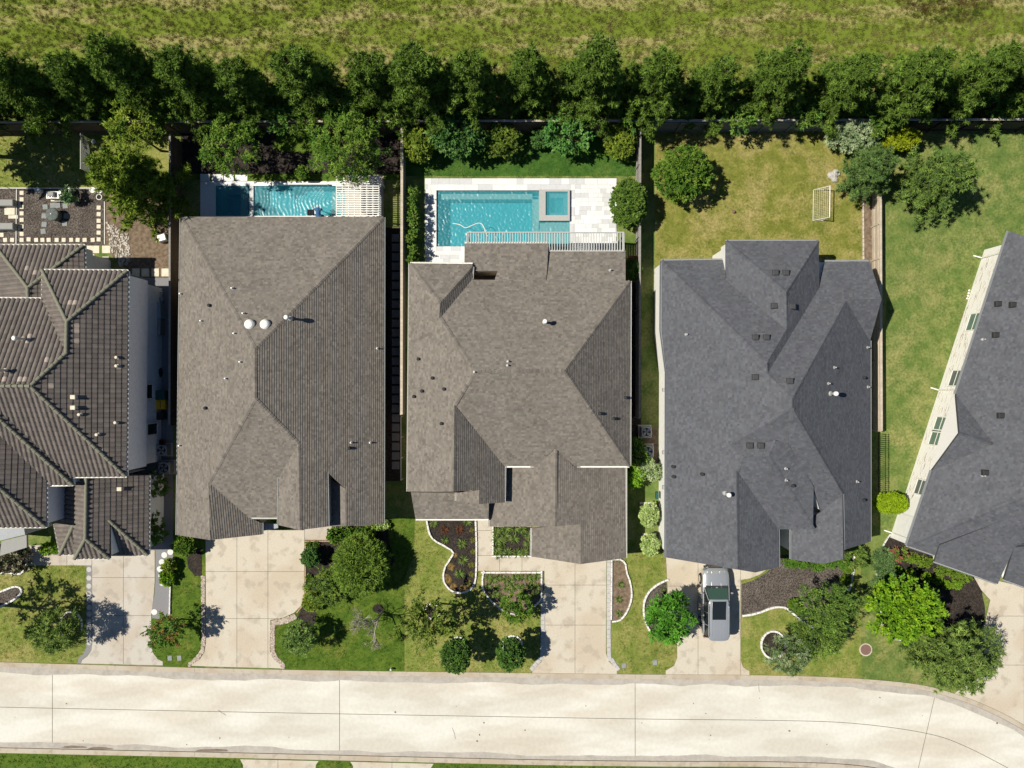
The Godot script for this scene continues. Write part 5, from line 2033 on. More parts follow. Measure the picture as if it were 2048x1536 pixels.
	edging("stone_edging", curve([1777, 1072, 1766, 1090, 1757, 1115, 1752, 1140, 1754, 1165, 1762, 1185], false, 5), M.white_stone, white + "at the lawn edge of the slanted house's planting", 0.4, 0.07)
	edging("stone_edging", curve([1761, 1225, 1763, 1245, 1772, 1264, 1785, 1276, 1805, 1279], false, 5), M.white_stone, white + "below the bright green maple", 0.36, 0.13)
	# tiled house front
	var bedH := curve([-30, 1222, 5, 1211, 30, 1198, 43, 1186, 42, 1176, 30, 1173, 5, 1182, -30, 1198], true, 4)
	sheet("flower_bed", bedH, 0.012, M.bark)
	edging("stone_edging", bedH, M.white_stone, white + "loop round the long bed left of the disc path", 0.3, 0.14)
	var bedI := PackedVector2Array()
	for i in 25:
		var a := TAU * i / 24
		bedI.append(G(143 + cos(a) * 22, 1250 + sin(a) * 27))
	sheet("tree_ring", bedI, 0.012, M.mulch)
	edging("stone_edging", bedI, M.white_stone, white + "ring round the feathery tree beside the disc path", 0.3, 0.12)
	sheet("flower_bed", curve([-40, 1095, 56, 1090, 56, 1125, 50, 1138, 38, 1147, 15, 1144, -40, 1146], true, 3), 0.013, M.mulch)
	edging("stone_edging", curve([56, 1120, 52, 1136, 40, 1147, 15, 1145, -10, 1146], false, 4), M.white_stone, white + "of the dark bed under the porch of the tiled house", 0.3, 0.13)
	# disc paths
	var gs := poly([173, 1131, 185, 1131, 186, 1285, 183, 1300, 174, 1312, 163, 1320, 162, 1327, 155, 1326, 157, 1317, 168, 1306, 173, 1292])
	sheet("gravel_strip", gs, 0.010, M.gravel)
	var disc := MB.new()
	disc.lathe(Vector3.ZERO, [[0.19, -0.03], [0.19, 0.012], [0.175, 0.02], [0.0, 0.022]], 18)
	var dm := disc.mesh()
	var path := thing("disc_path", P(178, 1210), "", "", "", "structure")
	for y in [1139, 1156, 1172, 1187, 1200, 1215, 1228, 1243, 1256, 1269, 1285]:
		piece(dm, turned(P(178.5, y) + Vector3(0, 0.015, 0), y), "paver", M.grey_stone, path)
	var gr2 := poly([311, 1100, 346, 1100, 348, 1150, 341, 1168, 340, 1232, 330, 1240, 304, 1236, 304, 1215, 309, 1190, 311, 1160])
	sheet("gravel_strip", gr2, 0.010, M.gravel)
	path = thing("disc_path", P(325, 1135), "", "", "", "structure")
	for q in [[329, 1110], [341, 1104], [324, 1124], [320, 1138], [323, 1152], [325, 1166], [309, 1224]]:
		piece(dm, turned(P(q[0], q[1]) + Vector3(0, 0.015, 0), q[1], Vector3(1.1, 1, 1.1)), "paver", M.white_stone, path)
	edging("stone_edging", poly([342, 1165, 341, 1195, 340, 1232]), M.white_stone, white + "short and straight beside the dark gravel strip", 0.3, 0.1)
	sheet("flower_bed", poly([372, 1100, 404, 1096, 404, 1152, 390, 1152, 376, 1135]), 0.012, M.mulch)
	# river stone borders of the second drive
	var stones := [Color(0.42, 0.34, 0.27), Color(0.30, 0.25, 0.21), Color(0.52, 0.45, 0.37), Color(0.36, 0.31, 0.27)]
	var rv := poly([403, 1152, 410, 1152, 411, 1285, 408, 1303, 399, 1318, 382, 1329, 382, 1333, 376, 1332, 378, 1326, 392, 1314, 402, 1300, 404, 1280])
	sheet("stone_strip", rv, 0.010, M.dirt)
	pebbles("river_stones", rv, 1300, 0.055, stones, "tan river stones bordering the left of the second driveway")
	rv = poly([542, 1241, 566, 1237, 589, 1228, 594, 1236, 575, 1246, 550, 1250, 549, 1300, 556, 1315, 570, 1328, 569, 1338, 562, 1337, 560, 1329, 548, 1318, 541, 1302])
	sheet("stone_strip", rv, 0.010, M.dirt)
	pebbles("river_stones", rv, 1500, 0.055, stones, "tan river stones bending round the right of the second driveway")
	# mulch of the skylight house
	var bedJ := poly([610, 1052, 776, 1052, 778, 1084, 790, 1120, 770, 1160, 735, 1185, 700, 1196, 668, 1200, 640, 1212, 633, 1222, 632, 1244, 622, 1254, 606, 1262, 594, 1236, 604, 1216, 612, 1200, 611, 1084])
	sheet("flower_bed", bedJ, 0.012, M.mulch)
	edging("brick_edging", poly([611, 1088, 611, 1196, 604, 1212, 592, 1228]), M.brick_red, "red brick edging beside the second driveway's mulch bed", 0.2, 0.1, 0.07, "brick edgings")
	edging("brick_edging", poly([612, 1082, 664, 1082]), M.brick_red, "red brick edging below the small front step slab", 0.2, 0.1, 0.07, "brick edgings")
	var tr := PackedVector2Array()
	for i in 20:
		var a := TAU * i / 20
		tr.append(G(756 + cos(a) * 11, 1217 + sin(a) * 9))
	sheet("tree_ring", tr, 0.012, M.mulch)
	# side yards and the back beds
	sheet("side_yard", rect(771, 455, 803, 962), 0.012, M.mulch)
	path = thing("paver_path", P(790, 710), "", "", "", "structure")
	var sq := MB.new()
	sq.box(Transform3D(Basis(), Vector3(0, 0.02, 0)), Vector3(0.54, 0.04, 0.54), 0.012)
	var sqm := sq.mesh()
	for i in 25:
		piece(sqm, turned(P(791.5, 476 + i * 18.95) + Vector3(0, 0.01, 0), 0), "paver", M.paver_dark, path)
	sheet("back_bed", poly([362, 262, 555, 262, 545, 300, 640, 310, 800, 262, 800, 348, 362, 348]), 0.012, M.mulch)
	sheet("back_bed", poly([810, 262, 860, 262, 940, 300, 1000, 305, 1100, 300, 1190, 300, 1270, 262, 1270, 330, 1240, 320, 1225, 300, 1100, 298, 980, 300, 880, 300, 850, 350, 845, 527, 808, 527]), 0.014, M.mulch)
	sheet("side_yard", rect(1262, 565, 1282, 940), 0.012, M.mulch)
	sheet("side_yard", rect(1284, 855, 1316, 940), 0.012, M.dirt)
	sheet("stone_strip", poly([1724, 395, 1756, 385, 1756, 560, 1734, 545, 1726, 520]), 0.012, M.dirt)
	edging("stone_edging", poly([1725, 398, 1726, 522]), M.wood_tan, "row of tan stones between olive lawn and bare soil", 0.3, 0.12)
	# tiled house: bark patio
	sheet("patio", rect(-60, 378, 209, 492), 0.012, M.bark)
	path = thing("paver_border", P(120, 430), "", "", "", "structure")
	var pv := MB.new()
	pv.box(Transform3D(Basis(), Vector3(0, 0.02, 0)), Vector3(0.29, 0.04, 0.29), 0.01)
	var pm := pv.mesh()
	for q in [[44, 386], [44, 399], [44, 414], [44, 427], [44, 440], [44, 453], [44, 468], [44, 480], [58, 479], [73, 480], [85.6, 480], [98, 480], [114, 480], [128, 480], [143, 480], [156, 480], [170, 480], [186, 480], [198, 479], [198, 415.5], [198, 428.6], [198, 441.8], [198, 453], [198, 465.5], [4, 470], [11, 480], [25, 480], [-4, 480]]:
		piece(pm, turned(P(q[0], q[1]) + Vector3(0, 0.012, 0), sin(q[0] * 7.0) * 0.06), "paver", M.paver_cream, path)
	for q in [[91, 414], [106, 411], [116, 411], [131, 412], [89, 432], [133, 432], [130, 447], [89, 449], [87, 463]]:
		piece(pm, turned(P(q[0], q[1]) + Vector3(0, 0.012, 0), sin(q[0] * 5.0) * 0.1, Vector3(1.25, 1, 1.25)), "paver", M.paver_grey, path)
	for q in [[12, 421, 0.75, 1.3], [19, 434, 0.7, 0.5]]:
		piece(pm, turned(P(q[0] + 8, q[1]) + Vector3(0, 0.012, 0), 0, Vector3(q[2] * 3.4, 1, q[3] * 1.7)), "paver", M.paver_cream, path)
	for q in [[-60, 376.5, 209, 376.5], [34, 378, 33, 489], [210, 378, 210, 489]]:
		var b := MB.new()
		var q0 := P(q[0], q[1])
		var q1 := P(q[2], q[3])
		b.tube(q0 + Vector3(0, 0.03, 0), q1 + Vector3(0, 0.03, 0), 0.045, 0.045, 6)
		part(b, "border_strip", M.white_stone, path)
	# side court of the tiled house
	sheet("side_yard", poly([210, 378, 262, 400, 262, 545, 210, 500]), 0.010, M.dirt)
	sheet("side_yard", poly([262, 378, 343, 378, 343, 556, 262, 556]), 0.010, M.dirt)
	sheet("side_yard", poly([262, 556, 346, 556, 346, 1100, 262, 1100]), 0.010, M.gravel)
	path = thing("paver_path", P(300, 548), "", "", "", "structure")
	for q in [[272, 541], [291, 541], [311, 541], [331, 541]]:
		piece(sqm, turned(P(q[0], q[1] + 4) + Vector3(0, 0.01, 0), 0, Vector3(1.0, 1, 1.05)), "paver", M.paver_cream, path)
	for q in [[185, 499, 1.9, 1.0], [213, 499, 1.1, 1.0], [183, 515, 0.9, 0.8], [197, 524, 0.8, 0.9], [212, 520, 0.9, 0.9]]:
		piece(sqm, turned(P(q[0], q[1]) + Vector3(0, 0.012, 0), 0, Vector3(q[2], 1, q[3])), "paver", M.paver_cream, path)
	pebbles("pale_stones", poly([212, 440, 258, 470, 262, 520, 245, 540, 222, 500]), 260, 0.09, [Color(0.5, 0.47, 0.42), Color(0.35, 0.32, 0.28)], "pale broken stones beside the tiled house's back corner")
	# ground covers and manholes
	for q in [[340, 1316], [359, 1316], [1248, 1331], [1310, 1325]]:
		var b := MB.new()
		b.box(turned(P(q[0], q[1]) + Vector3(0, 0.02, 0), 0.05), Vector3(0.32, 0.05, 0.36), 0.015)
		tag(part(b, "meter_box", M.paver_grey), "grey meter box lid set in the lawn near the kerb", "meter box", "meter boxes in the lawns")
	var mh := thing("manhole_cover", P(1731, 1299), "round rusty manhole cover with concrete collar in the grass", "manhole cover")
	var mb := MB.new()
	mb.lathe(P(1731, 1299), [[0.46, 0.0], [0.46, 0.05], [0.38, 0.055]], 24)
	part(mb, "collar", M.concrete, mh)
	mb = MB.new()
	mb.lathe(P(1731, 1299), [[0.385, 0.05], [0.36, 0.062], [0.0, 0.062]], 24)
	part(mb, "lid", M.rust, mh)


func grass() -> void:
	grass_tufts("field_grass", poly([-40, -40, 2090, -40, 2090, 230, -40, 230]), 26.0, 0.16, 0.13, 16, [Color(0.14, 0.19, 0.022), Color(0.27, 0.23, 0.09)], "rough field grass half green and half straw", 3)
	grass_tufts("marsh_grass", poly([1780, -20, 1990, -20, 1985, 15, 1945, 42, 1870, 48, 1810, 30]), 20.0, 0.26, 0.16, 16, [Color(0.075, 0.12, 0.02), Color(0.16, 0.085, 0.035)], "dark reddish marsh grass patch in the field", 15)
	grass_tufts("lawn_grass", poly([-10, 1131, 173, 1131, 173, 1324, -10, 1320]), 38.0, 0.045, 0.1, 14, [Color(0.14, 0.18, 0.03), Color(0.22, 0.23, 0.06)], "mown yellow green grass before the tiled house", 4)
	grass_tufts("lawn_grass", poly([340, 1090, 404, 1090, 404, 1334, 310, 1330]), 38.0, 0.045, 0.1, 14, [Color(0.07, 0.13, 0.014), Color(0.12, 0.18, 0.02)], "mown grass strip between the first two driveways", 5)
	grass_tufts("lawn_grass", poly([548, 1036, 828, 1036, 809, 1160, 809, 1340, 548, 1336]), 38.0, 0.05, 0.1, 14, [Color(0.07, 0.13, 0.014), Color(0.12, 0.18, 0.02)], "lush green mown grass round the bare tree", 6)
	grass_tufts("lawn_grass", poly([830, 1036, 1085, 1140, 1085, 1344, 809, 1342, 809, 1160]), 38.0, 0.045, 0.1, 14, [Color(0.13, 0.18, 0.03), Color(0.20, 0.22, 0.05)], "pale mown grass before the middle house", 7)
	grass_tufts("lawn_grass", poly([1215, 1080, 1350, 1080, 1354, 1345, 1240, 1345]), 38.0, 0.045, 0.1, 14, [Color(0.12, 0.17, 0.03), Color(0.22, 0.21, 0.06)], "mown grass strip between middle and right driveways", 8)
	grass_tufts("lawn_grass", poly([1484, 1150, 1722, 1060, 1900, 1340, 1850, 1368, 1500, 1350]), 36.0, 0.045, 0.1, 14, [Color(0.11, 0.16, 0.03), Color(0.19, 0.20, 0.05)], "mown grass before the grey shingled house", 9)
	grass_tufts("lawn_grass", poly([1312, 262, 1752, 262, 1735, 520, 1312, 520]), 36.0, 0.04, 0.1, 14, [Color(0.13, 0.155, 0.025), Color(0.22, 0.21, 0.055)], "olive mown grass round the football goal", 10)
	grass_tufts("lawn_grass", poly([850, 300, 1270, 300, 1270, 356, 850, 356]), 40.0, 0.05, 0.1, 14, [Color(0.035, 0.10, 0.014), Color(0.08, 0.15, 0.022)], "deep green grass behind the marble pool", 11)
	grass_tufts("lawn_grass", poly([1774, 262, 2050, 262, 2050, 490, 1960, 520, 1780, 1060, 1774, 1050]), 36.0, 0.04, 0.1, 14, [Color(0.09, 0.145, 0.03), Color(0.17, 0.20, 0.055)], "striped green grass beside the slanted house", 12)
	grass_tufts("lawn_grass", poly([-10, 262, 340, 262, 230, 374, -10, 374]), 36.0, 0.045, 0.1, 14, [Color(0.12, 0.17, 0.025), Color(0.20, 0.21, 0.05)], "green grass behind the tiled house's patio", 13)
	grass_tufts("lawn_grass", poly([-10, 1508, 1300, 1535, 1300, 1545, -10, 1545]), 36.0, 0.05, 0.1, 14, [Color(0.05, 0.10, 0.015), Color(0.10, 0.15, 0.02)], "grass verge on the far side of the road", 14)
	grass_tufts("dry_grass", poly([1936, 525, 1948, 525, 1934, 600, 1918, 690, 1908, 720, 1898, 712, 1904, 680, 1920, 610]), 60.0, 0.045, 0.1, 14, [Color(0.36, 0.27, 0.15), Color(0.26, 0.22, 0.10)], "worn straw coloured trail across the slanted house's lawn", 16)
	grass_tufts("dry_grass", poly([1285, 1290, 1318, 1280, 1345, 1290, 1342, 1312, 1310, 1318]), 30.0, 0.045, 0.1, 14, [Color(0.34, 0.24, 0.12), Color(0.24, 0.2, 0.08)], "worn brownish grass patch above a meter box lid", 17)


func planting() -> void:
	# the pine row behind the fence
	var dark := [Color(0.066, 0.112, 0.018), Color(0.084, 0.135, 0.021), Color(0.074, 0.124, 0.020)]
	var kinds: Array = []
	for k in 6:
		var q := pine_parts(100 + k * 13, 8.3 + 0.35 * (k % 4), 2.45 + 0.16 * (k % 3), dark)
		kinds.append([q[0].mesh(), q[1].mesh()])
	var xs := [-70, 38, 152, 262, 378, 478, 603, 738, 836, 942, 1058, 1190, 1310, 1434, 1560, 1700, 1828, 1964, 2080]
	for i in xs.size():
		var b := P(xs[i], 160 + 7 * sin(i * 2.1), 6.0)
		b.y = 0
		b.z = (222 - 768) / PPM + 0.25 * sin(i * 1.7)
		pine("pine_tree", b, kinds[(i * 5 + i / 6) % 6], i * 1.9, 0.88 + 0.22 * fmod(i * 0.618, 1.0), "tall dark green pine in the row behind the back fence", "pines behind the back fence")
	# an understorey of shrubs between the pines and the fence
	var us := [[235, 236], [322, 232], [560, 236], [700, 234], [1155, 236], [1262, 232], [1478, 236], [1614, 224], [1760, 236], [2000, 205], [2035, 190]]
	for i in us.size():
		var f := foliage(900 + i, Vector3(0.9, 0.8, 0.8), 46, 0.28, 22, 0.13, 0.06, [Color(0.05, 0.12, 0.02), Color(0.08, 0.16, 0.025), Color(0.11, 0.18, 0.03)])
		tree("understorey_shrub", us[i][0], us[i][1], 2.6, Vector3(0.9, 0.8, 0.8), f, "leafy shrub growing up between the back fence and the pines", "shrub", "shrubs among the pines", 0.04, 5)
	# the yellowish pine beside the tiled house's patio and the two pines on the right
	var yellow_pine := [Color(0.105, 0.155, 0.018), Color(0.135, 0.185, 0.022), Color(0.085, 0.13, 0.016)]
	var q1 := pine_parts(411, 7.6, 2.6, yellow_pine, 0.8)
	var m1 := [q1[0].mesh(), q1[1].mesh()]
	var b1 := P(284, 378, 3.6)
	pine("pine_tree", Vector3(b1.x, 0, b1.z), m1, 0.4, 1.12, "broad yellowish pine growing beside the tiled house's bark patio")
	var q2 := pine_parts(412, 6.2, 2.4, [Color(0.06, 0.11, 0.03), Color(0.075, 0.13, 0.035), Color(0.09, 0.145, 0.04)], 0.8)
	var m2 := [q2[0].mesh(), q2[1].mesh()]
	b1 = P(1736, 344, 2.6)
	pine("pine_tree", Vector3(b1.x, 0, b1.z), m2, 1.4, 0.84, "spreading pine rising through the end of the tan fence")
	var q3 := pine_parts(413, 6.4, 2.75, [Color(0.09, 0.145, 0.03), Color(0.11, 0.165, 0.035), Color(0.07, 0.12, 0.03)], 0.8)
	var m3 := [q3[0].mesh(), q3[1].mesh()]
	b1 = P(1868, 362, 2.7)
	pine("pine_tree", Vector3(b1.x, 0, b1.z), m3, 2.2, 0.92, "wide sunlit pine on the slanted house's lawn")
	var q4 := pine_parts(414, 5.6, 2.9, [Color(0.10, 0.155, 0.035), Color(0.125, 0.18, 0.04), Color(0.08, 0.125, 0.03)], 0.6)
	var m4 := [q4[0].mesh(), q4[1].mesh()]
	b1 = P(1885, 1305, 2.6)
	pine("pine_tree", Vector3(b1.x, 0, b1.z), m4, 0.9, 1.05, "big feathery pine at the corner of the kerb and curved driveway")

	var g1 := [Color(0.052, 0.115, 0.013), Color(0.080, 0.150, 0.018), Color(0.112, 0.178, 0.024)]
	var g2 := [Color(0.035, 0.09, 0.02), Color(0.055, 0.13, 0.03), Color(0.085, 0.165, 0.04)]
	var yel := [Color(0.13, 0.19, 0.02), Color(0.18, 0.23, 0.025), Color(0.10, 0.15, 0.02)]
	var lime := [Color(0.105, 0.205, 0.010), Color(0.145, 0.25, 0.012), Color(0.075, 0.16, 0.010)]
	# [name, px, py, height of crown centre, radii, clumps, clump r, leaves, leaf l, leaf w, colours, core, label, category, trunk, shell, droop]
	var rows := [
		["leafy_tree", 262, 262, 4.5, Vector3(1.3, 1.5, 1.5), 75, 0.3, 26, 0.17, 0.045, yel, 0.0, "slender light green tree against the left end of the brown fence", "tree", 0.07, 0.4, 0.2],
		["leafy_tree", 462, 292, 3.4, Vector3(1.75, 1.7, 1.9), 120, 0.34, 26, 0.16, 0.05, g1, 0.0, "rounded green tree over the paving stones of the narrow pool", "tree", 0.09, 0.35, 0.3],
		["willowy_tree", 690, 292, 3.6, Vector3(2.25, 2.0, 2.45), 200, 0.36, 28, 0.19, 0.04, g1, 0.0, "large willowy tree overhanging the white trellis", "tree", 0.12, 0.3, 0.4],
		["round_shrub", 606, 346, 0.8, Vector3(0.45, 0.5, 0.45), 40, 0.12, 18, 0.08, 0.04, g1, 0.8, "small clipped shrub in the shaded bed behind the narrow pool", "shrub", 0.03, 0.8, 0.0],
		["hedge_shrub", 838, 292, 1.5, Vector3(0.95, 1.3, 1.05), 130, 0.2, 24, 0.08, 0.045, yel, 0.75, "yellow green hedge shrub in the left corner of the marble pool yard", "shrub", 0.05, 0.8, 0.0],
		["magnolia_tree", 913, 268, 2.4, Vector3(1.75, 1.5, 1.25), 110, 0.3, 22, 0.17, 0.075, g2, 0.0, "dark glossy leaved tree left behind the marble pool", "tree", 0.09, 0.4, 0.0],
		["leafy_shrub", 1002, 284, 1.6, Vector3(1.35, 1.2, 1.0), 110, 0.24, 24, 0.09, 0.045, [Color(0.10, 0.15, 0.02), Color(0.14, 0.185, 0.028), Color(0.07, 0.12, 0.02)], 0.6, "olive green shrub between two dark trees behind the marble pool", "shrub", 0.05, 0.7, 0.0],
		["round_shrub", 1080, 278, 0.9, Vector3(0.6, 0.6, 0.6), 55, 0.15, 20, 0.08, 0.045, g2, 0.6, "little round shrub by the back fence behind the marble pool", "shrub", 0.03, 0.7, 0.0],
		["magnolia_tree", 1136, 266, 2.2, Vector3(1.4, 1.25, 1.2), 95, 0.28, 22, 0.16, 0.075, [Color(0.05, 0.14, 0.03), Color(0.075, 0.18, 0.04), Color(0.10, 0.21, 0.05)], 0.0, "bright glossy leaved tree with visible trunk behind the marble pool", "tree", 0.08, 0.35, 0.0],
		["round_shrub", 1241, 283, 1.5, Vector3(1.05, 1.1, 1.1), 150, 0.17, 24, 0.09, 0.03, yel, 0.8, "round yellow green shrub in the right corner of the marble pool yard", "shrub", 0.06, 0.82, 0.0],
		["round_holly", 1257, 408, 1.9, Vector3(1.15, 1.35, 1.55), 210, 0.18, 24, 0.11, 0.05, [Color(0.075, 0.135, 0.02), Color(0.10, 0.165, 0.025), Color(0.06, 0.11, 0.02)], 0.8, "dense round holly leaning over the grey fence beside the marble deck", "tree", 0.09, 0.82, 0.0],
		["round_tree", 1364, 348, 2.2, Vector3(1.85, 1.6, 1.8), 230, 0.24, 26, 0.11, 0.045, g1, 0.6, "round leafy tree alone on the olive lawn", "tree", 0.10, 0.65, 0.0],
		["pale_shrub", 1706, 272, 1.5, Vector3(1.75, 1.2, 0.95), 170, 0.22, 26, 0.13, 0.028, [Color(0.26, 0.33, 0.18), Color(0.33, 0.39, 0.23), Color(0.18, 0.25, 0.12)], 0.6, "pale silvery shrub at the end of the slate fence", "shrub", 0.05, 0.75, 0.0],
		["golden_hedge", 1800, 278, 1.4, Vector3(1.3, 0.9, 0.72), 170, 0.16, 26, 0.06, 0.035, [Color(0.19, 0.235, 0.010), Color(0.23, 0.27, 0.012), Color(0.155, 0.20, 0.010)], 0.85, "golden yellow clipped bush between silvery shrub and wide pine", "shrub", 0.05, 0.88, 0.0],
		["round_shrub", 370, 1089, 1.0, Vector3(0.75, 0.7, 0.68), 100, 0.16, 22, 0.08, 0.045, g1, 0.75, "round green shrub at the front corner of the skylight house", "shrub", 0.04, 0.8, 0.0],
		["clipped_ball", 621, 1115, 1.1, Vector3(0.55, 0.6, 0.6), 85, 0.13, 22, 0.075, 0.04, g2, 0.85, "clipped green ball shrub in the mulch beside the second driveway", "shrub", 0.04, 0.85, 0.0],
		["large_round_shrub", 723, 1130, 1.9, Vector3(1.75, 1.45, 1.95), 300, 0.26, 26, 0.22, 0.035, [Color(0.10, 0.165, 0.022), Color(0.135, 0.205, 0.03), Color(0.075, 0.13, 0.02)], 0.7, "largest round shrub with long narrow leaves by the second driveway", "shrub", 0.10, 0.75, 0.0],
		["leafy_shrub", 658, 1174, 1.2, Vector3(1.35, 1.0, 1.2), 150, 0.24, 24, 0.14, 0.04, [Color(0.09, 0.15, 0.025), Color(0.13, 0.19, 0.03), Color(0.06, 0.11, 0.02)], 0.5, "loose green shrub between the largest round shrub and the driveway", "shrub", 0.06, 0.65, 0.0],
		["round_shrub", 624, 1203, 0.6, Vector3(0.55, 0.45, 0.6), 75, 0.13, 22, 0.11, 0.03, yel, 0.75, "small yellow green shrub at the curve of the second driveway", "shrub", 0.03, 0.8, 0.0],
		["round_tree", 600, 1276, 2.1, Vector3(0.95, 0.85, 0.9), 120, 0.2, 24, 0.13, 0.035, [Color(0.10, 0.17, 0.04), Color(0.14, 0.21, 0.055), Color(0.075, 0.13, 0.03)], 0.5, "small round grey green tree on the lawn right of the second driveway", "tree", 0.05, 0.7, 0.0],
		["oak_tree", 852, 1240, 4.2, Vector3(1.75, 1.2, 1.5), 130, 0.30, 26, 0.13, 0.065, [Color(0.10, 0.14, 0.022), Color(0.125, 0.17, 0.028), Color(0.07, 0.11, 0.018)], 0.0, "sparse young oak on the pale lawn before the middle house", "tree", 0.07, 0.25, 0.0],
		["round_tree", 912, 1309, 2.6, Vector3(0.9, 0.95, 1.1), 130, 0.2, 24, 0.10, 0.05, [Color(0.055, 0.12, 0.02), Color(0.08, 0.155, 0.028), Color(0.04, 0.09, 0.018)], 0.6, "dense round tree in the left one of two stone rings", "tree", 0.05, 0.7, 0.0],
		["round_tree", 1022, 1306, 2.5, Vector3(0.85, 0.9, 1.0), 120, 0.2, 24, 0.10, 0.05, [Color(0.055, 0.12, 0.02), Color(0.08, 0.155, 0.028), Color(0.04, 0.09, 0.018)], 0.6, "dense round tree in the stone ring next to the flagstone strip", "tree", 0.05, 0.7, 0.0],
		["leafy_tree", 1034, 1214, 2.3, Vector3(0.9, 0.9, 0.95), 100, 0.2, 24, 0.11, 0.05, g1, 0.4, "small leafy tree at the lower tip of the strap leaf bed", "tree", 0.05, 0.6, 0.0],
		["feathery_tree", 115, 1263, 2.5, Vector3(1.55, 1.3, 1.3), 170, 0.26, 26, 0.2, 0.035, [Color(0.10, 0.155, 0.03), Color(0.135, 0.19, 0.04), Color(0.065, 0.11, 0.022)], 0.2, "feathery tree beside the disc path before the tiled house", "tree", 0.07, 0.45, 0.3],
		["flowering_tree", 331, 1260, 2.6, Vector3(1.0, 0.9, 1.0), 95, 0.22, 24, 0.13, 0.045, [Color(0.075, 0.15, 0.022), Color(0.10, 0.185, 0.03), Color(0.16, 0.10, 0.03)], 0.2, "small tree with rusty blossom tips between first two driveways", "tree", 0.05, 0.5, 0.0],
		["spiky_tree", 1338, 1237, 2.4, Vector3(1.35, 1.2, 1.5), 120, 0.26, 24, 0.26, 0.06, [Color(0.055, 0.17, 0.015), Color(0.075, 0.21, 0.02), Color(0.04, 0.12, 0.012)], 0.1, "vivid green tree with drooping leaf sprays beside the parked car", "tree", 0.07, 0.35, 0.35],
		["fluffy_tree", 1652, 1212, 3.2, Vector3(2.0, 1.4, 1.7), 150, 0.34, 28, 0.17, 0.04, [Color(0.075, 0.135, 0.022), Color(0.105, 0.17, 0.03), Color(0.05, 0.095, 0.018)], 0.0, "fluffy many limbed tree over the right of the large bark bed", "tree", 0.09, 0.2, 0.2],
		["fluffy_tree", 1636, 1272, 2.9, Vector3(1.6, 1.1, 1.2), 110, 0.32, 28, 0.16, 0.04, [Color(0.085, 0.145, 0.022), Color(0.12, 0.185, 0.032), Color(0.055, 0.10, 0.02)], 0.0, "low fluffy tree spreading over the grass below the bark bed", "tree", 0.07, 0.25, 0.2],
		["grey_green_tree", 1577, 1307, 3.0, Vector3(1.35, 1.1, 1.1), 105, 0.28, 26, 0.15, 0.035, [Color(0.11, 0.16, 0.06), Color(0.17, 0.22, 0.11), Color(0.065, 0.11, 0.035)], 0.0, "grey green wispy tree standing in the stone ring near the kerb", "tree", 0.06, 0.3, 0.2],
		["maple_tree", 1806, 1216, 3.4, Vector3(2.25, 1.5, 1.95), 290, 0.3, 24, 0.15, 0.09, lime, 0.0, "bright lime green maple before the slanted house", "tree", 0.1, 0.4, 0.0],
		["feathery_tree", 1958, 1304, 2.4, Vector3(1.15, 1.2, 1.75), 130, 0.28, 26, 0.18, 0.03, [Color(0.095, 0.15, 0.03), Color(0.125, 0.185, 0.04), Color(0.065, 0.11, 0.025)], 0.1, "feathery tree casting fine shadow on the curved driveway", "tree", 0.06, 0.4, 0.2],
		["variegated_ball", 1298, 1029, 1.2, Vector3(0.58, 0.65, 0.8), 120, 0.13, 24, 0.08, 0.04, [Color(0.30, 0.38, 0.13), Color(0.38, 0.45, 0.20), Color(0.2, 0.29, 0.08)], 0.85, "taller variegated clipped ball against the white side wall", "shrub", 0.04, 0.86, 0.0],
		["variegated_ball", 1300, 1090, 1.2, Vector3(0.56, 0.6, 0.66), 110, 0.13, 24, 0.08, 0.04, [Color(0.28, 0.37, 0.12), Color(0.36, 0.43, 0.18), Color(0.2, 0.29, 0.08)], 0.85, "variegated clipped ball next to the grey house's driveway end", "shrub", 0.04, 0.86, 0.0],
		["variegated_shrub", 1297, 940, 1.2, Vector3(0.75, 0.6, 0.55), 75, 0.18, 22, 0.13, 0.035, [Color(0.26, 0.33, 0.15), Color(0.34, 0.40, 0.22), Color(0.17, 0.24, 0.09)], 0.4, "pale variegated shrub below the second air conditioner", "shrub", 0.04, 0.6, 0.0],
		["leafy_shrub", 1270, 905, 1.3, Vector3(0.6, 0.8, 0.9), 70, 0.2, 20, 0.12, 0.045, g1, 0.3, "green shrub between the middle house and the air conditioners", "shrub", 0.04, 0.6, 0.0],
		["banana_shrub", 1267, 951, 1.2, Vector3(0.45, 0.6, 0.6), 40, 0.2, 18, 0.2, 0.06, [Color(0.13, 0.26, 0.015), Color(0.10, 0.2, 0.015)], 0.0, "bright leafy plant at the middle house's garage corner", "plant", 0.03, 0.4, 0.3],
		["leafy_shrub", 1268, 543, 1.2, Vector3(0.4, 0.6, 0.5), 42, 0.16, 20, 0.10, 0.05, g1, 0.2, "leafy shrub behind the small gate beside the middle house", "shrub", 0.03, 0.5, 0.0],
		["golden_hedge", 1781, 1006, 1.2, Vector3(1.08, 0.72, 0.66), 210, 0.13, 28, 0.06, 0.035, [Color(0.17, 0.26, 0.008), Color(0.20, 0.29, 0.01), Color(0.14, 0.22, 0.008)], 0.88, "lime yellow clipped hedge block against the slanted house's wall", "hedge", 0.05, 0.9, 0.0],
		["leafy_shrub", 1708, 1112, 0.9, Vector3(0.7, 0.6, 0.7), 60, 0.2, 20, 0.13, 0.04, [Color(0.10, 0.16, 0.03), Color(0.15, 0.2, 0.04), Color(0.06, 0.11, 0.02)], 0.0, "loose shrub at the grey house's front right corner", "shrub", 0.04, 0.4, 0.0],
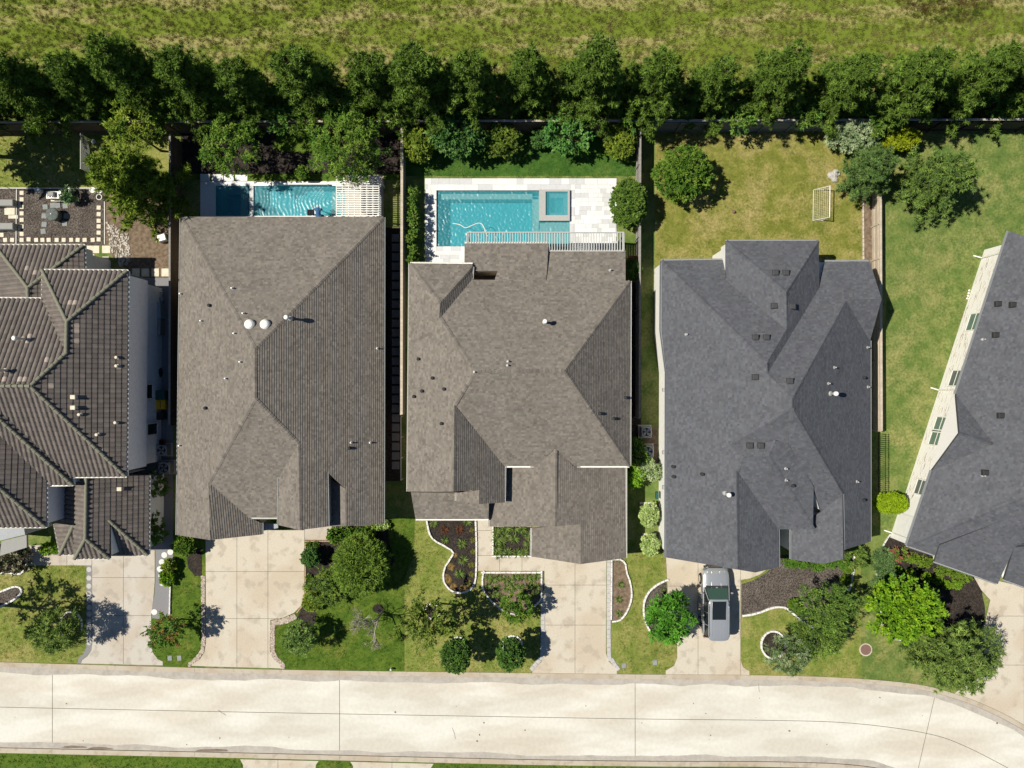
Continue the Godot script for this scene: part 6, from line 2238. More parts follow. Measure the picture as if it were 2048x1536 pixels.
		["leafy_shrub", 313, 968, 1.4, Vector3(0.6, 0.7, 0.8), 60, 0.2, 20, 0.12, 0.05, g1, 0.2, "leafy shrub below the tiled house's air conditioners", "shrub", 0.04, 0.5, 0.0],
		["leafy_shrub", 312, 1058, 1.5, Vector3(0.65, 0.9, 0.9), 80, 0.2, 20, 0.12, 0.05, g1, 0.3, "tall leafy shrub in the shade beside the tiled house's front wing", "shrub", 0.04, 0.5, 0.0],
		["leafy_shrub", 338, 1132, 0.5, Vector3(0.42, 0.45, 0.42), 50, 0.13, 20, 0.08, 0.04, yel, 0.7, "upper small light shrub on the dark gravel strip", "shrub", 0.03, 0.8, 0.0],
		["leafy_shrub", 335, 1155, 0.5, Vector3(0.45, 0.4, 0.5), 50, 0.13, 20, 0.09, 0.04, lime, 0.7, "lower small bright shrub on the dark gravel strip", "shrub", 0.03, 0.8, 0.0],
		["leafy_shrub", 103, 1096, 0.5, Vector3(0.65, 0.4, 0.28), 45, 0.15, 20, 0.12, 0.04, lime, 0.0, "fresh green plant beside the tiled house's front walk", "plant", 0.0, 0.4, 0.0],
		["dark_shrub", 22, 1122, 0.9, Vector3(1.25, 0.7, 0.75), 80, 0.28, 20, 0.14, 0.06, [Color(0.035, 0.05, 0.02), Color(0.06, 0.05, 0.035), Color(0.22, 0.2, 0.13)], 0.0, "dark ragged shrub under the sheet metal porch", "shrub", 0.05, 0.2, 0.0],
	]
	for i in rows.size():
		var w: Array = rows[i]
		var f := foliage(500 + i * 17, w[4], w[5], w[6], w[7], w[8], w[9], w[10], w[11], w[16], w[15])
		tree(w[0], w[1], w[2], w[3], w[4], f, w[12], w[13], "", w[14])
	# two trees just outside the frame, whose shadows lie on the lawns
	var f1 := foliage(771, Vector3(2.2, 1.7, 2.1), 105, 0.42, 28, 0.16, 0.08, g1)
	tree("shade_tree", -138, 1262, 6.2, Vector3(2.2, 1.7, 2.1), f1, "leafy tree left of the frame throwing its shadow on the front lawn", "tree", "", 0.13)
	var f2 := foliage(772, Vector3(2.2, 2.0, 2.1), 330, 0.42, 32, 0.2, 0.1, g1)
	tree("shade_tree", -146, 254, 6.4, Vector3(2.5, 2.2, 2.4), f2, "leafy tree left of the frame shading the grass behind the patio", "tree", "", 0.14)
	bare_tree(766, 1222, "bare pale tree with fine leafless twigs on the lush lawn")
	# creeper along the fence of the marble pool yard
	for i in 9:
		var f := foliage(640 + i, Vector3(0.28, 0.9, 0.42), 26, 0.16, 18, 0.09, 0.05, [Color(0.07, 0.14, 0.02), Color(0.12, 0.19, 0.03)])
		tree("climbing_vine", 826 + sin(i * 2.0) * 2, 386 + i * 17, 1.0, Vector3(0.28, 0.9, 0.42), f, "climbing vine in the row between tan capped fence and marble deck", "vine", "vines along the fence", 0.02, 3)
	# hedge before the grey house
	for i in 5:
		var f := foliage(660 + i, Vector3(0.5, 0.45, 0.36), 48, 0.14, 20, 0.07, 0.04, [Color(0.055, 0.12, 0.015), Color(0.08, 0.16, 0.02)], 0.75, 0.0, 0.75)
		tree("low_hedge", 1582 + i * 26, 1124 + (5 if i == 2 else 0), 0.45, Vector3(0.5, 0.45, 0.36), f, "low green hedge plant along the grey house's front", "hedge", "low hedge before the grey house", 0.02, 3)
	# clipped balls
	var balls := [[1695, 1135, 0.36, "first clipped ball inside the straight stone edging of the bark bed"], [1690, 1161, 0.35, "second clipped ball inside the straight stone edging of the bark bed"], [1588, 1208, 0.36, "clipped ball at the crest of the wavy stone edging"], [1600, 1222, 0.26, "smallest clipped ball beside the wavy stone edging"]]
	for i in balls.size():
		var q: Array = balls[i]
		var R := Vector3(q[2], q[2] * 0.85, q[2])
		tree("clipped_ball", q[0], q[1], q[2] * 0.85, R, foliage(680 + i, R, 70, 0.08, 22, 0.05, 0.03, [Color(0.07, 0.13, 0.012), Color(0.10, 0.17, 0.018)], 0.92, 0.0, 0.92), q[3], "shrub", "", 0.03, 3)
	var row := [[1793, 1139], [1820, 1145], [1852, 1153], [1873, 1160], [1893, 1169], [1913, 1170]]
	for i in row.size():
		var R := Vector3(0.3, 0.26, 0.26)
		tree("clipped_ball", row[i][0], row[i][1], 0.26, R, foliage(690 + i, R, 50, 0.08, 20, 0.05, 0.03, [Color(0.09, 0.17, 0.012), Color(0.13, 0.22, 0.018)], 0.9, 0.0, 0.9), "small clipped ball in the row before the slanted house", "shrub", "ball shrubs before the slanted house", 0.03, 3)
	for i in 5:
		var q: Array = [[1824, 1116], [1847, 1123], [1885, 1141], [1908, 1147], [1927, 1154]][i]
		var R := Vector3(0.42, 0.26, 0.3)
		tree("leafy_shrub", q[0], q[1], 0.3, R, foliage(700 + i, R, 40, 0.14, 18, 0.08, 0.035, [Color(0.08, 0.14, 0.015), Color(0.12, 0.18, 0.02)], 0.5, 0.0, 0.6), "spreading low shrub under the eave of the slanted house", "shrub", "low shrubs under the slanted eave", 0.02, 3)
	var rr := Vector3(0.6, 0.3, 0.4)
	tree("flowering_shrub", 1797, 1108, 0.35, rr, foliage(720, rr, 36, 0.15, 18, 0.09, 0.05, [Color(0.24, 0.08, 0.06), Color(0.09, 0.15, 0.02), Color(0.09, 0.14, 0.02)]), "low shrub with coral red flowers before the slanted house", "shrub", "", 0.02, 3)
	for i in 7:
		var q := [1768 + sin(i * 3.0) * 6, 1110 + i * 13]
		var R := Vector3(0.6, 0.3, 0.4)
		tree("blue_juniper", q[0], q[1], 0.25, R, foliage(730 + i, R, 40, 0.16, 20, 0.16, 0.03, [Color(0.07, 0.13, 0.04), Color(0.095, 0.16, 0.055)], 0.5, 0.0, 0.6), "bluish spreading juniper along the curved white edging", "shrub", "junipers along the edging", 0.02, 3)
	# rosettes
	var strap: Array = []
	for k in 4:
		strap.append(rosette(20 + k, 44, 0.5, 0.028, [Color(0.07, 0.14, 0.02), Color(0.11, 0.18, 0.03), Color(0.2, 0.26, 0.08)]).mesh())
	small_plants("strap_plant", strap, [[868, 1047, 0.8], [935, 1044, 0.75], [890, 1080, 0.7], [925, 1087, 0.95], [927, 1119, 0.95], [920, 1147, 0.9]], M.blade, "spiky green rosette alone in the dark curved bed", "plant", "rosettes in the curved bed")
	small_plants("red_plant", [rosette(31, 40, 0.42, 0.026, [Color(0.10, 0.04, 0.022), Color(0.14, 0.06, 0.03)]).mesh()], [[890, 1059, 1.0], [919, 1058, 1.0]], M.blade, "rust red leaved rosette near the house in the curved bed", "plant", "red rosettes in the curved bed")
	var low := [rosette(33, 60, 0.3, 0.035, [Color(0.24, 0.15, 0.05), Color(0.30, 0.19, 0.07), Color(0.17, 0.12, 0.04)], 0.4).mesh()]
	small_plants("copper_plant", low, [[902, 1133, 1.1], [897, 1160, 1.1], [907, 1172, 1.0], [926, 1176, 1.0], [910, 1110, 0.8], [893, 1153, 0.9]], M.blade, "copper orange ground plant in the curved bed", "plant", "copper plants in the curved bed")
	var olive := [rosette(34, 50, 0.28, 0.03, [Color(0.14, 0.14, 0.03), Color(0.19, 0.18, 0.04)], 0.5).mesh()]
	small_plants("olive_plant", olive, [[946, 1080, 0.9], [946, 1103, 0.9], [943, 1130, 1.0], [943, 1148, 0.9], [938, 1167, 1.1], [944, 1060, 0.8]], M.blade, "small olive plant along the walk side of the curved bed", "plant", "olive plants in the curved bed")
	var sp: Array = []
	for q in [[993, 1064], [994, 1080], [994, 1096], [998, 1107], [1011, 1071], [1029, 1077], [1016, 1105], [1035, 1106], [1049, 1105], [1012, 1058], [1030, 1058], [1046, 1058], [1057, 1068], [1058, 1085], [1005, 1085]]:
		sp.append([q[0], q[1], 0.95])
	small_plants("strap_plant", strap, sp, M.blade, "lush strap leaved plant crowded in the square courtyard bed", "plant", "plants in the courtyard bed")
	sp = []
	for q in [[977, 1154], [987, 1160], [997, 1155], [1012, 1158], [1021, 1163], [1031, 1154], [1041, 1155], [1057, 1155], [1065, 1160], [1075, 1152], [976, 1172], [995, 1176], [1013, 1175], [1029, 1173], [1043, 1175], [1059, 1174], [1073, 1174], [981, 1193], [992, 1188], [1003, 1195], [1048, 1190], [1062, 1192], [1008, 1208], [1072, 1186]]:
		sp.append([q[0], q[1], 0.78])
	small_plants("strap_plant", strap, sp, M.blade, "strap leaved plant standing in rows in the soil bed", "plant", "plants in the row bed")
	sp = []
	for q in [[1236, 1118], [1241, 1169], [1237, 1198], [1239, 1226]]:
		sp.append([q[0], q[1], 0.7])
	small_plants("strap_plant", strap, sp, M.blade, "tufted plant in the narrow bed beside the flagstone strip", "plant", "plants in the narrow bed")
	small_plants("strap_plant", strap, [[1325, 1181, 0.5]], M.blade, "single yellowish tuft in the bark bed left of the parked car", "plant", "")
	var herb := [foliage(35, Vector3(0.3, 0.25, 0.3), 26, 0.12, 16, 0.1, 0.05, g1).mesh()]
	small_plants("bedding_plant", herb, [[672, 1070, 1.6, 0.3], [695, 1066, 1.2, 0.3], [718, 1068, 1.2, 0.3], [738, 1066, 1.2, 0.3], [618, 1090, 0.6, 0.15], [632, 1089, 0.6, 0.15], [618, 1155, 0.6, 0.15]], M.leaf, "leafy bedding plant in the mulch before the skylight house", "plant", "bedding plants of the skylight house")
	small_plants("pale_plant", [foliage(36, Vector3(0.45, 0.25, 0.25), 30, 0.13, 16, 0.12, 0.06, [Color(0.28, 0.36, 0.12), Color(0.2, 0.28, 0.07)]).mesh()], [[765, 1050, 1.0, 0.25]], M.leaf, "pale leaved plant at the skylight house's front right corner", "plant", "")


# ---------------------------------------------------------------- the parked car
func car() -> void:
	var at := Vector3(14.33, 0.022, 15.35)
	var t := thing("parked_car", at, "silver sport utility car with black sunroof parked on the driveway", "car")
	# front faces -z. stations: z, half width, sill height, shoulder height, crown height
	var st := [[-2.47, 0.42, 0.46, 0.60, 0.64], [-2.43, 0.62, 0.40, 0.72, 0.78], [-2.34, 0.77, 0.30, 0.82, 0.92], [-2.18, 0.87, 0.26, 0.90, 1.00], [-1.92, 0.94, 0.24, 0.96, 1.07], [-1.5, 0.97, 0.24, 1.00, 1.12], [-1.05, 0.975, 0.24, 1.03, 1.16], [-0.6, 0.975, 0.24, 1.05, 1.14], [0.4, 0.975, 0.24, 1.07, 1.14], [1.4, 0.975, 0.24, 1.10, 1.16], [1.95, 0.96, 0.26, 1.12, 1.17], [2.25, 0.92, 0.30, 1.10, 1.16], [2.40, 0.83, 0.36, 1.04, 1.10], [2.48, 0.68, 0.44, 0.94, 1.0]]
	var rings: Array = []
	for s in st:
		var r := PackedVector3Array()
		for q in [[-0.82, s[2]], [-0.97, s[2] + 0.10], [-1.0, lerpf(s[2], s[3], 0.5)], [-0.97, s[3] - 0.04], [-0.90, s[3] + 0.02], [-0.6, lerpf(s[3], s[4], 0.7)], [0.0, s[4]], [0.6, lerpf(s[3], s[4], 0.7)], [0.90, s[3] + 0.02], [0.97, s[3] - 0.04], [1.0, lerpf(s[2], s[3], 0.5)], [0.97, s[2] + 0.10], [0.82, s[2]]]:
			r.append(at + Vector3(q[0] * s[1], q[1], s[0]))
		rings.append(r)
	var b := MB.new()
	_loft(b, rings)
	var body := part(b, "body", M.car_paint, t)
	# hood creases
	for x in [-0.36, 0.30, -0.72, 0.72]:
		b = MB.new()
		var hi := 0.0 if absf(x) < 0.5 else -0.035
		b.tube(at + Vector3(x * 0.85, 0.975 + hi, -2.2), at + Vector3(x, 1.135 + hi * 1.6, -1.1), 0.018, 0.022, 6)
		part(b, "hood_crease", M.car_paint, body)
	# cabin: dark glass house with painted roof and pillars
	var cab := [[-1.12, 0.80, 1.12], [-0.35, 0.70, 1.72], [-0.1, 0.69, 1.79], [0.8, 0.69, 1.84], [1.8, 0.68, 1.82], [2.2, 0.66, 1.77], [2.42, 0.72, 1.15]]
	b = MB.new()
	for k in cab.size() - 1:
		var a: Array = cab[k]
		var c: Array = cab[k + 1]
		for sgn in [-1.0, 1.0]:
			var lo0 := at + Vector3(sgn * 0.89, 1.08, a[0])
			var lo1 := at + Vector3(sgn * 0.89, 1.08, c[0])
			var hi0 := at + Vector3(sgn * a[1], a[2], a[0])
			var hi1 := at + Vector3(sgn * c[1], c[2], c[0])
			if sgn < 0:
				b.quad(lo0, lo1, hi1, hi0)
			else:
				b.quad(lo1, lo0, hi0, hi1)
		b.quad(at + Vector3(-a[1], a[2], a[0]), at + Vector3(-c[1], c[2], c[0]), at + Vector3(c[1], c[2], c[0]), at + Vector3(a[1], a[2], a[0]))
	part(b, "side_window", M.glass_dark, t)
	b = MB.new()
	b.quad(at + Vector3(-0.76, 1.17, -1.07), at + Vector3(-0.64, 1.72, -0.40), at + Vector3(0.64, 1.72, -0.40), at + Vector3(0.76, 1.17, -1.07))
	part(b, "windscreen", M.glass_car, t)
	b = MB.new()
	b.box(Transform3D(Basis(), at + Vector3(0, 1.13, -1.16)), Vector3(1.5, 0.04, 0.16))
	part(b, "wiper_cowl", M.car_trim, t)
	# painted roof shell with rounded edges
	var rr: Array = []
	for s in [[-0.42, 0.66, 1.70], [-0.2, 0.70, 1.775], [0.3, 0.715, 1.83], [1.0, 0.72, 1.855], [1.7, 0.715, 1.845], [2.1, 0.695, 1.81], [2.3, 0.66, 1.77], [2.40, 0.60, 1.73], [2.45, 0.48, 1.69]]:
		var r := PackedVector3Array()
		for q in [[-1.04, -0.09], [-1.02, -0.03], [-0.9, 0.01], [-0.5, 0.03], [0, 0.035], [0.5, 0.03], [0.9, 0.01], [1.02, -0.03], [1.04, -0.09]]:
			r.append(at + Vector3(q[0] * s[1], s[2] + q[1], s[0]))
		rr.append(r)
	b = MB.new()
	_loft(b, rr, false)
	var roof := part(b, "roof", M.car_paint, t)
	b = MB.new()
	b.box(Transform3D(Basis(), at + Vector3(-0.02, 1.868, 0.32)), Vector3(0.94, 0.05, 1.25), 0.02)
	part(b, "sunroof", M.glass_dark, roof)
	for x in [-0.5, -0.3, -0.1, 0.12, 0.32]:
		b = MB.new()
		b.box(Transform3D(Basis().rotated(Vector3.RIGHT, 0.03), at + Vector3(x, 1.874, 1.55)), Vector3(0.022, 0.024, 1.1), 0.008)
		part(b, "roof_rib", M.car_paint, roof)
	for sgn in [-1.0, 1.0]:
		b = MB.new()
		b.tube(at + Vector3(sgn * 0.70, 1.86, 0.0), at + Vector3(sgn * 0.69, 1.86, 2.1), 0.022, 0.022, 6)
		part(b, "roof_rail", M.chrome, roof)
		# pillars
		for q in [[-1.10, 0.86, 1.10, -0.36, 0.71, 1.74], [0.55, 0.90, 1.08, 0.5, 0.73, 1.80], [1.42, 0.90, 1.08, 1.35, 0.73, 1.80], [2.38, 0.86, 1.10, 2.22, 0.70, 1.78]]:
			b = MB.new()
			b.tube(at + Vector3(sgn * q[1], q[2], q[0]), at + Vector3(sgn * q[4], q[5], q[3]), 0.04, 0.035, 6)
			part(b, "pillar", M.car_paint, t)
		b = MB.new()
		b.blob(at + Vector3(sgn * 1.06, 1.16, -0.72), Vector3(0.11, 0.08, 0.07), 10, 6)
		part(b, "mirror", M.car_paint, t)
		b = MB.new()
		b.blob(at + Vector3(sgn * 0.70, 0.80, -2.30), Vector3(0.20, 0.07, 0.12), 10, 6)
		part(b, "headlight", M.glass_grey, t)
		b = MB.new()
		b.box(Transform3D(Basis(), at + Vector3(sgn * 0.84, 1.0, 2.38)), Vector3(0.1, 0.3, 0.1), 0.02)
		part(b, "tail_light", M.red_plastic, t)
		for z in [-1.55, 1.45]:
			var w := MB.new()
			for k in 20:
				var a0 := TAU * k / 20
				var a1 := TAU * (k + 1) / 20
				var d0 := Vector3(0, sin(a0), cos(a0))
				var d1 := Vector3(0, sin(a1), cos(a1))
				var c := at + Vector3(sgn * 0.90, 0.38, z)
				var ox := Vector3(sgn * 0.12, 0, 0)
				w.quad(c - ox + d0 * 0.38, c - ox + d1 * 0.38, c + ox + d1 * 0.38, c + ox + d0 * 0.38)
				w.quad(c + ox + d0 * 0.38, c + ox + d1 * 0.38, c + ox * 1.1 + d1 * 0.25, c + ox * 1.1 + d0 * 0.25)
			var wh := part(w, "wheel", M.rubber, t)
			w = MB.new()
			for k in 20:
				var a0 := TAU * k / 20
				var a1 := TAU * (k + 1) / 20
				var c := at + Vector3(sgn * 1.03, 0.38, z)
				w.tri(c, c + Vector3(0, sin(a0), cos(a0)) * 0.25, c + Vector3(0, sin(a1), cos(a1)) * 0.25)
			part(w, "rim", M.chrome, wh)
	b = MB.new()
	b.box(Transform3D(Basis(), at + Vector3(0, 0.72, -2.44)), Vector3(1.0, 0.22, 0.06), 0.02)
	part(b, "grille", M.car_trim, t)
	b = MB.new()
	b.box(Transform3D(Basis(), at + Vector3(0, 0.45, -2.42)), Vector3(1.5, 0.16, 0.14), 0.04)
	part(b, "bumper", M.car_trim, t)
	b = MB.new()
	b.box(Transform3D(Basis(), at + Vector3(0, 0.5, 2.47)), Vector3(1.6, 0.22, 0.12), 0.04)
	part(b, "bumper", M.car_trim, t)


func _loft(b: MB, rings: Array, closed := true) -> void:
	var n: int = rings[0].size()
	var nr: Array = []
	for i in rings.size():
		var row := PackedVector3Array()
		for k in n:
			var k0 := (k - 1 + n) % n if closed else maxi(k - 1, 0)
			var k1 := (k + 1) % n if closed else mini(k + 1, n - 1)
			var du: Vector3 = rings[i][k1] - rings[i][k0]
			var dv: Vector3 = rings[mini(i + 1, rings.size() - 1)][k] - rings[maxi(i - 1, 0)][k]
			row.append(dv.cross(du).normalized())
		nr.append(row)
	for i in rings.size() - 1:
		for k in (n if closed else n - 1):
			var j := (k + 1) % n
			b.quadn(rings[i][k], rings[i + 1][k], rings[i + 1][j], rings[i][j], nr[i][k], nr[i + 1][k], nr[i + 1][j], nr[i][j])
	if closed:
		for e in [0, rings.size() - 1]:
			var c := Vector3.ZERO
			for p in rings[e]:
				c += p / n
			for k in n:
				if e == 0:
					b.tri(c, rings[e][k], rings[e][(k + 1) % n])
				else:
					b.tri(c, rings[e][(k + 1) % n], rings[e][k])


# ---------------------------------------------------------------- everything else
func objects() -> void:
	ac_unit(1293, 864, 0.74, "air conditioner nearer the tip of the grey fence beside the white wall")
	ac_unit(1296, 903, 0.82, "air conditioner half hidden by shrubs beside the white wall")
	ac_unit(323, 901, 0.76, "small air conditioner in the shade beside the tiled house")
	ac_unit(328, 936, 0.82, "larger air conditioner in the shade beside the tiled house")
	# goal
	var t := thing("football_goal", P(1640, 412, 0.8), "white football goal with grey net on the olive lawn", "goal")
	var a0 := P(1647, 380)
	var a1 := P(1646, 441)
	var up := Vector3(0, 1.15, 0)
	var bk := Vector3(-0.72, 0, 0)
	for q in [[a0, a0 + up, "post"], [a1, a1 + up, "post"], [a0 + up, a1 + up, "crossbar"], [a0 + bk, a1 + bk, "ground_bar"], [a0, a0 + bk, "ground_bar"], [a1, a1 + bk, "ground_bar"], [a0 + up, a0 + bk, "back_stay"], [a1 + up, a1 + bk, "back_stay"]]:
		var b := MB.new()
		b.tube(q[0] + Vector3(0, 0.02, 0), q[1] + Vector3(0, 0.02, 0), 0.032 if q[2] in ["post", "crossbar"] else 0.018, 0.032 if q[2] in ["post", "crossbar"] else 0.018, 8)
		part(b, q[2], M.white_paint, t)
	var nb := MB.new()
	for i in 19:
		var k := i / 18.0
		nb.tube((a0 + up).lerp(a1 + up, k), (a0 + bk).lerp(a1 + bk, k), 0.006, 0.006, 3, false)
	for i in 9:
		var k := i / 8.0
		nb.tube((a0 + up).lerp(a0 + bk, k), (a1 + up).lerp(a1 + bk, k), 0.006, 0.006, 3, false)
	part(nb, "netting", M.net, t, "stuff")
	# sports net behind the tiled house
	t = thing("sports_net", P(181, 305, 1.0), "long upright sports net on two posts behind the bark patio", "net")
	var n0 := P(187, 283)
	var n1 := P(187, 350)
	for q in [n0, n1]:
		var b := MB.new()
		b.tube(q, q + Vector3(0, 1.75, 0), 0.025, 0.025, 6)
		b.lathe(q, [[0.0, 0.0], [0.16, 0.0], [0.14, 0.06], [0.0, 0.08]], 10)
		part(b, "post", M.white_paint, t)
	nb = MB.new()
	for i in 41:
		var q := n0.lerp(n1, i / 40.0)
		nb.tube(q + Vector3(0, 0.55, 0), q + Vector3(0, 1.72, 0), 0.005, 0.005, 3, false)
	for i in 14:
		nb.tube(n0 + Vector3(0, 0.55 + i * 0.09, 0), n1 + Vector3(0, 0.55 + i * 0.09, 0), 0.005, 0.005, 3, false)
	nb.tube(n0 + Vector3(0, 1.72, 0), n1 + Vector3(0, 1.72, 0), 0.022, 0.022, 6)
	part(nb, "netting", M.net, t, "stuff")
	for q in [[170, 326, 0.13, "white ball lying on the grass beside the sports net"], [203, 297, 0.1, "pale ball lying under the shade by the sports net"]]:
		var b := MB.new()
		b.blob(P(q[0], q[1]) + Vector3(0, q[2], 0), Vector3.ONE * q[2], 14, 10)
		tag(part(b, "ball", M.white_paint), q[3], "ball")
	var bb := MB.new()
	bb.blob(P(1467, 424) + Vector3(0, 0.12, 0), Vector3.ONE * 0.12, 14, 10)
	tag(part(bb, "ball", M.rust), "rusty brown ball lying on the olive lawn", "ball")
	for i in 4:
		var b := MB.new()
		b.lathe(P(1938 - i * 1.3, 581 + i * 5.3), [[0.075, 0.0], [0.075, 0.05], [0.05, 0.07], [0.0, 0.07]], 10)
		tag(part(b, "vent_cap", M.white_paint), "little white cap standing in a row on the slanted house's lawn", "vent cap", "white caps on the lawn")
	# the bark patio's furniture
	t = thing("covered_table", P(103, 428, 0.75), "round table under a grey green cover on the bark patio", "table")
	var c := P(103, 428, 0.75)
	c.y = 0.012
	var b := MB.new()
	b.lathe(c, [[0.36, 0.0], [0.40, 0.3], [0.46, 0.62], [0.45, 0.70], [0.40, 0.735], [0.02, 0.80], [0.0, 0.80]], 26)
	part(b, "cover", M.cover_green, t)
	b = MB.new()
	for k in 6:
		var an := TAU * k / 6 + 0.3
		var dd := Vector3(cos(an), 0, sin(an))
		b.tube(c + Vector3(0, 0.795, 0), c + dd * 0.41 + Vector3(0, 0.735, 0), 0.009, 0.009, 5, false)
	part(b, "seam", M.plain_dark, t)
	b = MB.new()
	b.lathe(c, [[0.05, 0.79], [0.04, 0.84], [0.0, 0.85]], 10)
	part(b, "finial", M.white_paint, t)
	for q in [[13, 405, "upper"], [13, 452, "lower"]]:
		t = thing("garden_sofa", P(q[1] - q[1] + q[0], q[1], 0.6), "%s of two flat grey garden sofas at the patio's white strip" % q[2], "sofa")
		var p := P(q[0] - 12, q[1], 0.6)
		p.y = 0.012
		b = MB.new()
		b.box(turned(p + Vector3(0, 0.30, 0), 0), Vector3(1.75, 0.6, 0.46), 0.04)
		part(b, "seat", M.plain_grey, t)
		b = MB.new()
		b.box(turned(p + Vector3(-0.6, 0.5, 0), 0), Vector3(0.5, 0.5, 0.5), 0.05)
		part(b, "backrest", M.cover_green, t)
		b = MB.new()
		b.box(turned(p + Vector3(0.98, 0.02, 0.03), 0), Vector3(0.16, 0.05, 0.36), 0.01)
		tag(part(b, "paver_stone", M.paver_cream), "cream stone slab at the foot of the %s garden sofa" % q[2], "stone")
	# grill and washing of white pots
	t = thing("grill_cart", P(108, 390, 0.9), "white framed grill cart with a grey lid on the bark patio", "grill")
	c = P(107, 390, 0.9)
	c.y = 0.012
	b = MB.new()
	for k in 4:
		b.tube(c + Vector3(-0.45 if k & 1 else 0.45, 0, -0.2 if k & 2 else 0.2), c + Vector3(-0.45 if k & 1 else 0.45, 0.85, -0.2 if k & 2 else 0.2), 0.03, 0.03, 6)
	part(b, "leg", M.white_paint, t)
	b = MB.new()
	b.box(turned(c + Vector3(0, 0.86, 0), 0), Vector3(1.05, 0.06, 0.52), 0.01)
	part(b, "counter", M.white_paint, t)
	b = MB.new()
	b.box(turned(c + Vector3(-0.1, 1.0, -0.02), 0), Vector3(0.5, 0.24, 0.36), 0.06)
	part(b, "lid", M.plain_grey, t)
	b = MB.new()
	b.tube(c + Vector3(-0.3, 1.05, 0.2), c + Vector3(0.1, 1.05, 0.2), 0.015, 0.015, 6)
	part(b, "handle", M.chrome, t)
	b = MB.new()
	b.box(turned(c + Vector3(0, 0.35, 0.26), 0), Vector3(1.0, 0.05, 0.14), 0.01)
	part(b, "shelf", M.paver_cream, t)
	var yucca := [foliage(41, Vector3(0.3, 0.3, 0.3), 26, 0.14, 16, 0.14, 0.05, [Color(0.12, 0.2, 0.08), Color(0.3, 0.36, 0.22), Color(0.04, 0.1, 0.04)]).mesh()]
	small_plants("patio_plant", yucca, [[136, 392, 1.2, 0.8]], M.leaf, "grey green bushy plant standing beside the grill cart", "plant", "")
	for q in [[75, 380, "beside the grill cart"], [136, 381, "behind the bushy patio plant"], [185, 380, "left of the corner pair on the patio"], [199, 381, "upper one of the corner pair on the patio"], [198, 394, "lower one of the corner pair on the patio"]]:
		pot(q[0], q[1], 0.2, 0.5, M.white_paint, "white round planter pot " + q[2], "white pots on the patio", q[1] > 390)
	stakes([[22, 378, 2.2], [72, 376, 2.2], [134, 378, 2.2], [192, 376, 2.2]], M.dark_metal, "thin black pole lamp along the patio's grass edge")
	# stored things beside the tiled house
	lidded_box("covered_furniture", 310, 622, 0.72, 1.1, 0.8, M.cover_blue, "blue grey covered furniture beside the tiled house's wall", "furniture cover", "", 0.05)
	lidded_box("covered_furniture", 311, 654, 0.66, 1.05, 0.8, M.cover_taupe, "taupe covered furniture beside the tiled house's wall", "furniture cover", "", -0.03)
	lidded_box("folded_chair", 304, 684, 0.55, 0.6, 0.6, M.cover_taupe, "small folded chair pile next to taupe covered furniture", "chair", "", 0.1, M.plain_grey)
	lidded_box("recycling_bin", 320, 790, 0.62, 0.6, 1.0, M.teal_plastic, "dark teal rubbish bin beside the yellow bin", "bin")
	t = lidded_box("yellow_bin", 321, 809, 0.62, 0.62, 0.9, M.yellow, "yellow two lidded bin beside the tiled house", "bin")
	b = MB.new()
	c = P(321, 809, 0.9)
	b.box(turned(Vector3(c.x, 0.915, c.z), 0), Vector3(0.03, 0.02, 0.5))
	part(b, "seam", M.plain_dark, t)
	lidded_box("rubbish_bin", 317, 832, 0.55, 0.5, 0.8, M.plain_dark, "black rubbish bin below the yellow bin", "bin")
	pot(323, 885, 0.22, 0.35, M.red_plastic, "red plastic bucket above the tiled house's air conditioners")
	for q in [[320, 585, M.white_paint], [322, 598, M.cover_blue]]:
		b = MB.new()
		b.blob(P(q[0], q[1]) + Vector3(0, 0.25, 0), Vector3(0.3, 0.25, 0.25), 10, 7, 0.5, noise(1.0, 5))
		tag(part(b, "cloth_heap", q[2]), "crumpled %s cloth heap behind covered furniture" % ("white" if q[1] < 590 else "blue"), "cloth")
	for q in [[308, 725, 0.5], [318, 745, 0.6], [312, 765, 0.7]]:
		b = MB.new()
		b.blob(P(q[0], q[1]) + Vector3(0, q[2] * 0.45, 0), Vector3(0.34, q[2] * 0.5, 0.4), 10, 7, 0.4, noise(1.0, int(q[1])))
		tag(part(b, "storage_bag", M.plain_dark), "dark stuffed bag leaning in the shaded side court", "bag", "bags in the side court")
	b = MB.new()
	b.box(turned(P(330, 478) + Vector3(0, 0.3, 0), 0.3), Vector3(0.6, 0.6, 0.5), 0.05)
	tag(part(b, "wrapped_bundle", M.light_metal), "silver wrapped bundle beside the dark board fence", "bundle")
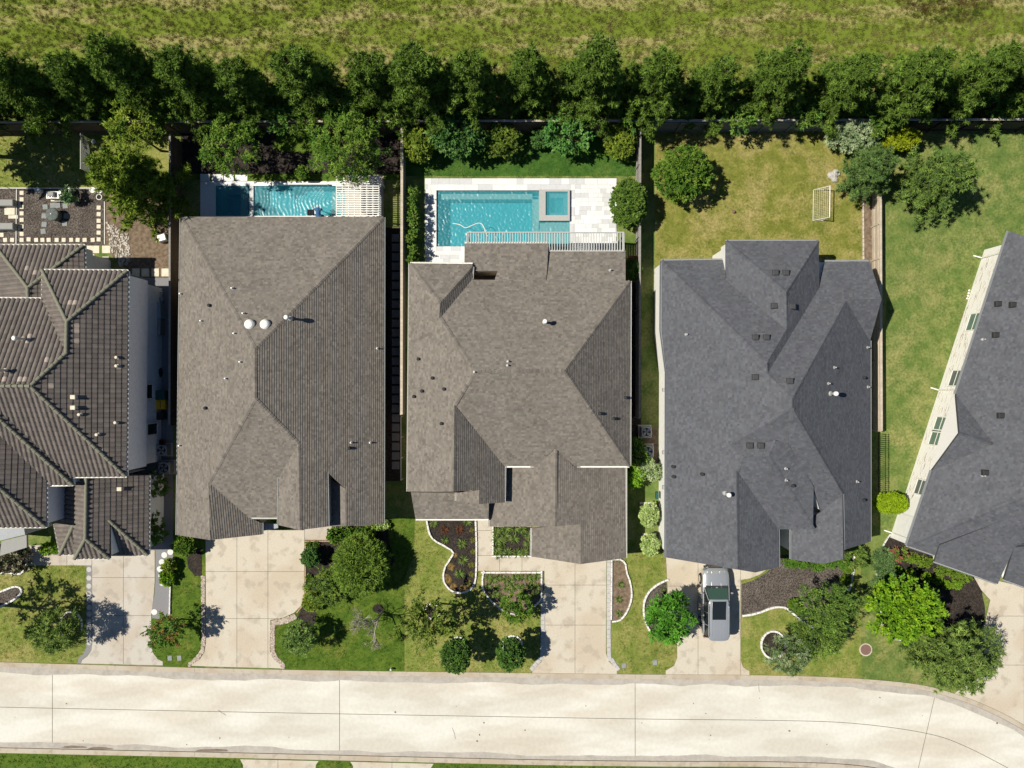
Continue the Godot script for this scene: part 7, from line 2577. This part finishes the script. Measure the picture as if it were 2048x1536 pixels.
	# small gate beside the middle house
	t = thing("side_gate", P(1262, 517), "small slatted gate between middle house and grey fence", "gate")
	for i in 7:
		b = MB.new()
		b.box(turned(P(1254 + i * 3.2, 518) + Vector3(0, 0.75, 0), 0), Vector3(0.07, 1.4, 0.03))
		part(b, "slat", M.terracotta, t)
	b = MB.new()
	b.box(turned(P(1263.5, 518) + Vector3(0, 1.2, 0.03), 0), Vector3(0.8, 0.06, 0.04))
	part(b, "rail", M.terracotta, t)
	# meter and hose reel on the white wall
	b = MB.new()
	b.box(turned(P(1312, 987) + Vector3(-0.1, 0.9, 0), 0), Vector3(0.18, 0.45, 0.5), 0.04)
	tag(part(b, "utility_box", M.teal_plastic), "green utility box fixed low on the white side wall", "utility box")
	for q in [[1293, 1006], [1298, 1068]]:
		t = thing("stone_kerb", P(q[0], q[1]), "pale stone kerb between the variegated clipped balls and lawn", "kerb stone", "pale kerbs by the white wall")
		b = MB.new()
		b.box(turned(P(q[0], q[1]) + Vector3(0, 0.08, 0), 0), Vector3(1.0, 0.16, 0.14), 0.02)
		part(b, "stone", M.white_stone, t)
	# fire hydrant of the lawn edge
	t = thing("sprinkler_post", P(783, 1336), "small pale sprinkler post at the kerb below the lush lawn", "sprinkler")
	b = MB.new()
	b.lathe(P(783, 1336), [[0.07, 0.0], [0.06, 0.3], [0.08, 0.32], [0.06, 0.42], [0.0, 0.44]], 10)
	part(b, "post", M.white_stone, t)
	# rocks by the tree ring on the olive lawn
	var rk := noise(1.2, 3)
	for q in [[1664, 351, 0.36], [1671, 346, 0.28], [1668, 360, 0.25]]:
		b = MB.new()
		b.blob(P(q[0], q[1]) + Vector3(0, 0.08, 0), Vector3(q[2], 0.18, q[2] * 0.8), 10, 7, 0.4, rk)
		tag(part(b, "garden_rock", M.grey_stone), "rough grey rock at the pine's foot on the olive lawn", "rock", "rocks on the olive lawn")


func _ready() -> void:
	rng.seed = 1
	setup()
	make_materials()
	ground()
	street()
	drives()
	houses()
	pools()
	fences()
	gardens()
	planting()
	car()
	objects()
	person()
	grass()
